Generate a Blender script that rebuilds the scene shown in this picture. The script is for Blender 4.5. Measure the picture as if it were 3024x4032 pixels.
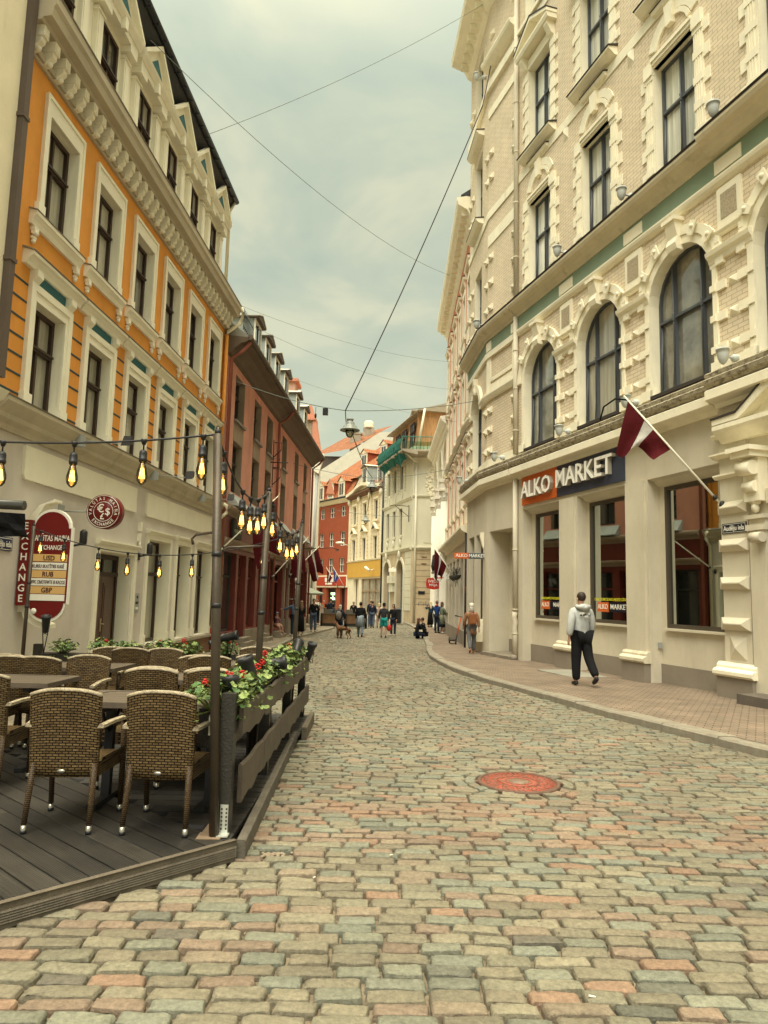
import bpy, bmesh, math, random
from mathutils import Vector, Matrix, noise as mnoise
random.seed(7)
for _o in list(bpy.data.objects): bpy.data.objects.remove(_o)
SC = bpy.context.scene
COL = SC.collection
# ------------------------------------------------------------------ camera
PITCH = math.atan(329/2780); ROLL = math.radians(1.40); CAMH = 1.58
cd = bpy.data.cameras.new('camera'); cam = bpy.data.objects.new('camera', cd); COL.objects.link(cam)
_f = Vector((0, math.cos(PITCH), math.sin(PITCH))); _r = Vector((1, 0, 0)); _u = _r.cross(_f)
_up = math.cos(ROLL)*_u - math.sin(ROLL)*_r; _rt = math.cos(ROLL)*_r + math.sin(ROLL)*_u
cam.matrix_world = Matrix(((_rt.x, _up.x, -_f.x, 0), (_rt.y, _up.y, -_f.y, 0), (_rt.z, _up.z, -_f.z, CAMH), (0, 0, 0, 1)))
cd.sensor_fit = 'VERTICAL'; cd.sensor_height = 36; cd.sensor_width = 27; cd.lens = 2780/4032*36
cd.clip_start = 0.05; cd.clip_end = 2000
SC.camera = cam
SC.render.resolution_x = 768; SC.render.resolution_y = 1024
# ------------------------------------------------------------------ world
W = bpy.data.worlds.new('World'); SC.world = W; W.use_nodes = True
nt = W.node_tree; nt.nodes.clear()
def N(t, **k):
    n = nt.nodes.new(t)
    for a, b in k.items(): setattr(n, a, b)
    return n
def LK(a, b): nt.links.new(a, b)
out = N('ShaderNodeOutputWorld'); bgA = N('ShaderNodeBackground'); bgB = N('ShaderNodeBackground'); add = N('ShaderNodeAddShader')
sky = N('ShaderNodeTexSky'); sky.sky_type = 'NISHITA'; sky.sun_disc = False
SUN_EL, SUN_AZ = math.radians(52), math.radians(196)
sky.sun_elevation = SUN_EL; sky.sun_rotation = SUN_AZ
LK(sky.outputs[0], bgA.inputs[0]); bgA.inputs[1].default_value = 0.004
tc = N('ShaderNodeTexCoord'); sp = N('ShaderNodeSeparateXYZ'); LK(tc.outputs['Generated'], sp.inputs[0])
ab = N('ShaderNodeMath', operation='ABSOLUTE'); LK(sp.outputs[2], ab.inputs[0])
ad = N('ShaderNodeMath', operation='ADD'); LK(ab.outputs[0], ad.inputs[0]); ad.inputs[1].default_value = 0.22
dx = N('ShaderNodeMath', operation='DIVIDE'); LK(sp.outputs[0], dx.inputs[0]); LK(ad.outputs[0], dx.inputs[1])
dy = N('ShaderNodeMath', operation='DIVIDE'); LK(sp.outputs[1], dy.inputs[0]); LK(ad.outputs[0], dy.inputs[1])
cb = N('ShaderNodeCombineXYZ'); LK(dx.outputs[0], cb.inputs[0]); LK(dy.outputs[0], cb.inputs[1])
n1 = N('ShaderNodeTexNoise'); n1.inputs['Scale'].default_value = 2.5; n1.inputs['Detail'].default_value = 5; n1.inputs['Roughness'].default_value = .5; n1.inputs['Distortion'].default_value = .35
LK(cb.outputs[0], n1.inputs['Vector'])
rp = N('ShaderNodeValToRGB'); LK(n1.outputs[0], rp.inputs[0])
e = rp.color_ramp.elements
e[0].position = .40; e[0].color = (.44, .505, .405, 1)
e[1].position = .59; e[1].color = (.62, .63, .455, 1)
m_ = rp.color_ramp.elements.new(.5); m_.color = (.50, .55, .425, 1)
# brighter, yellower towards the horizon; overcast dome brightest overhead, boosted and warmed there out of view to light facades
hz = N('ShaderNodeMapRange'); LK(sp.outputs[2], hz.inputs[0]); hz.inputs[1].default_value = .05; hz.inputs[2].default_value = .42; hz.inputs[3].default_value = .75; hz.inputs[4].default_value = 0
mx = N('ShaderNodeMix', data_type='RGBA'); LK(hz.outputs[0], mx.inputs[0]); LK(rp.outputs[0], mx.inputs[6]); mx.inputs[7].default_value = (.66, .67, .47, 1)
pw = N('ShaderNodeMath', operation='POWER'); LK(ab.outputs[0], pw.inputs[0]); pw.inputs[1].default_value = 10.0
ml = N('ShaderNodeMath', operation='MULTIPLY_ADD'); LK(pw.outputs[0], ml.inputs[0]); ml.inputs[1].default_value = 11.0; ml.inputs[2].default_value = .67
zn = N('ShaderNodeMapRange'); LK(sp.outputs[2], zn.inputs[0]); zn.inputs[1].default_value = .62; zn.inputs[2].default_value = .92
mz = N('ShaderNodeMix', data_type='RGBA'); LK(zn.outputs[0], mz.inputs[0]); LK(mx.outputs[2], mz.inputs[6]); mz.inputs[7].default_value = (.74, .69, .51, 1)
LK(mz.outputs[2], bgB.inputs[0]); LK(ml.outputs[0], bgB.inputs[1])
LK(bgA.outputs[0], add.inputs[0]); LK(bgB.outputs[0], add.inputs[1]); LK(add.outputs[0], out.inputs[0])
sd = bpy.data.lights.new('sun', 'SUN'); sd.energy = 1.75; sd.angle = math.radians(38); sd.color = (1, .95, .86)
sun = bpy.data.objects.new('sun', sd); COL.objects.link(sun)
sv = Vector((math.sin(SUN_AZ)*math.cos(SUN_EL), math.cos(SUN_AZ)*math.cos(SUN_EL), math.sin(SUN_EL)))
sun.rotation_euler = sv.to_track_quat('Z', 'Y').to_euler(); sun.location = (0, -5, 40)
SC.view_settings.view_transform = 'Standard'; SC.view_settings.look = 'None'; SC.view_settings.exposure = 0.72; SC.view_settings.gamma = 1
# ------------------------------------------------------------------ materials
def newmat(name):
    m = bpy.data.materials.new(name); m.use_nodes = True
    return m, m.node_tree.nodes, m.node_tree.links, m.node_tree.nodes['Principled BSDF']
def c4(c): return (c[0], c[1], c[2], 1)
def sc(c, k): return (c[0]*k, c[1]*k, c[2]*k, 1)
MC = {}
def mat(name, col, rough=.8, var=.12, scale=1.5, bump=.15, bscale=60, metal=0, spec=.35, coat=0, col2=None, stain=0, stretch=None, trans=0, c2s=(.45, .6)):
    if name in MC: return MC[name]
    m, ns, ls, p = newmat(name)
    p.inputs['Roughness'].default_value = rough; p.inputs['Metallic'].default_value = metal
    p.inputs['Specular IOR Level'].default_value = spec; p.inputs['Coat Weight'].default_value = coat; p.inputs['Coat Roughness'].default_value = .04
    p.inputs['Base Color'].default_value = c4(col)
    if var or bump:
        t = ns.new('ShaderNodeTexCoord'); vec = t.outputs['Object']
        if stretch:
            mp = ns.new('ShaderNodeMapping'); mp.inputs['Scale'].default_value = stretch; ls.new(vec, mp.inputs[0]); vec = mp.outputs[0]
    if var:
        n = ns.new('ShaderNodeTexNoise'); n.inputs['Scale'].default_value = scale; n.inputs['Detail'].default_value = 6; n.inputs['Roughness'].default_value = .65; ls.new(vec, n.inputs['Vector'])
        r = ns.new('ShaderNodeValToRGB'); ls.new(n.outputs[0], r.inputs[0])
        r.color_ramp.elements[0].position = .3; r.color_ramp.elements[1].position = .7
        r.color_ramp.elements[0].color = sc(col, 1-var); r.color_ramp.elements[1].color = sc(col, 1+var)
        src = r.outputs[0]
        if col2:
            n2 = ns.new('ShaderNodeTexNoise'); n2.inputs['Scale'].default_value = scale*.7+.3; n2.inputs['Detail'].default_value = 9; n2.inputs['Roughness'].default_value = .7
            mq = ns.new('ShaderNodeMapping'); mq.inputs['Scale'].default_value = (1.6, 1.6, .45); ls.new(vec, mq.inputs[0]); ls.new(mq.outputs[0], n2.inputs['Vector'])
            mr = ns.new('ShaderNodeMapRange'); mr.inputs[1].default_value = c2s[0]; mr.inputs[2].default_value = c2s[1]; ls.new(n2.outputs[0], mr.inputs[0])
            if stain:
                mm = ns.new('ShaderNodeMath'); mm.operation = 'MULTIPLY'; ls.new(mr.outputs[0], mm.inputs[0]); mm.inputs[1].default_value = stain; so = mm.outputs[0]
            else: so = mr.outputs[0]
            x = ns.new('ShaderNodeMix'); x.data_type = 'RGBA'; ls.new(so, x.inputs[0]); ls.new(src, x.inputs[6]); x.inputs[7].default_value = c4(col2); src = x.outputs[2]
        ls.new(src, p.inputs['Base Color'])
    if bump:
        nb = ns.new('ShaderNodeTexNoise'); nb.inputs['Scale'].default_value = bscale; nb.inputs['Detail'].default_value = 4; ls.new(vec, nb.inputs['Vector'])
        b = ns.new('ShaderNodeBump'); b.inputs['Strength'].default_value = bump; b.inputs['Distance'].default_value = .02; ls.new(nb.outputs[0], b.inputs['Height']); ls.new(b.outputs[0], p.inputs['Normal'])
    MC[name] = m; return m
def brickmat(name, c1, c2, mortar, bw, bh, mw=.01, rough=.85, bump=.5, coords='UV', rot=0, offset=.5, var=.25, sq=1.0):
    if name in MC: return MC[name]
    m, ns, ls, p = newmat(name); p.inputs['Roughness'].default_value = rough; p.inputs['Specular IOR Level'].default_value = .25
    t = ns.new('ShaderNodeTexCoord'); mp = ns.new('ShaderNodeMapping'); ls.new(t.outputs[coords], mp.inputs[0]); mp.inputs['Rotation'].default_value = (0, 0, rot)
    b = ns.new('ShaderNodeTexBrick'); b.offset = offset; ls.new(mp.outputs[0], b.inputs['Vector'])
    b.inputs['Color1'].default_value = c4(c1); b.inputs['Color2'].default_value = c4(c2); b.inputs['Mortar'].default_value = c4(mortar)
    b.inputs['Scale'].default_value = 1; b.inputs['Brick Width'].default_value = bw; b.inputs['Row Height'].default_value = bh; b.inputs['Mortar Size'].default_value = mw; b.inputs['Mortar Smooth'].default_value = .15; b.inputs['Bias'].default_value = 0
    n = ns.new('ShaderNodeTexNoise'); n.inputs['Scale'].default_value = 1.3; n.inputs['Detail'].default_value = 8; n.inputs['Roughness'].default_value = .7; ls.new(t.outputs['Object'], n.inputs['Vector'])
    mr = ns.new('ShaderNodeMapRange'); mr.inputs[1].default_value = .3; mr.inputs[2].default_value = .7; mr.inputs[3].default_value = 1-var; mr.inputs[4].default_value = 1+var*.6; ls.new(n.outputs[0], mr.inputs[0])
    x = ns.new('ShaderNodeMix'); x.data_type = 'RGBA'; x.blend_type = 'MULTIPLY'; x.inputs[0].default_value = 1; ls.new(b.outputs[0], x.inputs[6]); ls.new(mr.outputs[0], x.inputs[7]); ls.new(x.outputs[2], p.inputs['Base Color'])
    inv = ns.new('ShaderNodeMath'); inv.operation = 'SUBTRACT'; inv.inputs[0].default_value = 1; ls.new(b.outputs[1], inv.inputs[1])
    n3 = ns.new('ShaderNodeTexNoise'); n3.inputs['Scale'].default_value = 40; ls.new(t.outputs['Object'], n3.inputs['Vector'])
    ma = ns.new('ShaderNodeMath'); ma.operation = 'MULTIPLY_ADD'; ls.new(n3.outputs[0], ma.inputs[0]); ma.inputs[1].default_value = .3; ls.new(inv.outputs[0], ma.inputs[2])
    bp = ns.new('ShaderNodeBump'); bp.inputs['Strength'].default_value = bump; bp.inputs['Distance'].default_value = .015; ls.new(ma.outputs[0], bp.inputs['Height']); ls.new(bp.outputs[0], p.inputs['Normal'])
    MC[name] = m; return m
def emis(name, col, s):
    if name in MC: return MC[name]
    m, ns, ls, p = newmat(name); p.inputs['Base Color'].default_value = c4(col); p.inputs['Emission Color'].default_value = c4(col); p.inputs['Emission Strength'].default_value = s
    MC[name] = m; return m
def thinglass(name, tint=(.55, .6, .55), refl=.07):
    if name in MC: return MC[name]
    m = bpy.data.materials.new(name); m.use_nodes = True; ns = m.node_tree.nodes; ls = m.node_tree.links; ns.clear()
    o = ns.new('ShaderNodeOutputMaterial'); t = ns.new('ShaderNodeBsdfTransparent'); g = ns.new('ShaderNodeBsdfGlossy'); x = ns.new('ShaderNodeMixShader'); fr = ns.new('ShaderNodeFresnel'); ma = ns.new('ShaderNodeMath'); ma.operation = 'MULTIPLY_ADD'
    t.inputs[0].default_value = c4(tint); g.inputs[0].default_value = (.50, .53, .50, 1); g.inputs['Roughness'].default_value = .02; fr.inputs[0].default_value = 1.5
    ls.new(fr.outputs[0], ma.inputs[0]); ma.inputs[1].default_value = 1.0; ma.inputs[2].default_value = refl-.05
    ls.new(ma.outputs[0], x.inputs[0]); ls.new(t.outputs[0], x.inputs[1]); ls.new(g.outputs[0], x.inputs[2]); ls.new(x.outputs[0], o.inputs[0])
    MC[name] = m; return m
# ------------------------------------------------------------------ mesh builder
WL = {}
def ident(a, b, c): return (a, b, c)
class Frame:
    """facade frame: u along the wall, w out towards the street, z up"""
    def __init__(s, P, yaw, side, z0=0):
        a = math.radians(yaw); s.P = P; s.d = (math.sin(a), math.cos(a)); n = (math.cos(a), -math.sin(a)); k = side; s.n = (n[0]*k, n[1]*k); s.z0 = z0
    def __call__(s, u, w, z): return (s.P[0]+u*s.d[0]+w*s.n[0], s.P[1]+u*s.d[1]+w*s.n[1], z+s.z0)
    def shift(s, u): return Vector((s.d[0]*u, s.d[1]*u, 0))
class MB:
    def __init__(s, T=None): s.v = []; s.f = []; s.m = []; s.uv = []; s.T = T or ident; s.k = 0; s.sm = False; s.smf = []; s.cuts = []
    def V(s, a, b, c, uv=None):
        s.v.append(s.T(a, b, c)); s.uv.append(uv or (a, c)); return len(s.v)-1
    def F(s, ids, m=None): s.f.append(tuple(ids)); s.m.append(s.k if m is None else m); s.smf.append(s.sm)
    def box(s, a0, a1, b0, b1, c0, c1, m=None):
        i = [s.V(a, b, c, (a+b, c) if abs(a1-a0) >= abs(b1-b0) else (b+a, c)) for a in (a0, a1) for b in (b0, b1) for c in (c0, c1)]
        for q in ((0, 1, 3, 2), (4, 6, 7, 5), (0, 4, 5, 1), (2, 3, 7, 6), (0, 2, 6, 4), (1, 5, 7, 3)): s.F([i[k] for k in q], m)
    def quad(s, p, m=None, uv=None): s.F([s.V(*q, uv=(uv[k] if uv else None)) for k, q in enumerate(p)], m)
    def prof(s, a0, a1, pf, m=None, caps=True):
        """closed profile of (w,z) swept along u"""
        n = len(pf); A = [s.V(a0, w, z) for w, z in pf]; B = [s.V(a1, w, z) for w, z in pf]
        for k in range(n): s.F((A[k], A[(k+1) % n], B[(k+1) % n], B[k]), m)
        if caps: s.F(A, m); s.F(B[::-1], m)
    def poly(s, pts, b0, b1, m=None, back=False):
        """polygon in (u,z) extruded from w=b0 to b1"""
        n = len(pts); A = [s.V(a, b0, c) for a, c in pts]; B = [s.V(a, b1, c) for a, c in pts]
        s.F(B, m); s.F(A[::-1], m)
        for k in range(n): s.F((A[k], A[(k+1) % n], B[(k+1) % n], B[k]), m)
    def tube(s, pts, r, n=8, m=None, r1=None, cap=True):
        P = [Vector(p) for p in pts]; rings = []; up = Vector((0, 0, 1)); sm = s.sm; s.sm = True; L = 0
        for i, p in enumerate(P):
            t = (P[min(i+1, len(P)-1)]-P[max(i-1, 0)]).normalized()
            x = t.cross(up if abs(t.z) < .95 else Vector((1, 0, 0))).normalized(); y = t.cross(x)
            rr = r if r1 is None else r+(r1-r)*i/(len(P)-1)
            if i: L += (P[i]-P[i-1]).length
            rings.append([s.V(*(p+x*rr*math.cos(2*math.pi*k/n)+y*rr*math.sin(2*math.pi*k/n)), uv=(k/n*6.28*rr, L)) for k in range(n)])
        for a, b in zip(rings, rings[1:]):
            for k in range(n): s.F((a[k], a[(k+1) % n], b[(k+1) % n], b[k]), m)
        s.sm = sm
        if cap: s.F(rings[0][::-1], m); s.F(rings[-1], m)
    def lathe(s, c, pf, n=12, m=None, axis='z', smooth=True):
        """profile of (r,h)"""
        sm = s.sm; s.sm = smooth; R = []
        for r, h in pf:
            ring = []
            for k in range(n):
                a = 2*math.pi*k/n; x, y = r*math.cos(a), r*math.sin(a)
                q = (c[0]+x, c[1]+y, c[2]+h) if axis == 'z' else ((c[0]+x, c[1]+h, c[2]+y) if axis == 'y' else (c[0]+h, c[1]+x, c[2]+y))
                ring.append(s.V(*q, uv=(k/n, h)))
            R.append(ring)
        for a, b in zip(R, R[1:]):
            for k in range(n): s.F((a[k], a[(k+1) % n], b[(k+1) % n], b[k]), m)
        s.sm = False; s.F(R[0][::-1], m); s.F(R[-1], m); s.sm = sm
    def ball(s, c, r, n=8, m=None):
        rx, ry, rz = (r, r, r) if isinstance(r, (int, float)) else r; sm = s.sm; s.sm = True; R = []
        for j in range(1, n):
            t = math.pi*j/n
            R.append([s.V(c[0]+rx*math.sin(t)*math.cos(2*math.pi*k/n), c[1]+ry*math.sin(t)*math.sin(2*math.pi*k/n), c[2]-rz*math.cos(t)) for k in range(n)])
        A = s.V(c[0], c[1], c[2]-rz); B = s.V(c[0], c[1], c[2]+rz)
        for k in range(n):
            s.F((A, R[0][(k+1) % n], R[0][k]), m); s.F((B, R[-1][k], R[-1][(k+1) % n]), m)
        for a, b in zip(R, R[1:]):
            for k in range(n): s.F((a[k], a[(k+1) % n], b[(k+1) % n], b[k]), m)
        s.sm = sm
    def wall(s, a0, a1, c0, c1, holes, w=0, depth=.25, m=0, mr=None):
        """front face with rectangular or arched holes (u0,u1,z0,z1[,arch]) and their reveals"""
        mr = m if mr is None else mr
        us = sorted({a0, a1} | {x for h in holes for x in h[:2] if a0 < x < a1}); zs = sorted({c0, c1} | {x for h in holes for x in h[2:4] if c0 < x < c1})
        for i in range(len(us)-1):
            for j in range(len(zs)-1):
                cu, cz = (us[i]+us[i+1])/2, (zs[j]+zs[j+1])/2
                if any(h[0] < cu < h[1] and h[2] < cz < h[3] for h in holes): continue
                s.quad([(us[i], w, zs[j]), (us[i+1], w, zs[j]), (us[i+1], w, zs[j+1]), (us[i], w, zs[j+1])], m)
        for h in holes:
            u0, u1, z0, z1 = h[:4]; b = w-depth
            if len(h) > 4 and h[4]:
                r = (u1-u0)/2; cx = (u0+u1)/2; zc = z1-r; K = 12
                arc = [(cx-r*math.cos(math.pi*k/K), zc+r*math.sin(math.pi*k/K)) for k in range(K+1)]
                for k in range(K):
                    (xa, ya), (xb, yb) = arc[k], arc[k+1]
                    s.quad([(xa, w, ya), (xb, w, yb), (xb, w, z1), (xa, w, z1)], m)
                    s.quad([(xa, w, ya), (xb, w, yb), (xb, b, yb), (xa, b, ya)], mr)
                zt = zc
            else:
                zt = z1; s.quad([(u0, w, z1), (u1, w, z1), (u1, b, z1), (u0, b, z1)], mr)
            s.quad([(u0, w, z0), (u0, w, zt), (u0, b, zt), (u0, b, z0)], mr); s.quad([(u1, w, z0), (u1, w, zt), (u1, b, zt), (u1, b, z0)], mr)
            s.quad([(u0, w, z0), (u1, w, z0), (u1, b, z0), (u0, b, z0)], mr)
    def cut(s):
        if not s.cuts or s.cuts[-1][0] != len(s.v): s.cuts.append((len(s.v), len(s.f)))
    def build(s, name, mats, parent=None, loc=None, fix=True, props=None):
        if s.cuts:
            s.cut(); L_ = []; a = (0, 0)
            for b in s.cuts:
                if b[0] > a[0]:
                    q = MB(); q.v = s.v[a[0]:b[0]]; q.uv = s.uv[a[0]:b[0]]; q.f = [tuple(i-a[0] for i in f) for f in s.f[a[1]:b[1]]]; q.m = s.m[a[1]:b[1]]; q.smf = s.smf[a[1]:b[1]]
                    L_.append(q.build(name, mats, parent, loc, fix, props))
                a = b
            return L_
        off = Vector((0, 0, 0))
        if parent is not None: off = WL[parent.name]
        elif loc is not None: off = Vector(loc)
        me = bpy.data.meshes.new(name); me.from_pydata([tuple(Vector(p)-off) for p in s.v], [], s.f)
        uvl = me.uv_layers.new(name='UVMap'); li = [l.vertex_index for l in me.loops]
        flat = []
        for i in li: flat += [s.uv[i][0], s.uv[i][1]]
        uvl.data.foreach_set('uv', flat)
        if not isinstance(mats, (list, tuple)): mats = [mats]
        for m in mats: me.materials.append(m)
        me.polygons.foreach_set('material_index', [min(k, len(mats)-1) for k in s.m]); me.polygons.foreach_set('use_smooth', s.smf)
        if fix:
            bm = bmesh.new(); bm.from_mesh(me); bmesh.ops.recalc_face_normals(bm, faces=bm.faces); bm.to_mesh(me); bm.free()
        me.update()
        o = bpy.data.objects.new(name, me); COL.objects.link(o)
        if parent is not None: o.parent = parent
        elif loc is not None: o.location = loc
        WL[o.name] = off.copy()
        if props: tag(o, *props)
        return o
def tag(o, label=None, cat=None, group=None, kind=None):
    if label: o['label'] = label
    if cat: o['category'] = cat
    if group: o['group'] = group
    if kind: o['kind'] = kind
    return o
def thing(name, loc, label, cat, group=None):
    o = bpy.data.objects.new(name, None); COL.objects.link(o); o.location = loc; o.empty_display_size = .2
    WL[o.name] = Vector(loc); return tag(o, label, cat, group)
def copy_tree(o, parent=None):
    c = o.copy(); COL.objects.link(c); c.parent = parent; WL[c.name] = WL[o.name].copy()
    for ch in list(o.children): copy_tree(ch, c)
    return c
def copy_part(o, delta):
    if isinstance(o, list): return [copy_part(x, delta) for x in o]
    c = o.copy(); COL.objects.link(c); c.parent = o.parent; c.location = o.location+delta; WL[c.name] = WL[o.name]+delta
    for ch in list(o.children):
        d = ch.copy(); COL.objects.link(d); d.parent = c; WL[d.name] = WL[ch.name]+delta
    vary_pane(c)
    return c
VAR = {}
PR = random.Random(21)
def vary_pane(o):
    for ch in o.children:
        if ch.name.startswith('pane') and ch.data.materials and ch.data.materials[0].name in VAR:
            sl_ = ch.material_slots[0]; sl_.link = 'OBJECT'; sl_.material = PR.choice(VAR[ch.data.materials[0].name])
def place(o, loc, rz=0, label=None, group=None):
    c = copy_tree(o); c.location = loc; c.rotation_euler = (0, 0, rz)
    if label: c['label'] = label
    if group: c['group'] = group
    return c
def text(mb, s, size, origin, X, Y, depth=.01, m=None, bold=0.0, align='CENTER', sx=1.0):
    """letters as mesh; X and Y are world vectors of the writing plane"""
    cu = bpy.data.curves.new('t', 'FONT'); cu.body = s; cu.size = size; cu.align_x = align; cu.align_y = 'CENTER'; cu.extrude = depth/2; cu.offset = bold*size; cu.resolution_u = 2
    ob = bpy.data.objects.new('t', cu); COL.objects.link(ob)
    dg = bpy.context.evaluated_depsgraph_get(); me = ob.evaluated_get(dg).to_mesh()
    X = Vector(X).normalized(); Y = Vector(Y).normalized(); Z = X.cross(Y); O = Vector(origin); T = mb.T; mb.T = ident; b = len(mb.v)
    for v in me.vertices:
        mb.V(*(O+X*v.co.x*sx+Y*v.co.y+Z*v.co.z))
    for p in me.polygons: mb.F([b+i for i in p.vertices], m)
    mb.T = T; ob.evaluated_get(dg).to_mesh_clear(); bpy.data.objects.remove(ob); bpy.data.curves.remove(cu)
def gz(Y, dz=0): return -.0145*max(min(Y, 34), -8)+dz
# shared materials
M_cream = mat('cream_plaster', (.76, .69, .50), var=.07, bump=.12, bscale=25, col2=(.55, .48, .34), c2s=(.55, .75), stain=.5)
M_white = mat('white_plaster', (.82, .78, .63), var=.05, bump=.08, bscale=30, col2=(.6, .54, .4), c2s=(.58, .78), stain=.5)
M_sooty = mat('weathered_stone', (.36, .31, .23), var=.2, bump=.2, col2=(.16, .13, .1), c2s=(.5, .7), stain=.7)
M_dkwood = mat('dark_brown_wood', (.045, .026, .018), rough=.45, var=.2)
M_black = mat('black_metal', (.018, .018, .019), rough=.4, var=.1)
M_grey = mat('grey_metal', (.32, .33, .31), rough=.5, var=.08)
M_lgrey = mat('pale_grey_paint', (.50, .53, .50), rough=.45, var=.05)
M_zinc = mat('zinc_sheet', (.42, .46, .44), rough=.5, var=.12, metal=.3)
M_curtain = mat('curtained_glass', (.34, .32, .25), rough=.5, var=.25, scale=4, bump=0, coat=1, stretch=(3, 3, .3), spec=.5)
VAR['curtained_glass'] = [M_curtain, M_curtain, mat('half_drawn_curtain_glass', (.22, .21, .17), rough=.4, var=.6, scale=2.2, bump=0, coat=1, stretch=(4, 4, .5), spec=.5), mat('pale_blind_glass', (.46, .44, .35), rough=.5, var=.12, scale=3, bump=0, coat=1, stretch=(.3, .3, 9), spec=.5), mat('dim_room_glass', (.09, .09, .075), rough=.2, var=.5, scale=1.5, bump=0, coat=1, spec=.6)]
M_darkglass = mat('dark_glass', (.025, .028, .026), rough=.08, var=.3, scale=1.2, bump=0, coat=1, spec=.8)
M_glass = thinglass('shop_glass')
M_whitepaint = mat('white_paint', (.85, .82, .68), rough=.5, var=.03, bump=0)
M_signblack = mat('sign_black', (.012, .013, .02), rough=.3, var=0, bump=0)
M_ground = mat('joint_sand', (.19, .15, .10), rough=.95, var=.35, scale=9, bump=.8, bscale=90)
# ================================================================== GROUND
def lerp_tab(tab, y):
    if y <= tab[0][0]: return tab[0][1]
    for (a, b), (c, d) in zip(tab, tab[1:]):
        if y <= c: return b+(d-b)*(y-a)/(c-a)
    return tab[-1][1]
KR = [(-12, 11.0), (0, 7.1), (5, 5.45), (8.07, 4.32), (10.78, 3.43), (13.35, 2.80), (15.5, 2.25), (17.6, 1.86), (19.5, 1.66), (22, 1.52), (25, 1.60), (28, 1.78), (35, 2.08), (45, 2.2), (52, 1.9), (60, 1.0)]
KL = [(-12, -3.5), (20, -3.55), (26, -3.65), (33, -3.85), (36, -3.55), (40, -3.12), (43, -2.85), (50, -3.2), (62, -7.5), (80, -16)]
kr = lambda y: lerp_tab(KR, y); kl = lambda y: lerp_tab(KL, y)
ys = [-60, -8, 0, 10, 20, 34, 50, 80, 400]
mb = MB()
for a, b in zip(ys, ys[1:]): mb.quad([(-400, a, gz(a)-.03), (400, a, gz(a)-.03), (400, b, gz(b)-.03), (-400, b, gz(b)-.03)])
mb.build('road', M_ground, loc=(0, 0, 0), props=(None, None, None, 'structure'))
# granite setts: every stone is modelled, coloured at random from the pinks, tans and blue-greens of the photo
def sett_mat():
    m, ns, ls, p = newmat('granite_setts'); p.inputs['Roughness'].default_value = .72; p.inputs['Specular IOR Level'].default_value = .35
    a = ns.new('ShaderNodeAttribute'); a.attribute_name = 'Col'; t = ns.new('ShaderNodeTexCoord')
    n = ns.new('ShaderNodeTexNoise'); n.inputs['Scale'].default_value = 38; n.inputs['Detail'].default_value = 5; n.inputs['Roughness'].default_value = .75; ls.new(t.outputs['Object'], n.inputs['Vector'])
    mr = ns.new('ShaderNodeMapRange'); mr.inputs[1].default_value = .3; mr.inputs[2].default_value = .7; mr.inputs[3].default_value = .62; mr.inputs[4].default_value = 1.28; ls.new(n.outputs[0], mr.inputs[0])
    x = ns.new('ShaderNodeMix'); x.data_type = 'RGBA'; x.blend_type = 'MULTIPLY'; x.inputs[0].default_value = 1; ls.new(a.outputs[0], x.inputs[6]); ls.new(mr.outputs[0], x.inputs[7])
    n4 = ns.new('ShaderNodeTexNoise'); n4.inputs['Scale'].default_value = .55; n4.inputs['Detail'].default_value = 4; ls.new(t.outputs['Object'], n4.inputs['Vector'])
    m4 = ns.new('ShaderNodeMapRange'); m4.inputs[1].default_value = .35; m4.inputs[2].default_value = .7; m4.inputs[3].default_value = 1.08; m4.inputs[4].default_value = .8; ls.new(n4.outputs[0], m4.inputs[0])
    x2 = ns.new('ShaderNodeMix'); x2.data_type = 'RGBA'; x2.blend_type = 'MULTIPLY'; x2.inputs[0].default_value = 1; ls.new(x.outputs[2], x2.inputs[6]); ls.new(m4.outputs[0], x2.inputs[7])
    ls.new(x2.outputs[2], p.inputs['Base Color'])
    n2 = ns.new('ShaderNodeTexNoise'); n2.inputs['Scale'].default_value = 42; n2.inputs['Detail'].default_value = 6; n2.inputs['Roughness'].default_value = .7; ls.new(t.outputs['Object'], n2.inputs['Vector'])
    b = ns.new('ShaderNodeBump'); b.inputs['Strength'].default_value = .8; b.inputs['Distance'].default_value = .018; ls.new(n2.outputs[0], b.inputs['Height']); ls.new(b.outputs[0], p.inputs['Normal'])
    return m
M_sett = sett_mat()
TAN = [(.35, .305, .205), (.325, .285, .195), (.37, .325, .22), (.33, .30, .205), (.31, .265, .18)]
GRN = [(.315, .31, .225), (.30, .30, .222), (.325, .32, .232), (.285, .29, .218)]
PNK = [(.375, .275, .19), (.355, .265, .185), (.38, .30, .205), (.40, .26, .17)]
DRK = [(.21, .205, .155), (.23, .205, .155)]
rs = random.Random(11)
ROWP = [1.0]
def stone_colour(x, y):
    pn = .15*ROWP[0]+.22*max(0, mnoise.noise(Vector((x*.25, y*.9, 3)))*2.2)+(.30 if 5.0 < y < 6.1 else 0)
    if y > 7: pn *= .5
    r = rs.random()
    c = rs.choice(PNK) if r < pn else (rs.choice(DRK) if r > .965 else (rs.choice(GRN) if r > .70 else rs.choice(TAN)))
    k = rs.uniform(.54, .70); return (c[0]*k, c[1]*k, c[2]*k, 1)
SV, SF, SCOL, SSM = [], [], [], []
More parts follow.
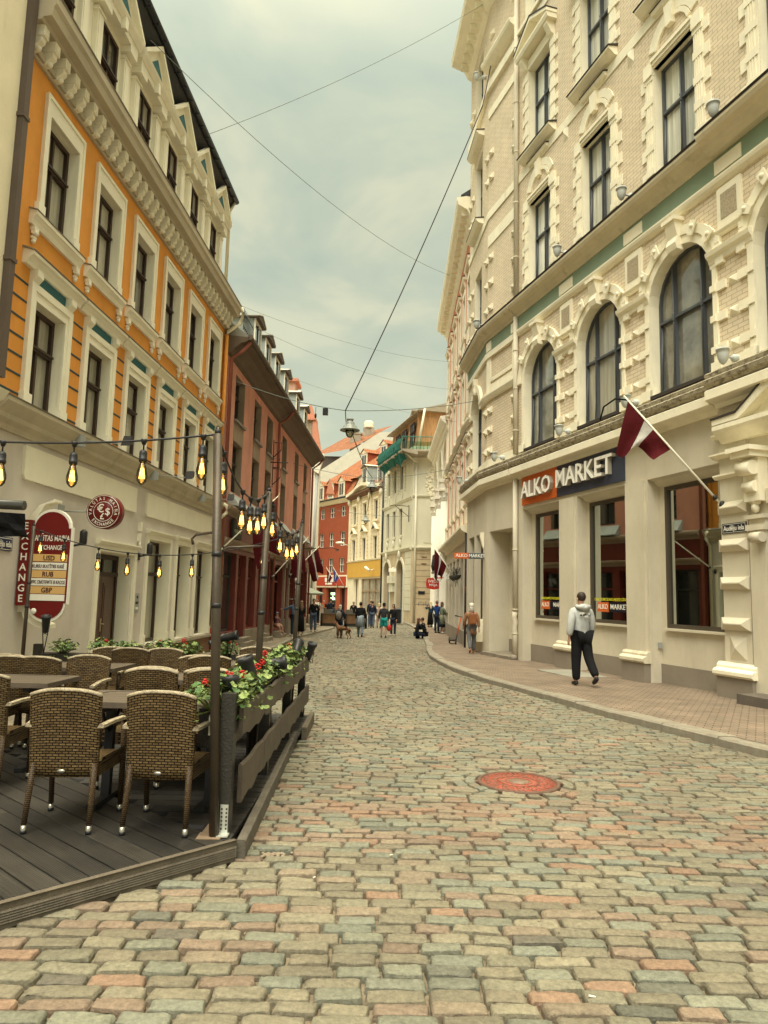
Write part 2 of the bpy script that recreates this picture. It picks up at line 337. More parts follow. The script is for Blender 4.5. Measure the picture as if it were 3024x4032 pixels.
def sett(cx, cy, lx, ly, ang, detail, col, z0, h=0.0):
    """irregular rounded stone: outline rings rising to a slightly domed top"""
    n = 14 if detail else 8; b = len(SV); ca, sa = math.cos(ang), math.sin(ang)
    pw_ = .20 if detail else .34; jit = [rs.uniform(-.055, .055) for _ in range(n)]
    tx, ty = rs.uniform(-.03, .03), rs.uniform(-.06, .06)
    rings = ((1.0, -.045), (.99, -.012), (.945, .0), (.80, .004)) if detail else ((1.0, -.04), (.95, .0), (.7, .005))
    out = []
    for k in range(n):
        t = 2*math.pi*(k+.5)/n; c, s_ = math.cos(t), math.sin(t)
        out.append((math.copysign(abs(c)**pw_, c)*lx/2*(1+jit[k]), math.copysign(abs(s_)**pw_, s_)*ly/2*(1+jit[(k*3) % n]*1.3)))
    for sc_, z in rings:
        for k, (x, y) in enumerate(out):
            x *= sc_; y *= sc_; zz = z+h+x*tx+y*ty+(rs.uniform(-.0035, .0035) if detail and z > -.001 else 0)
            SV.append((cx+x*ca-y*sa, cy+x*sa+y*ca, z0+zz)); SCOL.append(col)
    SV.append((cx, cy, z0+.005+h)); SCOL.append(col)
    R = len(rings)
    for r in range(R-1):
        for k in range(n): SF.append((b+r*n+k, b+r*n+(k+1) % n, b+(r+1)*n+(k+1) % n, b+(r+1)*n+k)); SSM.append(r >= R-2)
    for k in range(n): SF.append((b+(R-1)*n+k, b+(R-1)*n+(k+1) % n, b+R*n)); SSM.append(True)
MHX, MHY = 1.30, 6.75
y = 1.2
def deck_edge(x, y):    # True where the terrace deck stands
    return x < -.93 and y > 4.66+(x+.85)*1.17 and y < 9.75
while y < 56:
    near = y < 11.5; pitch = (rs.uniform(.086, .106) if y < 4.6 else rs.uniform(.084, .098)) if near else rs.uniform(.094, .112)
    x = max(kl(y), -3.9 if y < 20 else -9)-rs.random()*.2
    if y < 8: x = max(x, -3.2)
    ROWP[0] = rs.choice((.2, .5, .8, 1.2, 3.2)) if y < 12 else 1
    xe = kr(y)-.02; fw = y
    while x < xe:
        l = rs.uniform(.165, .25)*(1.04 if y < 4.5 else 1)*(rs.uniform(1.15, 1.4) if rs.random() < .1 else 1)
        cx = x+l/2; x += l+.007
        cy = y+.028*math.sin(cx*.9+y*.35)+.04*mnoise.noise(Vector((cx*.35, y*.25, 0)))+rs.uniform(-.006, .006)
        if cy > 11: cy += .05*math.sin(cx*.8)
        if deck_edge(cx, cy-.05): continue
        if math.hypot((cx-MHX), (cy-MHY)) < .56: continue
        if abs(cx+.62) < .14 and abs(cy-4.72) < .09: continue
        ang = rs.uniform(-.03, .03)+.025*math.cos(cx*.9+y*.35)
        gap = .009 if near else .012
        sett(cx, cy, l-.004, pitch-gap, ang, near, stone_colour(cx, cy), gz(cy), rs.uniform(-.006, .007) if near else rs.uniform(-.006, .006))
    y += pitch+.002
for ring, cnt in ((.445, 22), (.56, 17)):
    for k in range(cnt):
        a = 2*math.pi*(k+rs.uniform(-.15, .15))/cnt; cx, cy = MHX+ring*math.cos(a), MHY+ring*math.sin(a)
        if ring > .5 and abs(math.cos(a)) < .5: continue
        sett(cx, cy, 2*math.pi*ring/cnt-.02, .095, a+math.pi/2+rs.uniform(-.15, .15), True, stone_colour(cx, 9), gz(cy), rs.uniform(-.006, .003))
me = bpy.data.meshes.new('granite_setts'); me.from_pydata(SV, [], SF)
ca_ = me.color_attributes.new('Col', 'FLOAT_COLOR', 'POINT'); ca_.data.foreach_set('color', [c for q in SCOL for c in q])
me.polygons.foreach_set('use_smooth', SSM); me.materials.append(M_sett); me.update()
so = bpy.data.objects.new('granite_setts', me); COL.objects.link(so); tag(so, kind='structure')
# litter, sand and small stones in the joints
mb = MB(); 
for _ in range(150):
    x, y = rs.uniform(-1.6, 4.4), rs.uniform(2.3, 9)
    if deck_edge(x, y) or x > kr(y): continue
    s_ = rs.uniform(.003, .009); mb.ball((x, y, gz(y)+.004), (s_, s_*rs.uniform(.6, 1.4), s_*.6), 4)
for _ in range(60):
    a, r_ = rs.uniform(0, 6.28), rs.uniform(0, .16); x, y = -.66+r_*math.cos(a), 4.76+r_*.8*math.sin(a); s_ = rs.uniform(.006, .02); mb.ball((x, y, gz(y)-.018), (s_, s_, s_*.6), 5)
mb.build('gravel_litter', mat('pale_grit', (.24, .19, .13), var=.3, scale=20), loc=(0, 0, 0), props=(None, None, None, 'stuff'))
# cigarette ends and paper scraps
mb = MB()
for x, y, a in [(.9, 3.1, .1), (-.35, 4.3, 1.2), (.1, 4.7, .9), (1.1, 5.2, 1.4)]:
    c, s_ = math.cos(a)*.014, math.sin(a)*.014; mb.tube([(x-c, y-s_, gz(y)+.02), (x+c, y+s_, gz(y)+.014)], .004, 6)
tag(mb.build('cigarette_ends', mat('paper_white', (.75, .7, .55), var=0, bump=0), loc=(0, 3.5, 0)), None, None, None, 'stuff')
# manhole
t = thing('manhole_cover', (MHX, MHY, gz(MHY)), 'round cast manhole cover painted red, set in the cobbles', 'manhole cover')
M_red_iron = mat('worn_red_iron', (.37, .085, .048), rough=.55, var=.35, scale=14, bump=.8, bscale=30, col2=(.13, .08, .055), c2s=(.42, .58), stain=.85)
M_rust = mat('rusty_iron', (.13, .075, .05), rough=.7, var=.3, scale=12, bump=.5)
mb = MB(); mb.lathe((MHX, MHY, gz(MHY)), [(.375, -.03), (.375, .008), (.345, .010), (.345, -.004)], 48)
for sgn in (-1, 1): mb.box(MHX+sgn*.40-.045, MHX+sgn*.40+.045, MHY-.02*0-.03, MHY+.03, gz(MHY)-.02, gz(MHY)+.006)
mb.build('ring_frame', M_rust, t)
mb = MB(); mb.lathe((MHX, MHY, gz(MHY)), [(.338, -.03), (.338, .004), (.10, .008), (.001, .009)], 48)
for k in range(40):
    a = 2*math.pi*k/40; P_ = []
    for q in range(6):
        r = .19+.025*q; aa = a+.09*math.sin(q*1.3); P_.append((MHX+r*math.cos(aa), MHY+r*math.sin(aa), gz(MHY)+.007))
    mb.tube(P_, .006, 5)
for r in (.12, .175): mb.tube([(MHX+r*math.cos(a/24*2*math.pi), MHY+r*math.sin(a/24*2*math.pi), gz(MHY)+.009) for a in range(25)], .006, 5)
mb.build('lid', M_red_iron, t)
mb = MB(); mb.lathe((MHX, MHY, gz(MHY)), [(.095, 0), (.095, .012), (.001, .013)], 32); mb.build('centre_plate', mat('bare_iron', (.19, .13, .09), rough=.5, var=.3, scale=20), t)
# ------------------------------------------------------------------ pavements
M_paver_R = brickmat('pink_concrete_pavers', (.255, .19, .135), (.21, .165, .12), (.07, .055, .04), .20, .10, .007, coords='Object', rot=math.radians(28), bump=.4, var=.35)
M_paver_L = brickmat('tan_pavers', (.27, .225, .16), (.235, .20, .145), (.10, .08, .055), .20, .10, .006, coords='Object', rot=math.radians(4), bump=.35, var=.3)
M_kerb = mat('granite_kerb', (.25, .225, .17), var=.2, scale=6, bump=.5, bscale=60, col2=(.24, .17, .12), c2s=(.5, .7), stain=.6)
def strip(name, fa, fb, y0, y1, dz, m):
    mb = MB(); yy = y0; st = 1.0
    while yy < y1:
        b = min(yy+st, y1); mb.quad([(fa(yy), yy, gz(yy, dz)), (fb(yy), yy, gz(yy, dz)), (fb(b), b, gz(b, dz)), (fa(b), b, gz(b, dz))]); yy = b
    return mb.build(name, m, loc=(0, 0, 0), props=(None, None, None, 'structure'))
strip('pavement', lambda y: kr(y)+.2, lambda y: 14 if y < 20 else 7, -12, 52, .12, M_paver_R)
strip('pavement', lambda y: -14, lambda y: kl(y)-.15, -12, 48, .12, M_paver_L)
strip('pavement', lambda y: -30, lambda y: kl(y)-.15, 48, 80, .12, M_paver_L)
strip('pavement', lambda y: -14, lambda y: 20, 80, 110, .0, M_paver_L)
def kerb(f, side, y0, y1, gapmax=99):
    mb = MB(); yy = y0
    while yy < y1:
        L_ = rs.uniform(.85, 1.35); b = yy+L_-.012; jw = rs.uniform(-.008, .008); h = rs.uniform(.112, .126); w_ = .28
        ks = 3; P_ = [yy+(b-yy)*k/ks for k in range(ks+1)]
        for p, q in zip(P_, P_[1:]):
            o = [(f(p)+jw, p), (f(q)+jw, q), (f(q)+jw+side*w_, q), (f(p)+jw+side*w_, p)]
            lo = [mb.V(x, y_, gz(y_, -.1)) for x, y_ in o]; bev = [mb.V(x+(side*.0 if k < 2 else 0), y_, gz(y_, h-.025)) for k, (x, y_) in enumerate(o)]
            tp = [mb.V(x+(side*.025 if k < 2 else 0), y_, gz(y_, h)) for k, (x, y_) in enumerate(o)]
            for A, B in ((lo, bev), (bev, tp)):
                for k in range(4): mb.F((A[k], A[(k+1) % 4], B[(k+1) % 4], B[k]))
            mb.F(tp)
        yy += L_
    return mb.build('kerb', M_kerb, loc=(0, 0, 0), props=(None, None, None, 'structure'), fix=True)
kerb(kr, 1, 1.0, 54); kerb(kl, -1, 10, 62)
# ================================================================== ORANGE TOWNHOUSE (left)
FL = Frame((-6.0, 0), 2.4, 1)
M_orange = mat('orange_plaster', (.68, .29, .05), var=.09, scale=1.2, bump=.12, bscale=30, col2=(.5, .19, .03), c2s=(.5, .7), stain=.5)
M_pinkgrey = mat('pinkish_grey_plaster', (.60, .555, .495), var=.12, scale=.8, bump=.12, bscale=20, col2=(.50, .44, .37), c2s=(.5, .72), stain=.6)
M_teal = mat('teal_paint', (.035, .13, .145), var=.08, bump=0)
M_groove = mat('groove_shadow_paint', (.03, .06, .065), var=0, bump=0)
M_lead = mat('lead_flashing', (.22, .20, .17), rough=.6, var=.2)
M_brownpipe = mat('brown_pipe_paint', (.10, .075, .06), rough=.5)
C0, DC = 11.07, 1.822
bl = thing('orange_townhouse', (-5.4, 15, gz(15)), 'tall orange plastered townhouse with white window surrounds above a grey shop floor', 'building')
T0, T1 = 9.82, 21.3
g1 = [(15.98, 17.38, .36, 2.72), (17.95, 18.98, .36, 2.74), (19.55, 20.95, .36, 2.74)]
door = (13.62, 15.12, -.25, 2.28)
mb = MB(FL); h1 = [(C0+k*DC-.47, C0+k*DC+.47, 4.38, 6.02) for k in range(6)]; h2 = [(C0+k*DC-.49, C0+k*DC+.49, 7.44, 9.12) for k in range(6)]
mb.wall(T0, T1, 4.2, 9.9, h1+h2, 0, .26, 0, 1)
mb.box(T1-.3, T1, -8, -.01, 4.2, 9.9, 0)
mb.build('wall', [M_orange, M_white], bl)
mb = MB(FL); mb.wall(2, T1, -.4, 4.2, g1+[door], 0, .34, 0, 1); mb.box(1.9, T1-.001, -9, -.5, -.5, 4.1, 0)
mb.build('ground_floor_wall', [M_pinkgrey, M_white], bl)
mb = MB(FL); mb.box(15.5, T1+.02, .0, .06, -.4, .27, 0); mb.box(15.45, T1+.03, 0, .12, .27, .34, 1); mb.build('plinth', [mat('brown_plinth', (.21, .115, .07), var=.15), M_sooty], bl)
# banded rustication grooves between first floor windows
mb = MB(FL)
for k in range(7):
    a = T0 if k == 0 else C0+(k-1)*DC+.66; b = C0+k*DC-.66 if k < 6 else T1-.42
    for z in (4.46, 4.75, 5.04, 5.33, 5.62, 5.91, 6.19): mb.box(a, b, -.004, .006, z-.017, z+.017)
mb.build('grooves', M_groove, bl)
def sash(parent, F, a0, a1, z0, z1, w, fm, gm, name='window', fr=.07, tr=.62, mull=True, split=True, dx_=0):
    """casement: frame, transom with moulding, centre mullion; pane behind"""
    mb = MB(F); d = .06
    mb.box(a0, a0+fr, w-.03, w+d, z0, z1); mb.box(a1-fr, a1, w-.03, w+d, z0, z1); mb.box(a0+fr, a1-fr, w-.03, w+d, z0, z0+fr*1.3); mb.box(a0+fr, a1-fr, w-.03, w+d, z1-fr, z1)
    zt = z0+(z1-z0)*tr
    if split: mb.box(a0+fr, a1-fr, w-.03, w+d+.02, zt-fr*.8, zt+fr*.5); mb.box(a0+fr*.5, a1-fr*.5, w+.05, w+d+.045, zt-fr*.3, zt+fr*.25)
    if mull:
        c = (a0+a1)/2+dx_; mb.box(c-fr*.45, c+fr*.45, w-.03, w+d-.01, z0+fr, zt-fr*.8 if split else z1-fr)
        if split: mb.box(c-fr*.35, c+fr*.35, w-.03, w+d-.01, zt+fr*.5, z1-fr)
    o = mb.build(name, fm, parent)
    mb = MB(F); mb.quad([(a0+fr*.5, w, z0+.02), (a1-fr*.5, w, z0+.02), (a1-fr*.5, w, z1-.02), (a0+fr*.5, w, z1-.02)]); mb.build('pane', gm, o)
    return o
c = C0
w1 = sash(bl, FL, c-.47, c+.47, 4.38, 6.02, -.2, M_dkwood, M_curtain); w2 = sash(bl, FL, c-.49, c+.49, 7.44, 9.12, -.2, M_dkwood, M_curtain)
def surround1(c):
    mb = MB(FL)
    for s_ in (-1, 1): mb.box(c+s_*.56-.09, c+s_*.56+.09, -.01, .05, 4.42, 6.27); mb.box(c+s_*.60-.06, c+s_*.60+.06, .05, .075, 4.42, 6.27); mb.box(c+s_*.56-.115, c+s_*.56+.115, 0, .09, 4.22, 4.52)
    mb.box(c-.47, c+.47, -.01, .05, 6.02, 6.27); mb.box(c-.54, c+.54, .05, .075, 6.16, 6.27)
    return mb.build('window_surround', M_white, bl)
def hood(c):
    mb = MB(FL)
    mb.box(c-.44, c+.44, 0, .03, 6.275, 6.46, 1)
    for s_ in (-1, 1):
        mb.prof(c+s_*.55-.09, c+s_*.55+.09, [(0, 6.18), (.05, 6.2), (.05, 6.27), (.13, 6.36), (.13, 6.46), (0, 6.46)])
    mb.prof(c-.88, c+.88, [(0, 6.46), (.07, 6.46), (.09, 6.52), (.14, 6.58), (.18, 6.6), (.18, 6.65), (0, 6.70)])
    mb.prof(c-.90, c+.90, [(0, 6.705), (.19, 6.652), (.2, 6.665), (0, 6.73)], 2)
    return mb.build('window_hood', [M_white, M_teal, M_lead], bl)
def surround2(c):
    mb = MB(FL)
    for s_ in (-1, 1): mb.box(c+s_*.56-.07, c+s_*.56+.07, -.01, .05, 7.36, 9.43); mb.box(c+s_*.615-.03, c+s_*.615+.03, .05, .07, 7.36, 9.43); mb.box(c+s_*.58-.1, c+s_*.58+.1, 0, .075, 7.36, 7.56)
    mb.box(c-.49, c+.49, -.01, .05, 9.12, 9.43); mb.box(c-.585, c+.585, .05, .07, 9.37, 9.43)
    return mb.build('window_surround', M_white, bl)
def sill2(c):
    mb = MB(FL)
    mb.prof(c-.80, c+.80, [(0, 7.14), (.05, 7.14), (.07, 7.22), (.11, 7.27), (.13, 7.28), (.13, 7.34), (0, 7.37)]); mb.prof(c-.82, c+.82, [(0, 7.372), (.14, 7.342), (.145, 7.352), (0, 7.39)], 1)
    for s_ in (-1, 1):
        q = c+s_*.68; mb.box(q-.06, q+.06, 0, .08, 7.06, 7.12); mb.tube([(q-.055, .05, 7.03), (q+.055, .05, 7.03)], .04, 8); mb.tube([(q-.045, .035, 6.95), (q+.045, .035, 6.95)], .03, 8); mb.ball((q, .03, 6.90), (.04, .04, .04), 6)
    return mb.build('sill', [M_white, M_lead], bl)
P1 = [w1, w2, surround1(c), hood(c), surround2(c), sill2(c)]
for k in range(1, 6):
    for o in P1: copy_part(o, FL.shift(k*DC))
# ground floor cornice with lead top, floodlit arms are separate
mb = MB(FL); mb.prof(9.7, T1+.1, [(0, 3.84), (.05, 3.84), (.08, 3.92), (.16, 3.98), (.16, 4.05), (.22, 4.12), (.28, 4.2), (.28, 4.26), (0, 4.26)]); mb.prof(9.68, T1+.12, [(0, 4.262), (.285, 4.262), (.30, 4.28), (.02, 4.37), (0, 4.37)], 1)
mb.build('cornice', [mat('stone_moulding', (.50, .44, .32), var=.12, col2=(.3, .25, .17), c2s=(.52, .7), stain=.6), M_lead], bl)
for a, b in ((10.66, 15.1), (15.68, 20.78)):
    mb = MB(FL); mb.poly([(a, 3.74), (a, 3.28), (a+.05, 3.22), (b, 3.22), (b, 3.3), (b-.03, 3.5), (b, 3.74)], 0, .05); mb.build('fascia_panel', M_white, bl)
# frieze: white band, brackets and medallions, main cornice
mb = MB(FL); mb.box(T0-.02, T1, 0, .05, 9.68, 9.74); mb.box(T0-.02, T1, 0, .09, 9.74, 9.84); mb.box(T0-.02, T1, 0, .02, 9.84, 10.2, 1)
mb.prof(T0-.08, T1+.1, [(0, 10.1), (.24, 10.1), (.27, 10.14), (.40, 10.16), (.42, 10.3), (.46, 10.36), (.46, 10.5), (0, 10.55)]); mb.prof(T0-.1, T1+.12, [(0, 10.552), (.465, 10.502), (.48, 10.52), (0, 10.62)], 2)
mb.build('main_cornice', [mat('grimy_stone', (.43, .375, .27), var=.12), mat('frieze_white', (.62, .56, .42), var=.1), M_lead], bl)
mb = MB(FL); q = T0+.1
mb.box(q-.075, q+.075, .02, .24, 9.93, 10.1); mb.box(q-.045, q+.045, .24, .25, 9.96, 10.06); mb.prof(q-.06, q+.06, [(.02, 9.72), (.09, 9.74), (.12, 9.8), (.2, 9.86), (.2, 9.93), (.02, 9.93)]); mb.ball((q, .12, 9.76), (.05, .06, .05), 6)
br = mb.build('bracket', M_white, bl)
mb = MB(FL); mb.lathe((q+.17, .02, 9.95), [(.105, 0), (.105, .012), (.001, .013)], 12, 1, axis='y'); mb.lathe((q+.17, .033, 9.95), [(.075, 0), (.06, .02), (.001, .022)], 10, 0, axis='y'); md = mb.build('medallion', [M_white, M_teal], bl)
nb = 34
for k in range(1, nb): copy_part(br, FL.shift(k*.3415))
for k in range(1, nb-1): copy_part(md, FL.shift(k*.3415))
# attic storey
A_W = -.23
hA = [(C0+k*DC-.42, C0+k*DC+.42, 10.7, 12.62) for k in range(6)]
mb = MB(FL); mb.wall(T0, T1, 10.3, 13.9, hA, A_W, .2, 0, 0); mb.box(T1-.3, T1, -8, A_W-.01, 9.9, 13.9); mb.build('attic_wall', M_white, bl)
w3 = sash(bl, FL, c-.42, c+.42, 10.7, 12.62, A_W-.07, M_dkwood, M_curtain, tr=.6)
mb = MB(FL)
for s_ in (-1, 1):
    q = c+s_*.62; mb.box(q-.15, q+.15, A_W, -.08, 10.5, 10.8); mb.box(q-.12, q+.12, A_W, -.13, 10.8, 12.55); mb.box(q-.085, q+.085, -.13, -.115, 10.95, 12.4); mb.box(q-.145, q+.145, A_W, -.10, 12.45, 12.5); mb.box(q-.17, q+.17, A_W, 0, 12.58, 12.72); mb.cut()
pa = mb.build('pilaster', M_white, bl)
mb = MB(FL); mb.box(c-.8, c+.8, A_W, .0, 12.72, 12.86); mb.prof(c-.86, c+.86, [(A_W, 12.86), (.02, 12.86), (.1, 12.95), (.12, 13.0), (A_W, 13.0)])
mb.poly([(c-.84, 13.0), (c+.84, 13.0), (c+.84, 13.04), (c, 13.74), (c-.84, 13.04)], A_W, .0)
for s_ in (-1, 1): mb.poly([(c+s_*.86, 13.0), (c+s_*.86, 13.1), (c, 13.84), (c, 13.72)], 0, .12)
mb.poly([(c-.42, 13.1), (c+.42, 13.1), (c, 13.5)], .002, .02, 1); mb.box(c-.06, c+.06, 0, .1, 12.66, 12.9)
pd = mb.build('pediment', [M_white, M_teal], bl)
for k in range(1, 6):
    for o in (w3, pa, pd): copy_part(o, FL.shift(k*DC))
M_darkroof = mat('dark_sheet_roof', (.03, .033, .036), rough=.45, var=.2, metal=.2)
mb = MB(FL); mb.prof(T0-.1, T1+.02, [(A_W-.02, 13.5), (.08, 13.9), (.08, 13.96), (-2.6, 17.2), (-9, 17.2), (-9, 13.4)]); mb.build('roof', M_darkroof, bl)
mb = MB(FL); mb.tube([(T0-.1, .14, 13.98), (T1+.05, .14, 13.98)], .09, 8); 
for k in range(24): mb.box(T0+k*.48, T0+k*.48+.02, .0, .24, 13.88, 13.9)
mb.build('gutter', M_darkroof, bl)
mb = MB(FL); mb.tube([(T1-.05, .1, 13.9), (T1-.05, -.05, 13.6), (T1-.05, -.05, 10.7)], .055, 8); mb.tube([(T1+.02, .45, 10.45), (T1+.15, .52, 10.3), (T1+.12, .42, 9.95), (T1-.12, .12, 9.6), (T1-.12, .1, 9.45)], .06, 8, 0)
mb.tube([(T1-.12, .1, 9.5), (T1-.12, .1, 4.3)], .06, 8, 1); mb.tube([(T1-.12, .1, 4.32), (T1-.1, .36, 4.15), (T1-.08, .36, 3.95), (T1-.08, .1, 3.7), (T1-.08, .1, .5)], .055, 8, 0); mb.tube([(T1-.08, .1, .5), (T1-.08, .1, gz(21)+.2)], .065, 8, 2)
mb.build('drainpipe', [M_cream, M_orange, mat('red_iron_pipe', (.35, .05, .03))], bl)
# door and its surround
mb = MB(FL); a0, a1 = 13.66, 15.08
mb.box(a0, a0+.08, -.34, -.26, -.2, 2.26); mb.box(a1-.08, a1, -.34, -.26, -.2, 2.26); mb.box(a0, a1, -.34, -.26, 2.18, 2.26); mb.box(a0, a1, -.34, -.25, 1.84, 1.92); cm = (a0+a1)/2
mb.box(cm-.03, cm+.03, -.34, -.27, 1.92, 2.18); dr = mb.build('door', M_dkwood, bl)
mb = MB(FL); mb.quad([(a0+.08, -.31, 1.92), (a1-.08, -.31, 1.92), (a1-.08, -.31, 2.18), (a0+.08, -.31, 2.18)]); mb.build('transom_pane', M_darkglass, dr)
mb = MB(FL); M_doorwood = mat('varnished_door_wood', (.085, .042, .027), rough=.35, var=.2, stretch=(6, 6, 1), coat=.3)
for s_ in (0, 1):
    x0 = a0+.08+s_*(cm-a0-.08); x1 = x0+(cm-a0-.08)-.008; mb.box(x0, x1, -.33, -.285, -.2, 1.84)
    for z0_, z1_ in ((-.05, .42), (.52, 1.7)):
        mb.box(x0+.09, x1-.09, -.285, -.272, z0_, z1_); mb.box(x0+.14, x1-.14, -.272, -.262, z0_+.05, z1_-.05)
mb.build('door_leaf', M_doorwood, dr)
mb = MB(FL); mb.box(cm+.04, cm+.075, -.285, -.265, .72, .98); mb.tube([(cm+.057, -.25, .87), (cm+.15, -.24, .87)], .012, 6); mb.build('door_handle', mat('brass', (.55, .48, .3), rough=.3, metal=.8, var=0, bump=0), dr)
def gsur(a0, a1, z0, z1, nm, base=True):
    mb = MB(FL)
    for x in (a0-.12, a1): mb.box(x, x+.12, 0, .05, z0, z1+.12); mb.box(x-.025, x+.145, 0, .07, z0, z0+.22)
    mb.box(a0, a1, 0, .05, z1, z1+.12); mb.prof(a0-.16, a1+.16, [(0, z1+.12), (.07, z1+.12), (.12, z1+.18), (.12, z1+.21), (0, z1+.23)])
    return mb.build(nm, M_white, bl)
gsur(13.5, 15.2, -.2, 2.3, 'door_surround')
for h in g1: gsur(h[0], h[1], h[2], h[3], 'window_surround'); sash(bl, FL, h[0], h[1], h[2], h[3], -.3, M_dkwood, M_curtain, tr=.68, mull=False, fr=.06)
mb = MB(FL); mb.box(14.42+.95, 14.42+1.2, .0, .03, 1.08, 1.5); mb.lathe((15.5, .03, 1.42), [(.03, 0), (.03, .012), (.001, .013)], 10, 1, axis='y'); mb.box(15.43, 15.57, .03, .036, 1.27, 1.32, 1); mb.box(15.43, 15.57, .03, .036, 1.15, 1.2, 2)
mb.build('intercom_panel', [M_grey, M_black, M_whitepaint], bl)
# ------------------------------------------------------------------ pale neighbour at the left edge
nb_ = thing('pale_townhouse', (-5.6, 6, 0), 'pale cream house front at the left edge, above the street name sign', 'building')
mb = MB(FL); mb.box(1.9, T0-.16, -9, .1, 4.25, 17); mb.build('wall', M_cream, nb_)
mb = MB(FL); mb.prof(1.8, T0-.2, [(.1, 4.1), (.25, 4.15), (.34, 4.28), (.1, 4.3)]); mb.cut(); mb.prof(1.8, T0-.2, [(.1, 16.6), (.5, 16.9), (.5, 17.1), (.1, 17.1)]); mb.build('cornice', M_white, nb_)
def mkwin():
    return sash(nb_, FL, 3.0, 4.1, 5.2, 7.2, .12, M_dkwood, M_curtain)
wn = mkwin()
for dz in (0, 3.6, 7.0):
    for k in range(3):
        if dz or k:
            o = copy_part(wn, FL.shift(k*2.2)+Vector((0, 0, dz)))
mb = MB(FL); mb.box(T0-.24, T0-.11, .1, .2, 4.5, 15.5); 
for z in (6.2, 8.4, 10.6, 12.6): mb.box(T0-.26, T0-.09, .09, .215, z, z+.06)
mb.build('downpipe', M_brownpipe, nb_)
# ================================================================== RED HOUSE (left, beyond)
FC = Frame((-5.0, 21.32), 2.0, 1)
M_rose = mat('rose_plaster', (.60, .285, .21), var=.12, scale=.9, bump=.1, col2=(.38, .18, .13), c2s=(.48, .7), stain=.6)
M_taupe = mat('taupe_panel', (.30, .235, .17), var=.15, col2=(.2, .16, .12), c2s=(.5, .7), stain=.5)
M_redshop = mat('oxblood_shopfront', (.17, .035, .025), rough=.5, var=.15, col2=(.11, .03, .02), c2s=(.5, .7), stain=.5)
M_shopstone = mat('shop_plinth_stone', (.24, .205, .15), var=.2, col2=(.15, .12, .09), c2s=(.5, .7), stain=.6)
rc = thing('red_townhouse', (-4.9, 30, gz(30)), 'long dull red house with grey-roofed dormers and an oxblood shop front', 'building')
LC = 19.6; cols = [(1.2, 2.5), (4.08, 5.3), (6.45, 7.65), (9.95, 11.15), (13.55, 14.75), (16.6, 17.7)]
mb = MB(FC); mb.wall(0, LC, 4.2, 9.3, [(a, b, 7.2, 8.68) for a, b in cols]+[(a, b, 4.8, 6.48) for a, b in cols], 0, .3, 0, 1); mb.box(0, LC, -8, -.4, 3.9, 9.3); mb.box(LC-.02, LC, -8, 0, -.7, 9.3, 0)
mb.build('wall', [M_rose, M_taupe], rc)
mb = MB(FC)
for a, b in cols: mb.box(a-.0, b+.0, .0, .012, 6.49, 7.1, 0); mb.box(a-.05, b+.05, 0, .1, 7.1, 7.18, 1); mb.cut()
mb.build('window_apron', [M_taupe, M_lead], rc)
M_oldwin = mat('old_brown_frame', (.06, .045, .035), rough=.6)
first = None
for a, b in cols:
    sash(rc, FC, a, b, 7.2, 8.68, -.27, M_oldwin, M_darkglass, tr=.62); sash(rc, FC, a, b, 4.8, 6.48, -.27, M_oldwin, M_darkglass, tr=.62)
mb = MB(FC); mb.prof(-.05, LC+.1, [(0, 8.95), (.12, 9.0), (.2, 9.12), (.42, 9.3), (.62, 9.36), (.68, 9.48), (0, 9.55)]); mb.build('eaves', mat('eaves_soffit', (.13, .095, .065), var=.15), rc)
mb = MB(FC); mb.tube([(-.05, .70, 9.48), (LC+.1, .70, 9.48)], .085, 8); mb.build('gutter', mat('old_gutter', (.13, .105, .08), var=.2), rc)
mb = MB(FC); mb.prof(-.02, LC+.05, [(.7, 9.5), (-1.2, 10.9), (-5, 12.6), (-8, 10.5), (-8, 9.3), (0, 9.3)]); mb.build('roof', mat('grey_roof_sheet', (.25, .24, .2), var=.2), rc)
def dormer(parent, F, c, w, zb, zt, hw=.48, dep=2.2):
    mb = MB(F); mb.box(c-hw, c+hw, w-dep, w, zb, zt); 
    for s_ in (-1, 1): mb.box(c+s_*(hw-.05)-.05, c+s_*(hw-.05)+.05, w, w+.04, zb, zt, 1)
    mb.box(c-hw+.1, c+hw-.1, w, w+.04, zt-.1, zt, 1); mb.box(c-hw+.1, c+hw-.1, w, w+.04, zb, zb+.08, 1)
    o = mb.build('dormer', [mat('dormer_sheet', (.33, .37, .34), var=.2), M_whitepaint], parent)
    mb = MB(F); mb.box(c-.035, c+.035, w+.005, w+.03, zb+.08, zt-.1); mb.box(c-hw+.1, c+hw-.1, w+.005, w+.035, zb+(zt-zb)*.6, zb+(zt-zb)*.6+.06); mb.quad([(c-hw+.1, w+.004, zb+.08), (c+hw-.1, w+.004, zb+.08), (c+hw-.1, w+.004, zt-.1), (c-hw+.1, w+.004, zt-.1)], 1)
    mb.build('window', [M_oldwin, M_darkglass], o)
    mb = MB(F); mb.poly([(c-hw-.12, zt), (c+hw+.12, zt), (c+hw+.12, zt+.05), (c, zt+.3), (c-hw-.12, zt+.05)], w-dep, w+.18); mb.poly([(c-hw-.14, zt+.052), (c, zt+.302), (c+hw+.14, zt+.052), (c+hw+.14, zt+.08), (c, zt+.34), (c-hw-.14, zt+.08)], w-dep, w+.2, 1)
    mb.build('dormer_roof', [mat('dormer_timber', (.10, .075, .055)), mat('pale_roof_edge', (.55, .53, .42), var=.1)], o)
    return o
dm = dormer(rc, FC, 4.85, -.2, 9.7, 11.85, .58)
for x in (6.86, 9.0, 11.3, 14.9, 17.7): copy_part(dm, FC.shift(x-4.85))
mb = MB(FC)
for k in range(9): mb.tube([(.05+k*.16, .45-k*.0, 9.75), (.05+k*.16, .45, 10.45)], .012, 5)
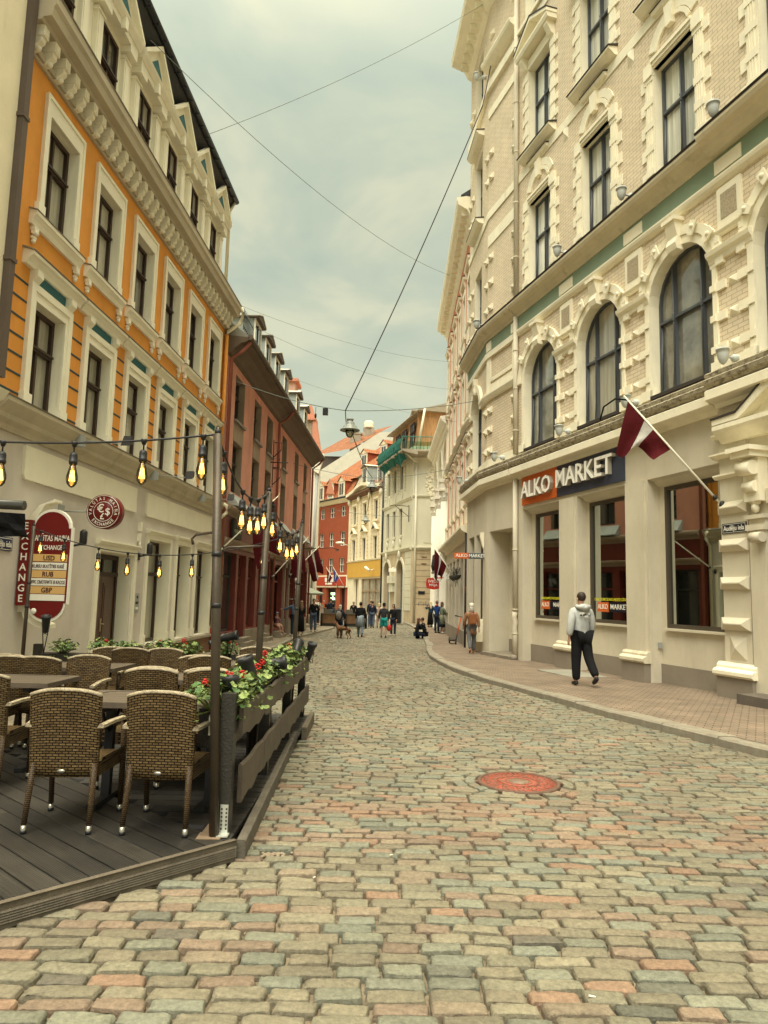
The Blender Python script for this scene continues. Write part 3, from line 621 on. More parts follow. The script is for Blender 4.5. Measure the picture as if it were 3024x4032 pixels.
mb.tube([(0, .45, 10.3), (1.4, .45, 10.3)], .014, 5); mb.tube([(0, .45, 9.85), (1.4, .45, 9.85)], .014, 5); mb.build('roof_railing', M_black, rc)
mb = MB(FC)
for u_ in (.12, 8.6, LC-.15): mb.tube([(u_, .68, 9.38), (u_, .45, 9.1), (u_, .1, 8.85), (u_, .1, -.1)], .06, 8); mb.cut()
mb.build('drainpipe', mat('rose_pipe', (.32, .11, .075), var=.1), rc)
# cornices and sign band
mb = MB(FC); mb.prof(.2, LC, [(0, 3.98), (.06, 3.98), (.1, 4.05), (.24, 4.12), (.28, 4.2), (.28, 4.26), (0, 4.34)]); mb.prof(.2, LC, [(0, 3.02), (.08, 3.02), (.12, 3.1), (.2, 3.16), (.22, 3.24), (0, 3.28)], 0)
mb.build('shop_cornice', mat('shop_moulding', (.33, .25, .18), var=.15), rc)
mb = MB(FC)
for a, b in cols: mb.prof(a-.25, b+.25, [(0, 4.345), (.34, 4.3), (.36, 4.34), (.02, 4.75), (0, 4.75)]); mb.cut()
mb.build('sill_roof', M_zinc, rc)
shop = [(.35, 2.45, .30, 2.85), (2.75, 3.9, -.1, 2.85), (4.25, 5.55, .30, 2.85), (6.05, 6.85, -.1, 2.85), (7.0, 8.2, .30, 2.85), (9.0, 11.3, .0, 2.8), (12.0, 12.5, .1, 2.8), (13.4, 15.0, .3, 2.8), (15.4, 16.4, -.2, 2.8), (16.8, 19.2, .3, 2.8)]
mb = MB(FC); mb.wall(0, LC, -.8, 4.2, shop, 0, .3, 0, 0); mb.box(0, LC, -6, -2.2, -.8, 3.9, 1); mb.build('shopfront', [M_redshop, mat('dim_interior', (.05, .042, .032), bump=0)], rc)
mb = MB(FC)
for a, b in ((.3, 2.7), (3.95, 6.0), (6.95, 8.9), (13.3, 15.1), (16.7, 19.4)): mb.box(a, b, 0, .05, -.8, .26); mb.cut()
for a in (8.65, 11.45, 12.65, 15.1): mb.box(a, a+.3, 0, .12, -.6, .4); mb.box(a+.03, a+.27, 0, .09, .4, 2.75, 1); mb.box(a-.02, a+.32, 0, .14, 2.75, 2.95, 1); mb.cut()
mb.build('shop_plinth', [M_shopstone, mat('taupe_pilaster', (.25, .19, .14))], rc)
for h in shop:
    door_ = h[2] < .05
    mb = MB(FC); fr = .07; a, b, z0_, z1_ = h
    for x in (a, b-fr): mb.box(x, x+fr, -.25, -.18, z0_, z1_)
    for z in ((z0_, 2.05, z1_-fr)): mb.box(a+fr, b-fr, -.25, -.18, z, z+fr)
    if b-a > 1.6: mb.box((a+b)/2-.03, (a+b)/2+.03, -.25, -.18, z0_+fr, z1_-fr)
    o = mb.build('door' if door_ else 'shop_window', M_redshop if a > 2.6 else mat('green_black_frame', (.045, .05, .04)), rc)
    mb = MB(FC); mb.quad([(a+fr, -.22, z0_+fr), (b-fr, -.22, z0_+fr), (b-fr, -.22, z1_-fr), (a+fr, -.22, z1_-fr)]); mb.build('pane', M_darkglass if not door_ else M_glass, o)
for a in (2.6, 6.0, 9.2, 15.3):
    mb = MB(FC); mb.box(a, a+1.3, .05, .45, -.6, gz(21.3+a, .12)+.14); mb.box(a+.05, a+1.25, .05, .3, gz(21.3+a, .12)+.14, gz(21.3+a, .12)+.27)
    tag(mb.build('stone_doorstep', M_shopstone, loc=FC(a+.6, .3, gz(21.3+a, .12))), ['stone doorstep nearest the orange house, below the red shop front', 'second stone doorstep along the red shop front', 'stone doorstep where the child sits, before the red shop', 'stone doorstep farthest along the red shop front'][(2.6, 6.0, 9.2, 15.3).index(a)], 'doorstep', 'doorsteps of the red shop front')
# ================================================================== CREAM BRICK BUILDING (right)
FR = Frame((6.2, 13.2), -16, -1)
M_brickR = brickmat('pale_facing_brick', (.77, .65, .47), (.71, .60, .42), (.50, .41, .285), .26, .088, .009, bump=.5, var=.12)
M_stoneR = mat('cream_painted_stone', (.86, .80, .61), var=.07, bump=.12, bscale=25, col2=(.5, .43, .29), c2s=(.55, .75), stain=.5)
M_shopwall = mat('tan_shop_plaster', (.62, .565, .43), var=.08, scale=.9, bump=.12, bscale=25, col2=(.50, .44, .325), c2s=(.5, .7), stain=.6)
M_greyplinth = mat('grey_plinth_paint', (.25, .215, .165), var=.12, bump=.15, col2=(.4, .36, .28), c2s=(.66, .7), stain=.7)
M_green = mat('sage_band_paint', (.235, .31, .215), var=.06, bump=.05)
M_blueframe = mat('slate_blue_frame', (.085, .092, .10), rough=.45, var=.1)
M_shopframe = mat('umber_shop_frame', (.075, .06, .042), rough=.45, var=.1)
M_drip = mat('dark_drip_edge', (.04, .033, .028), rough=.6)
M_moss = mat('sooty_ledge', (.42, .37, .26), var=.3, scale=7, bump=.3, col2=(.12, .10, .07), c2s=(.5, .6), stain=.8, stretch=(1, 1, 4))
M_winglass = mat('reflecting_window_glass', (.32, .315, .25), rough=.06, var=.5, scale=1.1, bump=0, coat=1, spec=.8)
cr = thing('cream_brick_building', (5.4, 16, gz(16)), 'tall cream brick and stone corner building with arched first floor windows over a shop', 'building')
CC = [6.62, 3.69, .76, -2.17, -5.10]; U0, U1 = -7.0, 8.02
bays = [(5.6, 7.7), (2.72, 4.75), (-.23, 1.93)]
# --- ground floor
mb = MB(FR); ho = [(a, b, -.5, 4.2) for a, b in bays]+[(-3.1, -1.35, -.5, 3.35)]
mb.wall(U0, U1, -.5, 5.5, ho, 0, .30, 0, 0); mb.build('shop_wall', M_shopwall, cr)
wins = [(5.62, 7.44, 1.05, 4.03), (2.74, 4.62, 1.05, 4.03), (-.2, 1.74, 1.05, 4.03)]
for (a, b), wv in zip(bays, wins):
    mb = MB(FR); mb.wall(a, b, -.5, 4.2, [wv], -.29, .08, 0, 0); mb.box(a, b, -.29, -.26, -.5, .3, 1); mb.prof(a+.02, b-.02, [(-.28, 4.05), (-.2, 4.1), (-.14, 4.16), (-.02, 4.2), (-.28, 4.2)])
    mb.box(wv[0]-.03, wv[1]+.03, -.31, -.2, 1.0, 1.05); mb.build('window_bay', [M_shopwall, M_greyplinth], cr)
    mb = MB(FR); fr = .085
    for x in (wv[0], wv[1]-fr): mb.box(x, x+fr, -.37, -.28, wv[2], wv[3])
    for z in (wv[2], wv[3]-fr): mb.box(wv[0]+fr, wv[1]-fr, -.37, -.28, z, z+fr)
    o = mb.build('shop_window', M_shopframe, cr)
    mb = MB(FR); mb.quad([(wv[0]+fr, -.33, wv[2]+fr), (wv[1]-fr, -.33, wv[2]+fr), (wv[1]-fr, -.33, wv[3]-fr), (wv[0]+fr, -.33, wv[3]-fr)]); mb.build('pane', M_glass, o)
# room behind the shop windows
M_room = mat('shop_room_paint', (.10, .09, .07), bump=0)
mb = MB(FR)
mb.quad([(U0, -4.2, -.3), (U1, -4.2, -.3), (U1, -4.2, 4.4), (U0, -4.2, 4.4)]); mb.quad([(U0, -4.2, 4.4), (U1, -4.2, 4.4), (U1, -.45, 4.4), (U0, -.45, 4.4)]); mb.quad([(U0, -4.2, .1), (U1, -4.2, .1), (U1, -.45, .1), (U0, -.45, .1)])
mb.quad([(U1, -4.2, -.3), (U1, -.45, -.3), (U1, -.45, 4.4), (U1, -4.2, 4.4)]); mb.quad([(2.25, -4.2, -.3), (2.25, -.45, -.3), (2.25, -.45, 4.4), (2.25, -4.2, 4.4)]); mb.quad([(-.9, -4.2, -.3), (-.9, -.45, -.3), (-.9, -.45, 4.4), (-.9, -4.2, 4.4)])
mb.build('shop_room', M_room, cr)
rr = random.Random(3)
mb = MB(FR)      # shelving with bottles seen through the glass
for u0_ in (2.9, 3.9, 5.8, 6.7):
    for z in (.9, 1.35, 1.8, 2.25): mb.box(u0_, u0_+.8, -1.75, -1.45, z, z+.03, 0)
    mb.box(u0_-.03, u0_, -1.75, -1.45, .1, 2.6, 0); mb.box(u0_+.8, u0_+.83, -1.75, -1.45, .1, 2.6, 0)
    for z in (.93, 1.38, 1.83):
        for k in range(8): mb.lathe((u0_+.06+k*.097, -1.6, z), [(.035, 0), (.035, .18), (.013, .24), (.013, .3)], 6, rr.choice((1, 2, 3)))
mb.build('bottle_shelves', [mat('shelf_white', (.4, .4, .36), bump=0), mat('amber_bottle', (.25, .1, .03), rough=.2, bump=0), mat('green_bottle', (.04, .12, .06), rough=.2, bump=0), mat('clear_bottle', (.4, .42, .38), rough=.2, bump=0)], cr)
M_tube = emis('fluorescent_tube', (1, .93, .72), 9)
for u_, w_ in ((6.6, -1.0), (3.6, -.9), (3.8, -2.4)):
    mb = MB(FR); mb.box(u_-.65, u_+.65, w_-.04, w_+.04, 3.86, 3.9); tag(mb.build('ceiling_light', M_tube, loc=FR(u_, w_, 3.9)), {6.6: 'lit ceiling tube behind the shop window nearest the drainpipe', 3.6: 'lit ceiling tube just behind the middle shop window', 3.8: 'lit ceiling tube deeper inside the middle shop window'}[u_], 'ceiling light', 'ceiling tubes in the shop')
M_torus = mat('painted_base_moulding', (.66, .60, .44), var=.12, col2=(.45, .38, .26), c2s=(.5, .65), stain=.6)
def pil(a, b, nm='pilaster'):
    mb = MB(FR); mb.box(a, b, 0, .06, -.5, 4.2)
    mb.box(a-.07, b+.07, 0, .16, -.5, .30, 1); mb.prof(a-.10, b+.10, [(0, .30), (.17, .30), (.21, .34), (.21, .40), (.17, .43), (.12, .45), (.12, .49), (.08, .54), (0, .54)], 2); return mb.build(nm, [M_shopwall, M_greyplinth, M_torus], cr)
pil(4.82, 5.53); pil(2.0, 2.65)
# rusticated pier with diamond panel and street sign
mb = MB(FR); a, b = -.92, -.28
mb.box(a, b, 0, .07, -.5, 5.4); mb.box(a-.08, b+.12, 0, .17, -.5, .30, 1); mb.prof(a-.12, b+.16, [(0, .30), (.18, .30), (.23, .34), (.23, .40), (.18, .43), (.13, .45), (.13, .49), (.08, .55), (0, .55)], 2)
for z in (1.12, 1.84, 2.52, 3.20):
    mb.box(a-.01, b+.03, .07, .11, z, z+.22)
    A = [mb.V(a+.0, .11, z), mb.V(b+.02, .11, z), mb.V(b+.02, .11, z+.22), mb.V(a, .11, z+.22)]; B = [mb.V(a+.12, .19, z+.10), mb.V(b-.1, .19, z+.10), mb.V(b-.1, .19, z+.12), mb.V(a+.12, .19, z+.12)]
    for k in range(4): mb.F((A[k], A[(k+1) % 4], B[(k+1) % 4], B[k]), 0)
    mb.F(B, 0)
A = [mb.V(a+.12, .071, .60), mb.V(b-.12, .071, .60), mb.V(b-.12, .071, 1.02), mb.V(a+.12, .071, 1.02)]; q = mb.V((a+b)/2, .15, .81)
for k in range(4): mb.F((A[k], A[(k+1) % 4], q), 0)
for z, o_ in ((3.86, .05), (4.24, .12), (4.62, .06)): mb.prof(a-.03, b+.1, [(0, z), (.1, z), (.1+o_, z+.05), (.1+o_, z+.08), (0, z+.1)], 2)
mb.build('rusticated_pier', [M_shopwall, M_greyplinth, M_stoneR], cr)
# portal beyond: console, entablature and pediment, doorway
mb = MB(FR)
mb.box(-1.32, -.98, 0, .20, 3.35, 4.1); mb.box(-1.37, -.93, 0, .42, 4.1, 4.2); mb.box(-1.42, -.88, 0, .48, 4.2, 4.28); mb.tube([(-1.30, .28, 3.92), (-1.0, .28, 3.92)], .13, 10); mb.tube([(-1.27, .2, 3.6), (-1.03, .2, 3.6)], .10, 10); mb.tube([(-1.22, .12, 3.36), (-1.08, .12, 3.36)], .07, 8); mb.ball((-1.15, .12, 3.24), (.07, .07, .09), 6)
mb.build('console_bracket', M_stoneR, cr)
mb = MB(FR); mb.prof(-3.9, -.42, [(0, 4.5), (.14, 4.5), (.2, 4.58), (.3, 4.66), (.34, 4.72), (.34, 4.80), (0, 4.82)])
mb.poly([(-3.85, 4.82), (-.5, 4.82), (-.5, 4.9), (-1.0, 4.9), (-2.2, 5.6), (-3.4, 4.9), (-3.85, 4.9)], 0, .12)
mb.poly([(-.42, 4.82), (-.42, 4.92), (-1.0, 4.93), (-2.2, 5.68), (-3.4, 4.93), (-3.95, 4.92), (-3.95, 4.82), (-3.3, 4.82), (-2.2, 5.5), (-1.05, 4.82)], .12, .34); mb.poly([(-.40, 4.92), (-.40, 4.96), (-1.02, 4.97), (-2.2, 5.73), (-3.38, 4.97), (-3.97, 4.96), (-3.97, 4.92), (-3.4, 4.932), (-2.2, 5.682), (-1.0, 4.932)], .1, .36, 1)
mb.build('portal_pediment', [M_stoneR, M_drip], cr)
mb = MB(FR); mb.box(-1.33, -.97, 0, .1, -.4, 3.1); mb.box(-1.36, -.94, .0, .16, 2.85, 2.95); mb.box(-1.36, -.94, .0, .16, 3.05, 3.12); mb.tube([(-1.36, .2, 2.72), (-1.12, .2, 2.72)], .09, 10); mb.box(-3.35, -3.12, 0, .1, -.4, 3.3); mb.box(-3.35, -1.34, -.02, .08, 3.3, 3.55); mb.build('portal_jamb', M_shopwall, cr)
mb = MB(FR); mb.box(-3.1, -1.35, -.32, -.26, -.2, 3.35); mb.box(-2.25, -2.21, -.26, -.24, -.2, 3.3); mb.build('portal_door', mat('portal_door_wood', (.12, .09, .065), rough=.5), cr)
mb = MB(FR); mb.box(-3.5, -1.12, .03, .62, -.5, gz(11.8, .12)+.16)
tag(mb.build('stone_doorstep', mat('dark_step_stone', (.12, .10, .08), var=.3, bump=.5), loc=FR(-2.2, .4, 0)), 'dark stone doorstep at the right edge, below the pedimented doorway', 'doorstep')
# shop cornice
def cornice(F, a, b, pf, mats, dz=0):
    mb = MB(F)
    for k, p in enumerate(pf): mb.prof(a, b, [(w, z+dz) for w, z in p], k)
    return mb.build('cornice', mats, cr)
PF1 = [[(0, 5.12), (.05, 5.12), (.09, 5.2), (.26, 5.24), (.30, 5.26), (.30, 5.42), (.25, 5.46), (0, 5.48)], [(0, 5.482), (.24, 5.482), (.32, 5.55), (.34, 5.62), (.28, 5.66), (.30, 5.74), (.24, 5.78), (.05, 5.86), (0, 5.86)]]
cornice(FR, -.32, U1-.02, PF1, [M_stoneR, M_moss]); cornice(FR, U0, -.33, [[(w+.1 if w > .01 else 0, z+.06) for w, z in p] for p in PF1], [M_stoneR, M_moss])
PF2 = [[(0, 10.18), (.06, 10.18), (.1, 10.25), (.16, 10.28), (.2, 10.36), (.32, 10.42), (.36, 10.5), (.36, 10.56), (0, 10.58)], [(0, 10.582), (.37, 10.562), (.39, 10.6), (.02, 10.74), (0, 10.74)]]
M_mouldR = mat('moulded_stone', (.62, .545, .38), var=.1, col2=(.3, .25, .17), c2s=(.55, .7), stain=.5)
cornice(FR, -.36, U1, PF2, [M_mouldR, M_drip]); cornice(FR, U0, -.37, [[(w+.12 if w > .01 else 0, z+.0) for w, z in p] for p in PF2], [M_mouldR, M_drip])
# --- first floor wall with arches
mb = MB(FR)
ha = [(c-.93, c+.93, 5.98, 8.93, True) for c in CC]; hb = [(c-.64, c+.64, 10.74, 13.45) for c in CC]; hc = [(c-.64, c+.64, 15.08, 17.9) for c in CC]; hd = [(c-.64, c+.64, 19.9, 22.2) for c in CC]
mb.wall(U0, U1, 5.5, 23.2, ha+hb+hc+hd, 0, .32, 0, 1); mb.box(U0, U1, -9, -.5, 4.6, 23.2, 0); mb.box(U1-.02, U1, -9, 0, -.5, 23.2, 0)
mb.build('wall', [M_brickR, M_stoneR], cr)
def grid_window(F, c, hw, z0, z1, zt, w, arch, parent, mulls, fm=M_blueframe, gm=M_winglass, tilt=False):
    mb = MB(F); f = .05
    zz = z1-hw if arch else z1
    for s_ in (-1, 1): mb.box(c+s_*(hw-f/2)-f/2, c+s_*(hw-f/2)+f/2, w-.02, w+.07, z0, zz)
    mb.box(c-hw+f, c+hw-f, w-.02, w+.07, z0, z0+f)
    if arch:
        K = 12
        for k in range(K):
            a_, b_ = math.pi*k/K, math.pi*(k+1)/K; q = []
            for t, r in ((a_, hw), (b_, hw), (b_, hw-f), (a_, hw-f)): q.append((c-r*math.cos(t), zz+r*math.sin(t)))
            mb.poly(q, w-.02, w+.07)
    else: mb.box(c-hw+f, c+hw-f, w-.02, w+.07, z1-f, z1)
    mb.box(c-hw+f, c+hw-f, w-.02, w+.09, zt-.028, zt+.028)
    for x in mulls:
        top = zz+math.sqrt(max(.01, hw*hw-x*x))-f if arch else z1-f
        mb.box(c+x-.024, c+x+.024, w-.02, w+.085, z0+f, top); mb.tube([(c+x, w+.1, z0+.1), (c+x, w+.1, top-.05)], .018, 6)
        mb.lathe((c+x, w+.1, zt-.1), [(.02, 0), (.032, .04), (.02, .1), (.032, .16), (.02, .2)], 6)
    if tilt:
        x1 = mulls[0] if mulls else 0; A0, A1 = c+hw-f, c+mulls[-1]+.04
        mb.tube([(A0, w+.08, z0+.1), (A0-.0, w+.02, zt-.06)], .03, 5); mb.tube([(A1, w+.09, z0+.1), (A1, w-.0, zt-.06)], .03, 5); mb.box(A1, A0, w+.04, w+.09, z0+.07, z0+.12)
    o = mb.build('window', fm, parent)
    mb = MB(F)
    if arch:
        pts = [(c-hw+.02, z0+.02), (c+hw-.02, z0+.02)]+[(c+(hw-.02)*math.cos(math.pi*k/12), zz+(hw-.02)*math.sin(math.pi*k/12)) for k in range(13)]
        mb.F([mb.V(x, w, z) for x, z in pts])
    else: mb.quad([(c-hw+.02, w, z0+.02), (c+hw-.02, w, z0+.02), (c+hw-.02, w, z1-.02), (c-hw+.02, w, z1-.02)])
    mb.build('pane', gm, o); return o
VAR['reflecting_window_glass'] = [M_winglass, mat('dark_reflecting_glass', (.2, .19, .15), rough=.06, var=.6, scale=1.3, bump=0, coat=1, spec=.8), mat('sheer_curtain_glass', (.38, .36, .28), rough=.3, var=.3, scale=2, bump=0, coat=1, stretch=(4, 4, .3))]
c = CC[0]
wa = grid_window(FR, c, .93, 5.98, 8.93, 7.6, -.28, True, cr, (-.42, .42), tilt=True)
M_palewin = mat('white_curtain_glass', (.78, .79, .68), rough=.4, var=.25, scale=2.5, bump=0, coat=1, spec=.5, stretch=(2, 2, .3)); VAR['white_curtain_glass'] = [M_palewin, M_palewin, mat('grey_curtain_glass', (.42, .42, .36), rough=.3, var=.5, scale=1.5, bump=0, coat=1, stretch=(3, 3, .4)), mat('parted_curtain_glass', (.6, .6, .5), rough=.3, var=.6, scale=1.2, bump=0, coat=1, stretch=(5, 5, .2))]
wb = grid_window(FR, c, .64, 10.74, 13.45, 12.35, -.26, False, cr, (0,), gm=M_palewin, tilt=True)
wc = grid_window(FR, c, .64, 15.08, 17.9, 16.7, -.26, False, cr, (0,), gm=M_palewin); wd = grid_window(FR, c, .64, 19.9, 22.2, 21.2, -.26, False, cr, (0,), gm=M_palewin)
def arc_ring(mb, cx, cz, r0, r1, w0, w1, m=0, K=14, a0=0, a1=math.pi):
    for k in range(K):
        p, q = a0+(a1-a0)*k/K, a0+(a1-a0)*(k+1)/K
        mb.poly([(cx+r0*math.cos(p), cz+r0*math.sin(p)), (cx+r1*math.cos(p), cz+r1*math.sin(p)), (cx+r1*math.cos(q), cz+r1*math.sin(q)), (cx+r0*math.cos(q), cz+r0*math.sin(q))], w0, w1, m)
def arch_dress(c):
    mb = MB(FR); zc = 8.0
    arc_ring(mb, c, zc, .93, 1.10, 0, .05); arc_ring(mb, c, zc, 1.11, 1.3, 0, .08)
    for a in (35, 62, 118, 145):
        t = math.radians(a); mb.poly([(c+r*math.cos(t+d), zc+r*math.sin(t+d)) for r, d in ((1.05, -.07), (1.34, -.07), (1.34, .07), (1.05, .07))], .111, .15); mb.ball((c+1.22*math.cos(t), .15, zc+1.22*math.sin(t)), (.05, .04, .05), 6)
    mb.prof(c-.15, c+.15, [(0, 8.8), (.16, 8.82), (.20, 8.95), (.14, 9.1), (.2, 9.3), (.22, 9.42), (0, 9.42)]); mb.box(c-.2, c+.2, 0, .26, 9.42, 9.5)
    for s_ in (-1, 1):
        mb.box(c+s_*1.0-.07, c+s_*1.07, 0, .05, 5.95, 8.0)
        mb.box(c+s_*1.06-.13, c+s_*1.06+.13, 0, .09, 5.9, 6.12)
    mb.box(c-.95, c+.95, -.25, .06, 5.9, 5.975, 1)
    return mb.build('arch_surround', [M_stoneR, M_drip], cr)
def pier(c):     # the pier at smaller u beside window c
    mb = MB(FR); a, b = c-.95-1.03, c-.95; m_ = (a+b)/2
    for z in (6.28, 6.9, 7.5):
        for s_ in (-1, 1): mb.box(m_+s_*.32-.16, m_+s_*.32+.16, 0, .05, z, z+.17); mb.box(m_+s_*.47-.07, m_+s_*.47+.07, .05, .075, z+.02, z+.15)
        A = [mb.V(m_-.12, .0, z), mb.V(m_+.12, .0, z), mb.V(m_+.12, .0, z+.17), mb.V(m_-.12, .0, z+.17)]; q = mb.V(m_, .08, z+.1)
        for k in range(4): mb.F((A[k], A[(k+1) % 4], q), 0)
    mb.box(a+.02, a+.13, 0, .045, 6.1, 8.1); mb.box(b-.13, b-.02, 0, .045, 6.1, 8.1); mb.box(a, b, 0, .06, 5.88, 6.1)
    mb.prof(a-.03, b+.03, [(0, 8.08), (.06, 8.08), (.08, 8.16), (.14, 8.22), (.16, 8.3), (0, 8.34)])
    mb.box(m_-.3, m_+.3, 0, .05, 8.66, 9.5); mb.box(m_-.2, m_+.2, .05, .058, 8.85, 9.36, 1); mb.prof(m_-.36, m_+.36, [(0, 8.56), (.06, 8.58), (.1, 8.64), (.1, 8.67), (0, 8.68)])
    for s_ in (-1, 1): mb.box(m_+s_*.3-.05, m_+s_*.3+.05, 0, .09, 8.44, 8.56)
    mb.box(m_-.34, m_+.34, 0, .05, 9.82, 10.1)
    return mb.build('pier_dressing', [M_stoneR, mat('rough_cast_panel', (.42, .35, .235), var=.3, scale=30, bump=.9, bscale=40)], cr)
def dress2(c):
    mb = MB(FR)
    for s_ in (-1, 1):
        x = c+s_*.78; mb.box(x-.13, x+.13, 0, .04, 10.74, 13.5)
        for k in range(3): mb.box(x-.08+k*.06, x-.055+k*.06, .04, .055, 11.0+0, 13.2)
        for k in range(5): mb.box(c+s_*.99-.09, c+s_*.99+.09, 0, .03, 10.85+k*.56, 11.12+k*.56); mb.box(x-.14, x+.14, .04, .06, 10.95+k*.56, 11.12+k*.56)
        mb.box(x-.14, x+.14, 0, .09, 13.3, 13.62)
    mb.box(c-.65, c+.65, -.1, .03, 13.45, 13.5); mb.box(c-.65, c+.65, 0, .07, 13.5, 13.58); mb.box(c-.65, c+.65, 0, .1, 13.58, 13.66)
    arc_ring(mb, c, 13.66, .50, .60, 0, .05, K=10, a0=.25, a1=math.pi-.25); arc_ring(mb, c, 13.66, .62, .82, 0, .035, K=10, a0=.3, a1=math.pi-.3)
    mb.poly([(c-.09, 14.0), (c+.09, 14.0), (c+.14, 14.5), (c-.14, 14.5)], 0, .12)
    mb.prof(c-.95, c+.95, [(0, 14.86), (.1, 14.88), (.2, 14.96), (.26, 15.0), (.26, 15.05), (0, 15.1)]); mb.prof(c-.98, c+.98, [(0, 15.102), (.27, 15.052), (.29, 15.07), (0, 15.16)], 1)
    mb.prof(c-.55, c+.55, [(0, 14.6), (.1, 14.62), (.14, 14.7), (0, 14.74)]); mb.prof(c-.57, c+.57, [(0, 14.742), (.15, 14.702), (.16, 14.72), (0, 14.78)], 1)
    for s_ in (-1, 1):
        x = c+s_*.78; mb.box(x-.12, x+.12, 0, .035, 15.16, 18.0)
        for k in range(6): mb.box(x+s_*.0-.15+s_*.02, x+.15+s_*.02, .035, .05, 15.3+k*.46, 15.5+k*.46); mb.box(c+s_*.98-.08, c+s_*.98+.08, 0, .03, 15.3+k*.46, 15.5+k*.46)
        mb.prof(x-.1, x+.1, [(0, 17.9), (.12, 17.95), (.2, 18.1), (.26, 18.2), (.26, 18.3), (0, 18.3)])
        x = c+s_*.74; mb.box(x-.1, x+.1, 0, .05, 19.8, 22.3)
    mb.box(c-.66, c+.66, 0, .06, 17.9, 18.2)
    mb.prof(c-1.0, c+1.0, [(0, 18.3), (.3, 18.3), (.34, 18.4), (.34, 18.46), (0, 18.48)]); mb.poly([(c-.98, 18.48), (c+.98, 18.48), (c, 18.98)], 0, .08)
    for s_ in (-1, 1): mb.poly([(c+s_*1.02, 18.46), (c+s_*1.02, 18.56), (c, 19.1), (c, 18.98)], .0, .36); mb.poly([(c+s_*1.03, 18.562), (c+s_*1.03, 18.6), (c, 19.15), (c, 19.102)], .0, .38, 1)
    return mb.build('window_dressing', [M_stoneR, M_drip], cr)
P_ = [wa, wb, wc, wd, arch_dress(c), pier(c), dress2(c)]
mb = MB(FR); m_ = c-1.465; 
A = [mb.V(m_-.12, .0, 14.2), mb.V(m_+.12, .0, 14.2), mb.V(m_+.12, .0, 14.6), mb.V(m_-.12, .0, 14.6)]; q = mb.V(m_, .09, 14.4)
for k in range(4): mb.F((A[k], A[(k+1) % 4], q), 0)
P_.append(mb.build('diamond_boss', M_stoneR, cr))
for k in range(1, 5):
    for o in P_: copy_part(o, FR.shift(CC[k]-CC[0]))
mb = MB(FR); mb.box(U0, U1-.01, 0, .03, 9.72, 10.18, 1); mb.prof(U0, U1, [(0, 9.55), (.05, 9.56), (.1, 9.62), (.12, 9.68), (.12, 9.72), (0, 9.74)]); mb.box(U0, U1-.01, 0, .03, 13.62, 14.05) if 0 else None
for z0_, z1_ in ((14.55, 14.82), (19.3, 19.55), (19.62, 19.75)): mb.cut(); mb.box(U0, U1-.01, 0, .028 if z0_ < 19.6 else .1, z0_, z1_)
mb.build('string_course', [M_stoneR, M_green], cr)
mb = MB(FR); mb.prof(U0, U1, [(0, 22.6), (.15, 22.7), (.3, 23.0), (.7, 23.2), (.75, 23.4), (0, 23.5)]); mb.build('roof_cornice', M_stoneR, cr)
# --- canted corner faces
FA = Frame((3.98, 20.94), -16, -1); FB = Frame((3.375, 23.05), -3.5, -1)
LA, LB = 2.2, 3.55
mb = MB(FA); mb.wall(0, LA, -.6, 5.5, [(.15, 1.95, -.5, 3.72)], 0, .75, 0, 0); mb.build('shop_wall', M_shopwall, cr)
mb = MB(FA); mb.box(.15, 1.95, -.8, -.72, -.5, 3.72); mb.box(.15, 1.95, -.72, -.70, -.5, .3, 1); mb.build('recess_wall', [M_shopwall, M_greyplinth], cr)
mb = MB(FA)
for x in (.3, 1.22): mb.box(x, x+.1, -.7, -.62, -.25, 2.0)
mb.box(.4, 1.22, -.7, -.62, 1.9, 2.0); mb.box(.4, 1.22, -.7, -.63, -.25, 0); mb.box(.4, 1.22, -.7, -.63, .62, .74); mb.box(.42, 1.2, -.69, -.66, 0, 1.9, 1)
o = mb.build('door', [mat('dark_green_door', (.05, .045, .035), rough=.5), mat('door_panel_grey', (.17, .15, .11))], cr)
mb = MB(FA); mb.box(1.245, 1.29, -.62, -.60, .75, 1.12); mb.tube([(1.27, -.58, .98), (1.1, -.57, .98)], .015, 6); mb.build('door_handle', mat('steel', (.55, .53, .45), rough=.3, metal=.6, var=0, bump=0), o)
mb = MB(FA); mb.box(.05, 2.05, -.7, .25, -.5, gz(22, .12)+.1)
tag(mb.build('stone_doorstep', mat('worn_step_stone', (.22, .19, .14), var=.3, bump=.5), loc=FA(1, 0, gz(22, .12))), 'worn stone doorstep beside the dented drainpipe, before the recessed door', 'doorstep')
mb = MB(FB); mb.wall(0, LB, -.6, 5.5, [(.55, 1.75, .85, 3.75), (2.1, 3.1, -.5, 3.75)], 0, .3, 0, 0); mb.box(0, LB, -8, -3.0, -.6, 23.2); mb.build('shop_wall', M_shopwall, cr)
mb = MB(FB); mb.box(.5, 1.8, 0, .2, .15, .85); mb.prof(.4, .55, [(0, 3.2), (.05, 3.3), (.12, 3.6), (.12, 3.75), (0, 3.75)]); mb.build('window_ledge', M_stoneR, cr)
grid_window(FB, 1.15, .6, .85, 3.75, 3.0, -.25, False, cr, (), fm=M_shopframe, gm=M_darkglass); grid_window(FB, 2.6, .5, -.4, 3.75, 2.7, -.25, False, cr, (), fm=M_shopframe, gm=M_darkglass)
mb = MB(FA); mb.wall(0, LA, 5.5, 23.2, [], 0, .1, 0, 1); mb.build('wall', M_brickR, cr)
mb = MB(FB); cB = 1.75
mb.wall(0, LB, 5.5, 23.2, [(cB-.8, cB+.8, 5.98, 8.9, True), (cB-.6, cB+.6, 10.74, 13.45), (cB-.6, cB+.6, 15.08, 17.9), (cB-.6, cB+.6, 19.9, 22.0)], 0, .32, 0, 1)
mb.box(LB-.02, LB, -6, 0, -.6, 23.2, 0); mb.build('wall', [M_brickR, M_stoneR], cr)
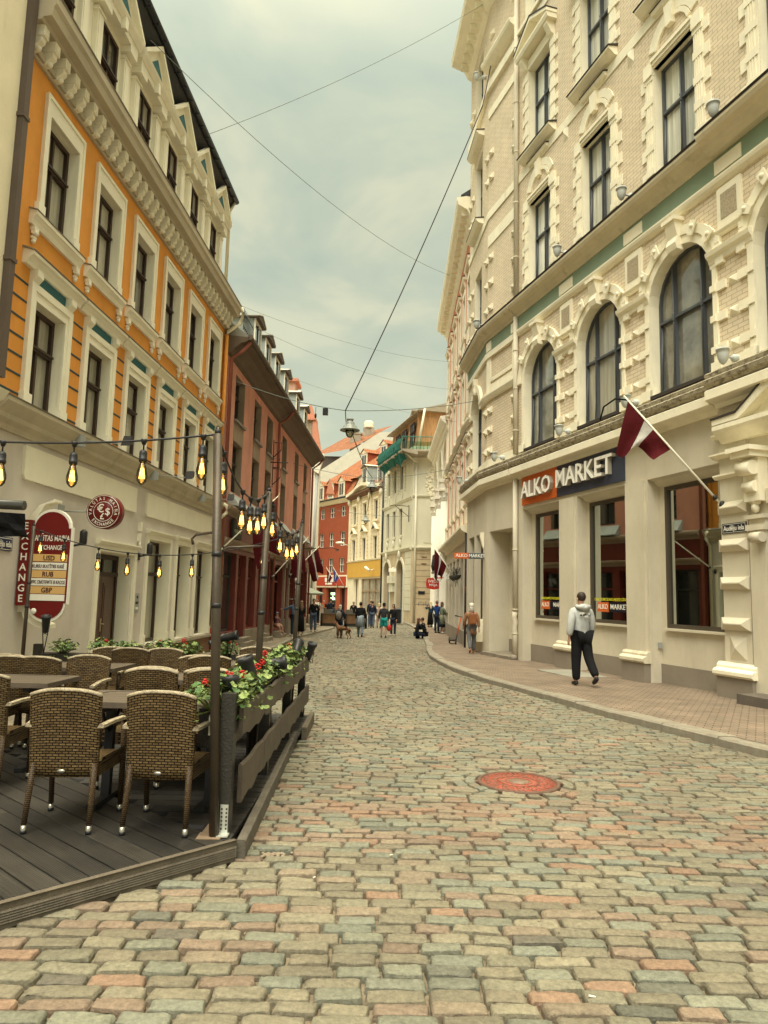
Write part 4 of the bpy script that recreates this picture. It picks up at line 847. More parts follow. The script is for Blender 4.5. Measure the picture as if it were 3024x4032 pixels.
grid_window(FB, cB, .8, 5.98, 8.9, 7.6, -.28, True, cr, (0,)); grid_window(FB, cB, .6, 10.74, 13.45, 12.35, -.26, False, cr, (0,)); grid_window(FB, cB, .6, 15.08, 17.9, 16.7, -.26, False, cr, (0,)); grid_window(FB, cB, .6, 19.9, 22.0, 21, -.26, False, cr, (0,))
def studs(F, a, zs, nm):
    mb = MB(F)
    for z in zs:
        mb.box(a-.16, a+.16, 0, .05, z, z+.2)
        A = [mb.V(a-.12, .05, z+.03), mb.V(a+.12, .05, z+.03), mb.V(a+.12, .05, z+.17), mb.V(a-.12, .05, z+.17)]; q = mb.V(a, .13, z+.1)
        for k in range(4): mb.F((A[k], A[(k+1) % 4], q), 0)
        mb.cut()
    return mb.build(nm, M_stoneR, cr)
for a in (.22, 1.95): studs(FA, a, (6.3, 7.0, 7.65), 'wall_boss'); studs(FA, a, (11.2, 12.1, 13.0, 15.9, 16.8, 20.4, 21.3), 'wall_boss')
for a in (.2, 2.75, 3.3): studs(FB, a, (6.3, 7.0, 7.65), 'wall_boss'); studs(FB, a, (11.2, 12.1, 13.0, 15.9, 16.8, 20.4), 'wall_boss')
mb = MB(FA)
mb.prof(0, LA, [(0, 8.1), (.08, 8.12), (.14, 8.25), (.14, 8.32), (0, 8.36)]); mb.box(0, LA, 0, .04, 8.36, 8.6); mb.box(.3, LA-.3, 0, .04, 8.7, 8.82); mb.box(0, .3, 0, .04, 8.6, 9.55); mb.box(LA-.3, LA, 0, .04, 8.6, 9.55)
for z0_, z1_, o_ in ((9.55, 9.74, .08), (5.86, 6.1, .03), (13.55, 13.95, .03), (14.55, 14.82, .04), (18.3, 18.6, .04), (19.3, 19.6, .12), (10.74, 10.95, .03)): mb.cut(); mb.box(0, LA, 0, o_, z0_, z1_)
mb.cut(); mb.box(0, LA, 0, .03, 9.742, 10.18, 1); mb.box(0, .35, 0, .06, 9.8, 10.1); mb.box(LA-.35, LA, 0, .06, 9.8, 10.1); mb.build('string_course', [M_stoneR, M_green], cr)
mb = MB(FB)
mb.prof(0, .9, [(0, 8.1), (.08, 8.12), (.14, 8.25), (.14, 8.32), (0, 8.36)]); mb.prof(2.6, LB, [(0, 8.1), (.08, 8.12), (.14, 8.25), (.14, 8.32), (0, 8.36)])
for z0_, z1_, o_ in ((9.55, 9.74, .08), (5.86, 6.1, .03), (14.55, 14.82, .04), (19.3, 19.6, .12)): mb.cut(); mb.box(0, LB, 0, o_, z0_, z1_)
mb.cut(); mb.box(0, LB, 0, .03, 9.742, 10.18, 1); arc_ring(mb, cB, 8.1, .8, 1.05, 0, .1); mb.prof(cB-.13, cB+.13, [(0, 8.8), (.16, 8.82), (.2, 9.0), (.14, 9.1), (.2, 9.4), (0, 9.4)])
for z in (14.9, 18.3): mb.cut(); mb.prof(cB-.9, cB+.9, [(0, z), (.2, z+.05), (.3, z+.15), (.3, z+.2), (0, z+.22)]); mb.prof(cB-.92, cB+.92, [(0, z+.222), (.31, z+.202), (.32, z+.22), (0, z+.27)], 2)
mb.poly([(cB-.9, 18.52), (cB+.9, 18.52), (cB, 19.1)], 0, .26)
mb.build('string_course', [M_stoneR, M_green, M_drip], cr)
for F, L_ in ((FA, LA), (FB, LB)):
    e0, e1 = (-.02, L_+.03) if F is FA else (-.0, L_+.02)
    cornice(F, e0+.03, e1, PF1, [M_stoneR, M_moss]); cornice(F, e0+.03, e1, PF2, [M_mouldR, M_drip])
    mb = MB(F); mb.prof(e0, e1, [(0, 20.0), (.1, 20.02), (.3, 20.15), (.34, 20.25), (.34, 20.3), (0, 20.35)]) if F is FA else None
    mb.cut(); mb.prof(e0, e1+.1, [(0, 22.6), (.15, 22.7), (.3, 23.0), (.8, 23.2), (.85, 23.4), (0, 23.5)])
    for k in range(int(L_/.5)): mb.box(.15+k*.5, .32+k*.5, 0, .5, 22.75, 23.0)
    mb.build('roof_cornice', M_stoneR, cr)
mb = MB(FR); mb.tube([(8.0, .09, 23.3), (8.0, .09, 10.8)], .075, 10); mb.tube([(8.0, .09, 10.2), (8.0, .09, 5.9)], .075, 10); mb.tube([(8.0, .09, 5.15), (8.0, .09, 1.2)], .075, 10)
mb.tube([(8.0, .09, 1.2), (8.02, .11, 1.05), (7.985, .085, .9), (8.01, .1, .75), (8.0, .09, .55), (8.0, .09, -.05)], .078, 10); mb.tube([(8.0, .09, -.05), (8.0, .14, -.2)], .085, 10, 1)
for z in (3.0, 1.25, .55, 6.6, 7.9, 9.1, 12.1, 13.9, 15.6, 17.3, 19.2): mb.lathe((8.0, .09, z), [(.088, 0), (.088, .035)], 10)
mb.build('dented_drainpipe', [M_shopwall, M_greyplinth], cr)
# cup-shaped facade floodlights
lt = thing('facade_floodlight', (0, 0, 0), 'x', 'floodlight')
mb = MB(); mb.lathe((0, -.34, 0), [(.02, -.17), (.06, -.13), (.09, -.06), (.105, .02), (.11, .09), (.125, .09), (.125, .12), (.11, .12), (.1, .1)], 12); mb.build('cup', M_lgrey, lt)
mb = MB(); mb.tube([(0, -.23, -.02), (0, -.1, -.02)], .018, 6); mb.tube([(0, -.1, -.02), (0, 0, -.02)], .07, 10); mb.ball((0, -.10, -.02), (.07, .05, .07), 8); mb.build('wall_mount', M_lgrey, lt)
LP = [(FR, 5.04, 10.86, 'cup floodlight on the green-band cornice between first and second windows from the drainpipe'), (FR, 2.17, 10.86, 'cup floodlight on the green-band cornice between second and third windows from the drainpipe'), (FR, -.74, 10.9, 'cup floodlight on the green-band cornice at far upper right'), (FB, .15, 10.86, 'cup floodlight on the green-band cornice left of the long drainpipe'), (FR, 4.98, 5.95, 'cup floodlight above the big shop sign, left of the flag'), (FR, 2.14, 5.98, 'cup floodlight half hidden behind the flag pole tip'), (FR, -.78, 6.05, 'cup floodlight on the shop cornice nearest the right edge'), (FA, .85, 5.98, 'cup floodlight on the shop cornice just left of the drainpipe'), (FB, 3.3, 5.98, 'cup floodlight on the shop cornice at the building corner'), (FB, .6, 20.4, 'cup floodlight high up under the roof cornice')]
for k, (F, u_, z, lab) in enumerate(LP):
    o = lt if k == 0 else copy_tree(lt); o.location = F(u_, .02, z); o.rotation_euler = (0, 0, math.atan2(F.n[1], F.n[0])+math.pi/2); o['label'] = lab; o['group'] = 'cup floodlights along the cream building'
    WL[o.name] = Vector(o.location)
# ================================================================== RIGHT ROW BEYOND THE CORNER
M_salmon = mat('salmon_plaster', (.60, .20, .11), var=.1)
def sidewin(F, parent, c, hw, z0, z1, fm, gm, w=-.18, **k): return sash(parent, F, c-hw, c+hw, z0, z1, w, fm, gm, fr=.05, **k)
FQ = Frame((3.28, 26.6), 1.0, -1)
sr = thing('salmon_townhouse', (4, 33, gz(33)), 'narrow salmon and white ornate house just past the cream corner building', 'building')
cols2 = [1.3, 3.3, 5.4, 7.6, 9.8, 12.1]
mb = MB(FQ); LQ = 13.6; Hs = [(c-.45, c+.45, z, z+1.9) for c in cols2 for z in (5.4, 9.0, 12.8)]
mb.wall(0, LQ, 4.2, 17.3, Hs, 0, .2, 0, 1); mb.box(0, LQ, -8, -.35, -.8, 17.3, 0); mb.box(LQ-.02, LQ, -6, 0, -.8, 17.3, 0); mb.build('wall', [M_salmon, M_white], sr)
mb = MB(FQ); gh = [(a, a+1.3, -.5, 3.3) for a in (.6, 2.6, 4.6, 6.6, 8.6, 10.6)]; mb.wall(0, LQ, -.8, 4.2, gh, 0, .35, 0, 0); mb.box(0, LQ, .0, .05, -.8, .25, 1); mb.build('ground_floor_wall', [M_shopwall, M_greyplinth], sr)
for a, b, z0_, z1_ in gh: sash(sr, FQ, a, b, .1, z1_, -.3, M_shopframe, M_darkglass, name='shop_window', mull=False)
def sal_win(c, z):
    o = sidewin(FQ, sr, c, .45, z, z+1.9, M_blueframe, M_winglass)
    mb = MB(FQ)
    for s_ in (-1, 1): mb.box(c+s_*.56-.11, c+s_*.56+.11, 0, .03, z-.1, z+2.1); mb.prof(c+s_*.6-.07, c+s_*.6+.07, [(0, z+2.1), (.05, z+2.15), (.12, z+2.35), (.12, z+2.45), (0, z+2.45)])
    mb.box(c-.45, c+.45, 0, .04, z+1.9, z+2.2); mb.prof(c-.76, c+.76, [(0, z+2.45), (.13, z+2.45), (.17, z+2.52), (.17, z+2.57), (0, z+2.59)]); mb.prof(c-.78, c+.78, [(0, z+2.592), (.175, z+2.572), (.18, z+2.6), (0, z+2.66)], 1)
    mb.prof(c-.75, c+.75, [(0, z-.24), (.06, z-.22), (.1, z-.14), (.1, z-.08), (0, z-.06)]); mb.box(c-.5, c+.5, 0, .06, z-.9, z-.3)
    return o, mb.build('window_hood', [M_stoneR, M_drip], sr)
o1, o2 = sal_win(cols2[0], 5.4)
for c in cols2:
    for z in (5.4, 9.0, 12.8):
        if c == cols2[0] and z == 5.4: continue
        copy_part(o1, FQ.shift(c-cols2[0])+Vector((0, 0, z-5.4))); copy_part(o2, FQ.shift(c-cols2[0])+Vector((0, 0, z-5.4)))
mb = MB(FQ); mb.prof(0, LQ, [(0, 3.85), (.06, 3.85), (.12, 4.0), (.34, 4.12), (.38, 4.2), (.38, 4.3), (0, 4.36)])
mb.prof(0, LQ, [(0, 8.3), (.1, 8.3), (.2, 8.45), (0, 8.55)]); mb.prof(0, LQ+.1, [(0, 16.6), (.1, 16.7), (.25, 17.0), (.6, 17.2), (.66, 17.4), (.66, 17.5), (0, 17.6)])
for k in range(24): mb.box(.2+k*.56, .4+k*.56, 0, .45, 16.85, 17.1)
for a in (13.3, .15): mb.box(a-.1, a+.1, 0, .03, 4.4, 16.7)
mb.build('cornice', M_stoneR, sr)
mb = MB(FQ); mb.prof(0, LQ, [(.5, 17.61), (-3.5, 20.3), (-8, 20.3), (-8, 17.3), (0, 17.5)]); mb.build('roof', M_darkroof, sr)
mb = MB(FQ); mb.tube([(.08, .12, 4.1), (.08, .12, -.4)], .07, 8); mb.build('stickered_downpipe', mat('black_stickered_pipe', (.03, .025, .03), col2=(.4, .12, .08), scale=5, c2s=(.6, .62), stain=.8, var=.3), sr)
# white colonnaded house
FW = Frame((3.55, 40.5), 0, -1)
cw = thing('white_columned_house', (3.6, 44, gz(44)), 'white house with tall arches and classical columns at the end of the right row', 'building')
M_pale = mat('pale_ivory_plaster', (.84, .80, .66), var=.04, bump=.05)
mb = MB(FW); arcs = [(u_-1.35, u_+1.35, 3.2, 10.8, True) for u_ in (.3, 4.15, 8.0)]
mb.wall(-1.6, 9.9, -.8, 11.3, arcs, 0, .6, 0, 0); mb.box(-1.6, 9.9, -7, -.65, -.8, 11.3, 1); mb.box(9.9, 9.92, -7, 0, -.8, 11.3, 0); mb.build('wall', [M_pale, mat('warm_recess', (.62, .52, .36), var=.06)], cw)
mb = MB(FW); mb.prof(-1.6, 9.95, [(0, 11.0), (.1, 11.05), (.14, 11.25), (.3, 11.4), (.44, 11.5), (.5, 11.62), (.5, 11.72), (0, 11.8)])
for k in range(56): mb.box(-1.5+k*.2, -1.38+k*.2, .05, .26, 11.26, 11.38)
for c in (.3, 4.15, 8.0): arc_ring(mb, c, 9.45, 1.4, 1.52, 0, .05)
mb.build('cornice', M_pale, cw)
for u_ in (-1.2, 2.2, 6.1):
    mb = MB(FW); mb.lathe((u_, .12, -.4), [(.36, 0), (.36, .3), (.30, .35), (.29, 1.0), (.27, 4.0), (.25, 7.3)], 16); mb.box(u_-.38, u_+.38, -.1, .5, -.8, -.4); o = mb.build('column', M_pale, cw)
    mb = MB(FW); mb.lathe((u_, .12, 6.9), [(.25, 0), (.28, .05), (.30, .3), (.36, .5), (.38, .55)], 12)
    for k in range(8):
        a = k*math.pi/4; mb.ball((u_+.3*math.cos(a), .12+.3*math.sin(a), 7.38), (.08, .08, .09), 6); mb.ball((u_+.27*math.cos(a+.4), .12+.27*math.sin(a+.4), 7.12), (.07, .07, .09), 6)
    mb.box(u_-.38, u_+.38, -.15, .5, 7.46, 7.56); mb.box(u_-.33, u_+.33, -.1, .42, 7.56, 7.95); mb.prof(u_-.38, u_+.38, [(0, 7.95), (.46, 7.95), (.5, 8.05), (.5, 8.12), (0, 8.15)]); mb.build('capital', M_pale, o)
mb = MB(FW)
for k in range(14): mb.tube([(-1.0+k*.17, .6, 3.05), (-1.0+k*.17, .68, 3.35), (-1.0+k*.17, .6, 3.95)], .02, 4)
mb.box(-1.1, 1.4, 0, .66, 2.92, 3.05); mb.tube([(-1.1, .6, 3.97), (1.4, .6, 3.97)], .03, 5); mb.build('iron_balcony', M_black, cw)
mb = MB(FW); mb.box(-1.2, 2.4, .0, .06, -.5, 2.8); mb.build('glazed_shopfront', M_darkglass, cw)
mb = MB(FW)
for u_ in (-1.2, -.2, .9, 2.0): mb.box(u_, u_+.08, .06, .14, -.5, 2.8)
for z in (2.1, 2.75): mb.box(-1.2, 2.1, .06, .15, z, z+.09)
mb.build('shopfront_frame', M_black, cw)
# ================================================================== CORNER BUILDING WITH THE GREEN NETTED BALCONY
K = (2.14, 53.0)
F1 = Frame(K, -14, -1, 0); F2 = Frame(K, 90, 1, 0)
nb2 = thing('netted_balcony_house', (2, 56, -.4), 'pale grey-green corner house with green netting round its roof balcony', 'building')
M_paleg = mat('pale_sage_plaster', (.62, .59, .45), var=.07, scale=.7, col2=(.5, .47, .34), c2s=(.5, .7), stain=.4, bump=.05)
M_sand = mat('sandstone_blocks', (.50, .40, .25), var=.16, scale=.9, bump=.2, col2=(.36, .30, .21), c2s=(.48, .65), stain=.7)
LF = 9.25
w1_ = [(3.15, 8.55-2.15), (5.2, 0), (7.25, 0)]; wu = [3.15, 5.2, 7.25]
mb = MB(F1); ho = [(u_-.42, u_+.42, 10.05, 12.0) for u_ in wu]+[(u_-.42, u_+.42, 6.4, 8.5) for u_ in wu]
mb.wall(0, LF, 5.25, 13.0, ho, 0, .25); mb.wall(0, LF, -1, 5.25, [(2.0, 4.1, -.6, 4.4, True), (6.1, 8.2, -.6, 4.4, True)], 0, .5, 1, 1); mb.box(0, LF, -6, -.55, -1, 13.0, 0); mb.build('wall', [M_paleg, M_sand], nb2)
mb = MB(F2); mb.box(0, 6, -.3, 0, 5.25, 13.0, 0); mb.box(0, 6, -.3, 0, -1, 5.25, 1)
for z in [.55+.42*k for k in range(11)]: mb.box(.12, 6, 0, .006, z, z+.03, 2)
mb.box(0, .32, 0, .04, -1, 5.2, 1); mb.box(0, 6, 0, .08, -1, .9, 1); mb.prof(0, 6, [(0, 5.0), (.08, 5.05), (.2, 5.2), (.2, 5.3), (0, 5.34)], 0); mb.prof(0, 6, [(0, 9.0), (.06, 9.02), (.14, 9.15), (.14, 9.22), (0, 9.25)], 0); mb.box(.9, 6, 0, .03, 5.6, 6.6, 0)
for z in (1.6, 3.9, 4.4): mb.box(.75, 1.15, .0, .05, z+.1, z+.16, 2) if z > 2 else None
mb.build('side_wall', [M_paleg, M_sand, mat('block_joint', (.16, .12, .075))], nb2)
for u_ in wu:
    sidewin(F1, nb2, u_, .42, 10.05, 12.0, M_dkwood, M_darkglass, mull=False); sidewin(F1, nb2, u_, .42, 6.4, 8.5, M_dkwood, M_darkglass, mull=False)
mb = MB(F1)
for z0_, o_ in ((5.1, .2), (9.0, .14)): mb.prof(0, LF, [(0, z0_-.1), (.05, z0_-.08), (o_, z0_+.1), (o_, z0_+.18), (0, z0_+.22)])
for u_ in wu:
    for s_ in (-1, 1): mb.box(u_+s_*.52-.06, u_+s_*.52+.06, 0, .06, 10.0, 12.15); mb.box(u_+s_*.52-.06, u_+s_*.52+.06, 0, .06, 6.3, 8.65)
    mb.box(u_-.5, u_+.5, 0, .07, 12.0, 12.2); mb.box(u_-.46, u_+.46, 0, .07, 8.5, 8.65); mb.lathe((u_, .0, 9.6), [(.42, 0), (.42, .05), (.34, .05), (.34, .03)], 14, axis='y'); mb.ball((u_, .05, 5.8), (.22, .12, .35), 8); mb.box(u_-.35, u_+.35, 0, .1, 6.15, 6.3)
for u_ in (2.1, 4.17, 6.22, 8.3):
    for k in range(9): mb.ball((u_, .02, 9.9+k*.26), (.10+.03*(k % 2), .05, .13), 6)
for c in (3.05, 7.15):
    arc_ring(mb, c, 3.35, 1.06, 1.3, 0, .1); mb.ball((c, .12, 4.85), (.22, .15, .36), 8)
    for s_ in (-1, 1): mb.box(c+s_*1.18-.12, c+s_*1.18+.12, 0, .1, -.8, 3.35)
mb.box(4.3, 5.9, 0, .35, 2.6, 3.2); mb.box(4.5, 5.7, 0, .25, 1.9, 2.6)
for z in [.5+.5*k for k in range(9)]:
    for a, b in ((.12, 1.7), (8.45, 9.2)): mb.box(a, b, 0, .03, z, z+.46)
mb.build('facade_dressing', M_paleg, nb2)
mb = MB(F1)
for c in (3.05, 7.15):
    mb.box(c-1.0, c+1.0, -.5, -.42, -.6, 4.3, 0); mb.box(c-.05, c+.05, -.42, -.36, -.6, 2.2, 1); mb.box(c-.95, c+.95, -.42, -.34, 2.1, 2.3, 1)
    for s_ in (-1, 1): mb.box(c+s_*.92-.08, c+s_*.92+.08, -.42, -.34, -.6, 4.0, 1)
mb.build('arched_doors', [M_darkglass, mat('blue_grey_door', (.16, .18, .18))], nb2)
mb = MB(F2)
for (cx_, cz_, n_) in ((1.35, 9.75, 9), (1.35, 11.0, 8)):
    for k in range(26): mb.ball((cx_+rr.uniform(-.32, .32), .02, cz_+rr.uniform(-.5, .55)), (.11, .05, .11), 5)
mb.build('stucco_ornament', M_cream, nb2)
mb = MB(F1); mb.prof(-.0, LF, [(-.1, 13.0), (-.5, 13.05), (-.8, 15.75), (-5.5, 15.75), (-6, 13)], 0); mb.build('wooden_mansard', mat('weathered_timber', (.42, .23, .095), var=.35, scale=2.2, stretch=(3, 3, .5), col2=(.2, .1, .05), c2s=(.5, .7), stain=.6), nb2)
mb = MB(F2); mb.box(.3, 6, -1.2, -.55, 13.0, 15.8); mb.build('wooden_mansard', MC['weathered_timber'], nb2)
for u_ in (2.2, 4.6, 6.6): sash(nb2, F1, u_-.55, u_+.55, 13.3, 15.3, -.55, M_dkwood, M_darkglass)
mb = MB(F1); mb.poly([(-.4, 15.75), (LF+.2, 15.75), (LF+.2, 15.87), (-.4, 15.87)], -6, -.35); mb.prof(-.3, LF, [(-.4, 15.88), (-2.5, 16.5), (-6, 16.5), (-6, 15.8)]); mb.tube([(-.4, -.3, 15.8), (LF+.2, -.3, 15.8)], .07, 6)
mb.build('roof', mat('pale_eave_sheet', (.33, .28, .2)), nb2)
mb = MB(F2); mb.box(-.2, 6, -1.4, -.3, 15.8, 15.92); mb.build('roof_eave', MC['pale_eave_sheet'], nb2)
mb = MB(F1); mb.prof(-1.2, 6.6, [(0, 12.1), (.9, 12.25), (1.2, 12.35), (1.2, 12.47), (0, 12.47)]); mb.build('balcony_slab', M_sooty, nb2)
mb = MB(F2); mb.prof(-.1, 6, [(0, 12.1), (.9, 12.25), (1.2, 12.35), (1.2, 12.47), (0, 12.47)]); mb.build('balcony_slab', M_sooty, nb2)
M_net = mat('green_netting', (.035, .13, .105), rough=1, spec=.05, var=.3, scale=3, bump=.4, bscale=12)
def netting(F, a, b, nm):
    mb = MB(F); n_ = int((b-a)/.22); R = []
    for k in range(n_+1):
        x = a+(b-a)*k/n_; j = mnoise.noise(Vector((x*1.3, 1, a))); j2 = mnoise.noise(Vector((x*3.1, 5, a)))
        R.append([mb.V(x, 1.20+.05*j, 13.42-.05*abs(j)), mb.V(x, 1.27+.12*j2, 13.0), mb.V(x, 1.27+.12*j, 12.6), mb.V(x, 1.05+.25*j2, 12.2-.3*j), mb.V(x, .75+.3*j, 11.95-.9*abs(j2)-.5*max(0, j))])
    for p, q in zip(R, R[1:]):
        for k in range(4): mb.F((p[k], p[k+1], q[k+1], q[k]))
    return mb.build(nm, M_net, nb2)
netting(F1, -.9, 6.5, 'green_netting')
mb = MB(F2)
for k in range(26): mb.tube([(-.9+k*.27, 1.15, 12.47), (-.9+k*.27, 1.15, 13.45)], .018, 4)
mb.tube([(-1, 1.15, 13.46), (6, 1.15, 13.46)], .035, 5); mb.build('balcony_railing', mat('green_rail_paint', (.05, .2, .15)), nb2)
mb = MB(F2); mb.quad([(-.9, 1.2, 12.5), (6, 1.2, 12.5), (6, 1.2, 13.0), (-.9, 1.2, 13.1)]); mb.build('green_netting', thinglass('thin_green_net', (.5, .72, .62), .1), nb2)
mb = MB(F2); mb.tube([(.25, .12, 11.6), (.25, .12, -.3)], .09, 8); mb.tube([(-.9, 1.0, 12.4), (.25, .15, 11.7)], .08, 8); mb.tube([(.35, .3, 13.0), (.8, .3, 15.9)], .09, 8); mb.build('drainpipe', M_paleg, nb2)
mb = MB(F2); mb.box(.55, 1.05, .02, .05, 1.75, 1.98); o = mb.build('street_sign', M_signblack, nb2)
mb = MB(F1)
mb.tube([(.6, .1, 7.2), (.6, .1, 8.5)], .03, 5); mb.tube([(.6, .1, 8.4), (.6, 1.2, 8.45), (.6, 1.6, 8.35)], .025, 5); mb.tube([(.6, .1, 7.6), (.6, .7, 8.05), (.6, 1.2, 8.4)], .025, 5)
mb.build('iron_sign_bracket', M_black, nb2)
# ================================================================== YELLOW-SIGN HOUSE
FY = Frame((-.09, 61.94), -20, -1)
yh = thing('stucco_house', (-1.5, 66, -.4), 'narrow pale yellow stucco house over a mustard shop fascia', 'building')
M_butter = brickmat('butter_banded_plaster', (.70, .56, .34), (.66, .52, .31), (.42, .33, .2), 3.0, .35, .03, bump=.6, var=.1)
wy = [1.75, 4.95, 8.1]; LY = 9.85
mb = MB(FY); ho = [(u_-.5, u_+.5, 4.9, 6.9) for u_ in wy]+[(u_-.5, u_+.5, 8.5, 10.2) for u_ in wy]
mb.wall(0, LY, 4.8, 11.2, ho, 0, .2, 0, 1); mb.box(0, LY, -6, -.4, -1, 11.2, 1); mb.wall(0, LY, -1, 3.25, [(.3, 5.6, -.2, 3.1), (6.3, 8.0, -.6, 3.1)], 0, .3, 1, 1)
mb.poly([(0, 11.2), (LY, 11.2), (LY, 11.3), (7.8, 11.5), (6.6, 11.8), (5.0, 11.95), (3.6, 11.75), (2.6, 11.4), (0, 11.3)], -.3, 0, 1); mb.build('wall', [M_butter, M_cream], yh)
mb = MB(FY); mb.box(0, LY, 0, .12, 3.25, 4.72); mb.build('mustard_fascia', mat('mustard_paint', (.58, .34, .06), var=.04, bump=0), yh)
for u_ in wy: sidewin(FY, yh, u_, .5, 4.9, 6.9, M_dkwood, M_curtain); sidewin(FY, yh, u_, .5, 8.5, 10.2, M_dkwood, M_curtain)
mb = MB(FY); mb.prof(0, LY, [(0, 4.72), (.16, 4.74), (.2, 4.86), (0, 4.9)])
for k in range(12): pass
P9 = [(0, 11.2), (2.3, 11.4), (3.6, 11.75), (5.0, 11.95), (6.6, 11.8), (7.8, 11.5), (LY, 11.3)]
for (a, za), (b, zb) in zip(P9, P9[1:]): mb.poly([(a, za), (b, zb), (b, zb+.3), (a, za+.3)], 0, .5)
for u_ in wy:
    for s_ in (-1, 1): mb.box(u_+s_*.62-.1, u_+s_*.62+.1, 0, .08, 4.9, 7.0); mb.box(u_+s_*.62-.1, u_+s_*.62+.1, 0, .08, 8.4, 10.4)
    mb.box(u_-.6, u_+.6, 0, .1, 6.95, 7.5); mb.poly([(u_-.8, 7.5), (u_+.8, 7.5), (u_, 8.15)], 0, .3); mb.box(u_-.7, u_+.7, 0, .16, 8.25, 8.42); mb.poly([(u_-.5, 7.55), (u_+.5, 7.55), (u_, 7.95)], .3, .31, 1); mb.box(u_-.7, u_+.7, 0, .12, 10.3, 10.5)
for u_ in (.25, 3.3, 6.5, 9.6): mb.box(u_-.22, u_+.22, 0, .1, 4.9, 10.6); mb.ball((u_, .15, 10.8), (.25, .2, .35), 8)
for u_ in (3.3, 6.5): mb.box(u_-.3, u_+.3, -.01, .03, 10.9, 11.4, 2)
mb.build('stucco_dressing', [M_cream, M_black, mat('blue_grey_panel', (.13, .17, .19))], yh)
mb = MB(FY); mb.quad([(.3, -.2, -.2), (5.6, -.2, -.2), (5.6, -.2, 3.1), (.3, -.2, 3.1)]); mb.build('shop_glazing', M_winglass, yh)
mb = MB(FY)
for u_ in (.3, 1.9, 3.6, 5.5): mb.box(u_, u_+.1, -.2, -.1, -.2, 3.1)
for z in (-.2, 1.9, 3.0): mb.box(.3, 5.6, -.2, -.1, z, z+.1)
mb.build('shop_frame', mat('tan_shop_frame', (.3, .22, .13)), yh)
mb = MB(FY); mb.prof(0, LY, [(.5, 11.3), (-1.0, 12.6), (-5, 14.8), (-6, 11), (0, 11.0)]); mb.build('roof', mat('brown_tile_roof', (.16, .085, .05), var=.2), yh)
for u_ in (2.0, 6.6): dormer(yh, FY, u_, -.4, 11.6, 14.0, .75, 3)
mb = MB(FY)
mb.tube([(-.25, .1, 12.8), (-.25, .1, -1)], .09, 6); mb.build('dark_downpipe', M_black, yh)
# ================================================================== RED HOUSE AT THE END OF THE STREET
F3 = Frame((-3.46, 71.2), -33, -1)
rh = thing('brick_red_house', (-6, 75, -.4), 'brick red house with orange tiled mansard roof and white dormers at the street end', 'building')
M_bred = mat('brick_red_plaster', (.30, .07, .03), var=.08, bump=.05)
def tilemat(name, c1, c2):
    return brickmat(name, c1, c2, (.12, .045, .02), .24, .22, .03, bump=.9, var=.3)
M_tile = tilemat('orange_clay_tiles', (.46, .165, .07), (.38, .135, .055)); M_tile2 = tilemat('brown_clay_tiles', (.38, .15, .07), (.30, .12, .06))
M_wfr = mat('white_window_frame', (.72, .70, .60), var=0, bump=0)
L3 = 7.7; w3_ = [1.35, 3.7, 5.85]
mb = MB(F3); ho = [(u_-.5, u_+.5, z, z+h) for u_ in w3_ for z, h in ((3.85, 1.5), (6.55, 1.5), (9.6, 1.1))]
mb.wall(-.3, L3, 3.6, 11.1, ho, 0, .25); mb.box(-.3, L3, -7, -.35, -1, 11.1); mb.wall(-.3, L3, -1, 3.6, [(.5, 1.5, -.5, 2.2), (2.4, 4.4, -.5, 2.2), (5.3, 6.4, -.5, 2.2)], 0, .3); mb.build('wall', M_bred, rh)
for u_ in w3_:
    for z, h in ((3.85, 1.5), (6.55, 1.5), (9.6, 1.1)): sidewin(F3, rh, u_, .5, z, z+h, M_wfr, M_darkglass, tr=.5)
mb = MB(F3); mb.prof(-.3, L3, [(0, 11.0), (.1, 11.02), (.3, 11.3), (.35, 11.45), (0, 11.5)]); mb.build('cornice', M_cream, rh)
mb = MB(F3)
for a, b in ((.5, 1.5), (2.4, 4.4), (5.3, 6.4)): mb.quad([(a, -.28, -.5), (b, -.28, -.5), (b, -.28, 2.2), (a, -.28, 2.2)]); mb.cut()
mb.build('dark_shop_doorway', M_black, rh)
mb = MB(F3); mb.box(-.1, 7.3, 0, .15, 2.3, 3.55, 0); mb.box(.1, 7.1, .15, .18, 2.45, 3.4, 1); mb.build('red_fascia', [M_cream, mat('signal_red', (.42, .05, .02), var=.03, bump=0)], rh)
def slope(mb, F, pts, m=0):
    """roof slope quad in (u,w,z) with uv in metres"""
    p = [Vector(F(*q)) for q in pts]; ex = (p[1]-p[0]); lx = ex.length; ex.normalize(); ids = []; T = mb.T; mb.T = ident
    nrm = ex.cross(p[3]-p[0]).normalized(); ey = nrm.cross(ex)
    for q in p: d = q-p[0]; ids.append(mb.V(*q, uv=(d.dot(ex), d.dot(ey))))
    mb.T = T; mb.F(ids, m)
mb = MB(F3); slope(mb, F3, [(-.4, .35, 11.5), (L3, .35, 11.5), (L3-.3, -.9, 13.5), (-.1, -.9, 13.5)]); slope(mb, F3, [(-.5, -.5, 13.5), (L3, -.5, 13.5), (L3, -9, 19.5), (-.5, -9, 19.5)])
mb.build('tiled_roof', M_tile, rh)
mb = MB(F3); mb.box(L3-.02, L3+.4, -14, 0, 9, 11.5); mb.tube([(-.4, .4, 11.5), (L3, .4, 11.5)], .09, 6, 1)
mb.F([mb.V(L3, .3, 11.2), mb.V(L3, -.9, 13.5), mb.V(L3, -9, 19.5), mb.V(L3, -9, 11)], 2); mb.F([mb.V(-.35, .3, 11.2), mb.V(-.35, -.8, 13.4), mb.V(-.35, -9, 19.3), mb.V(-.35, -9, 11)], 2)
mb.build('gable', [M_cream, M_black, M_cream], rh)
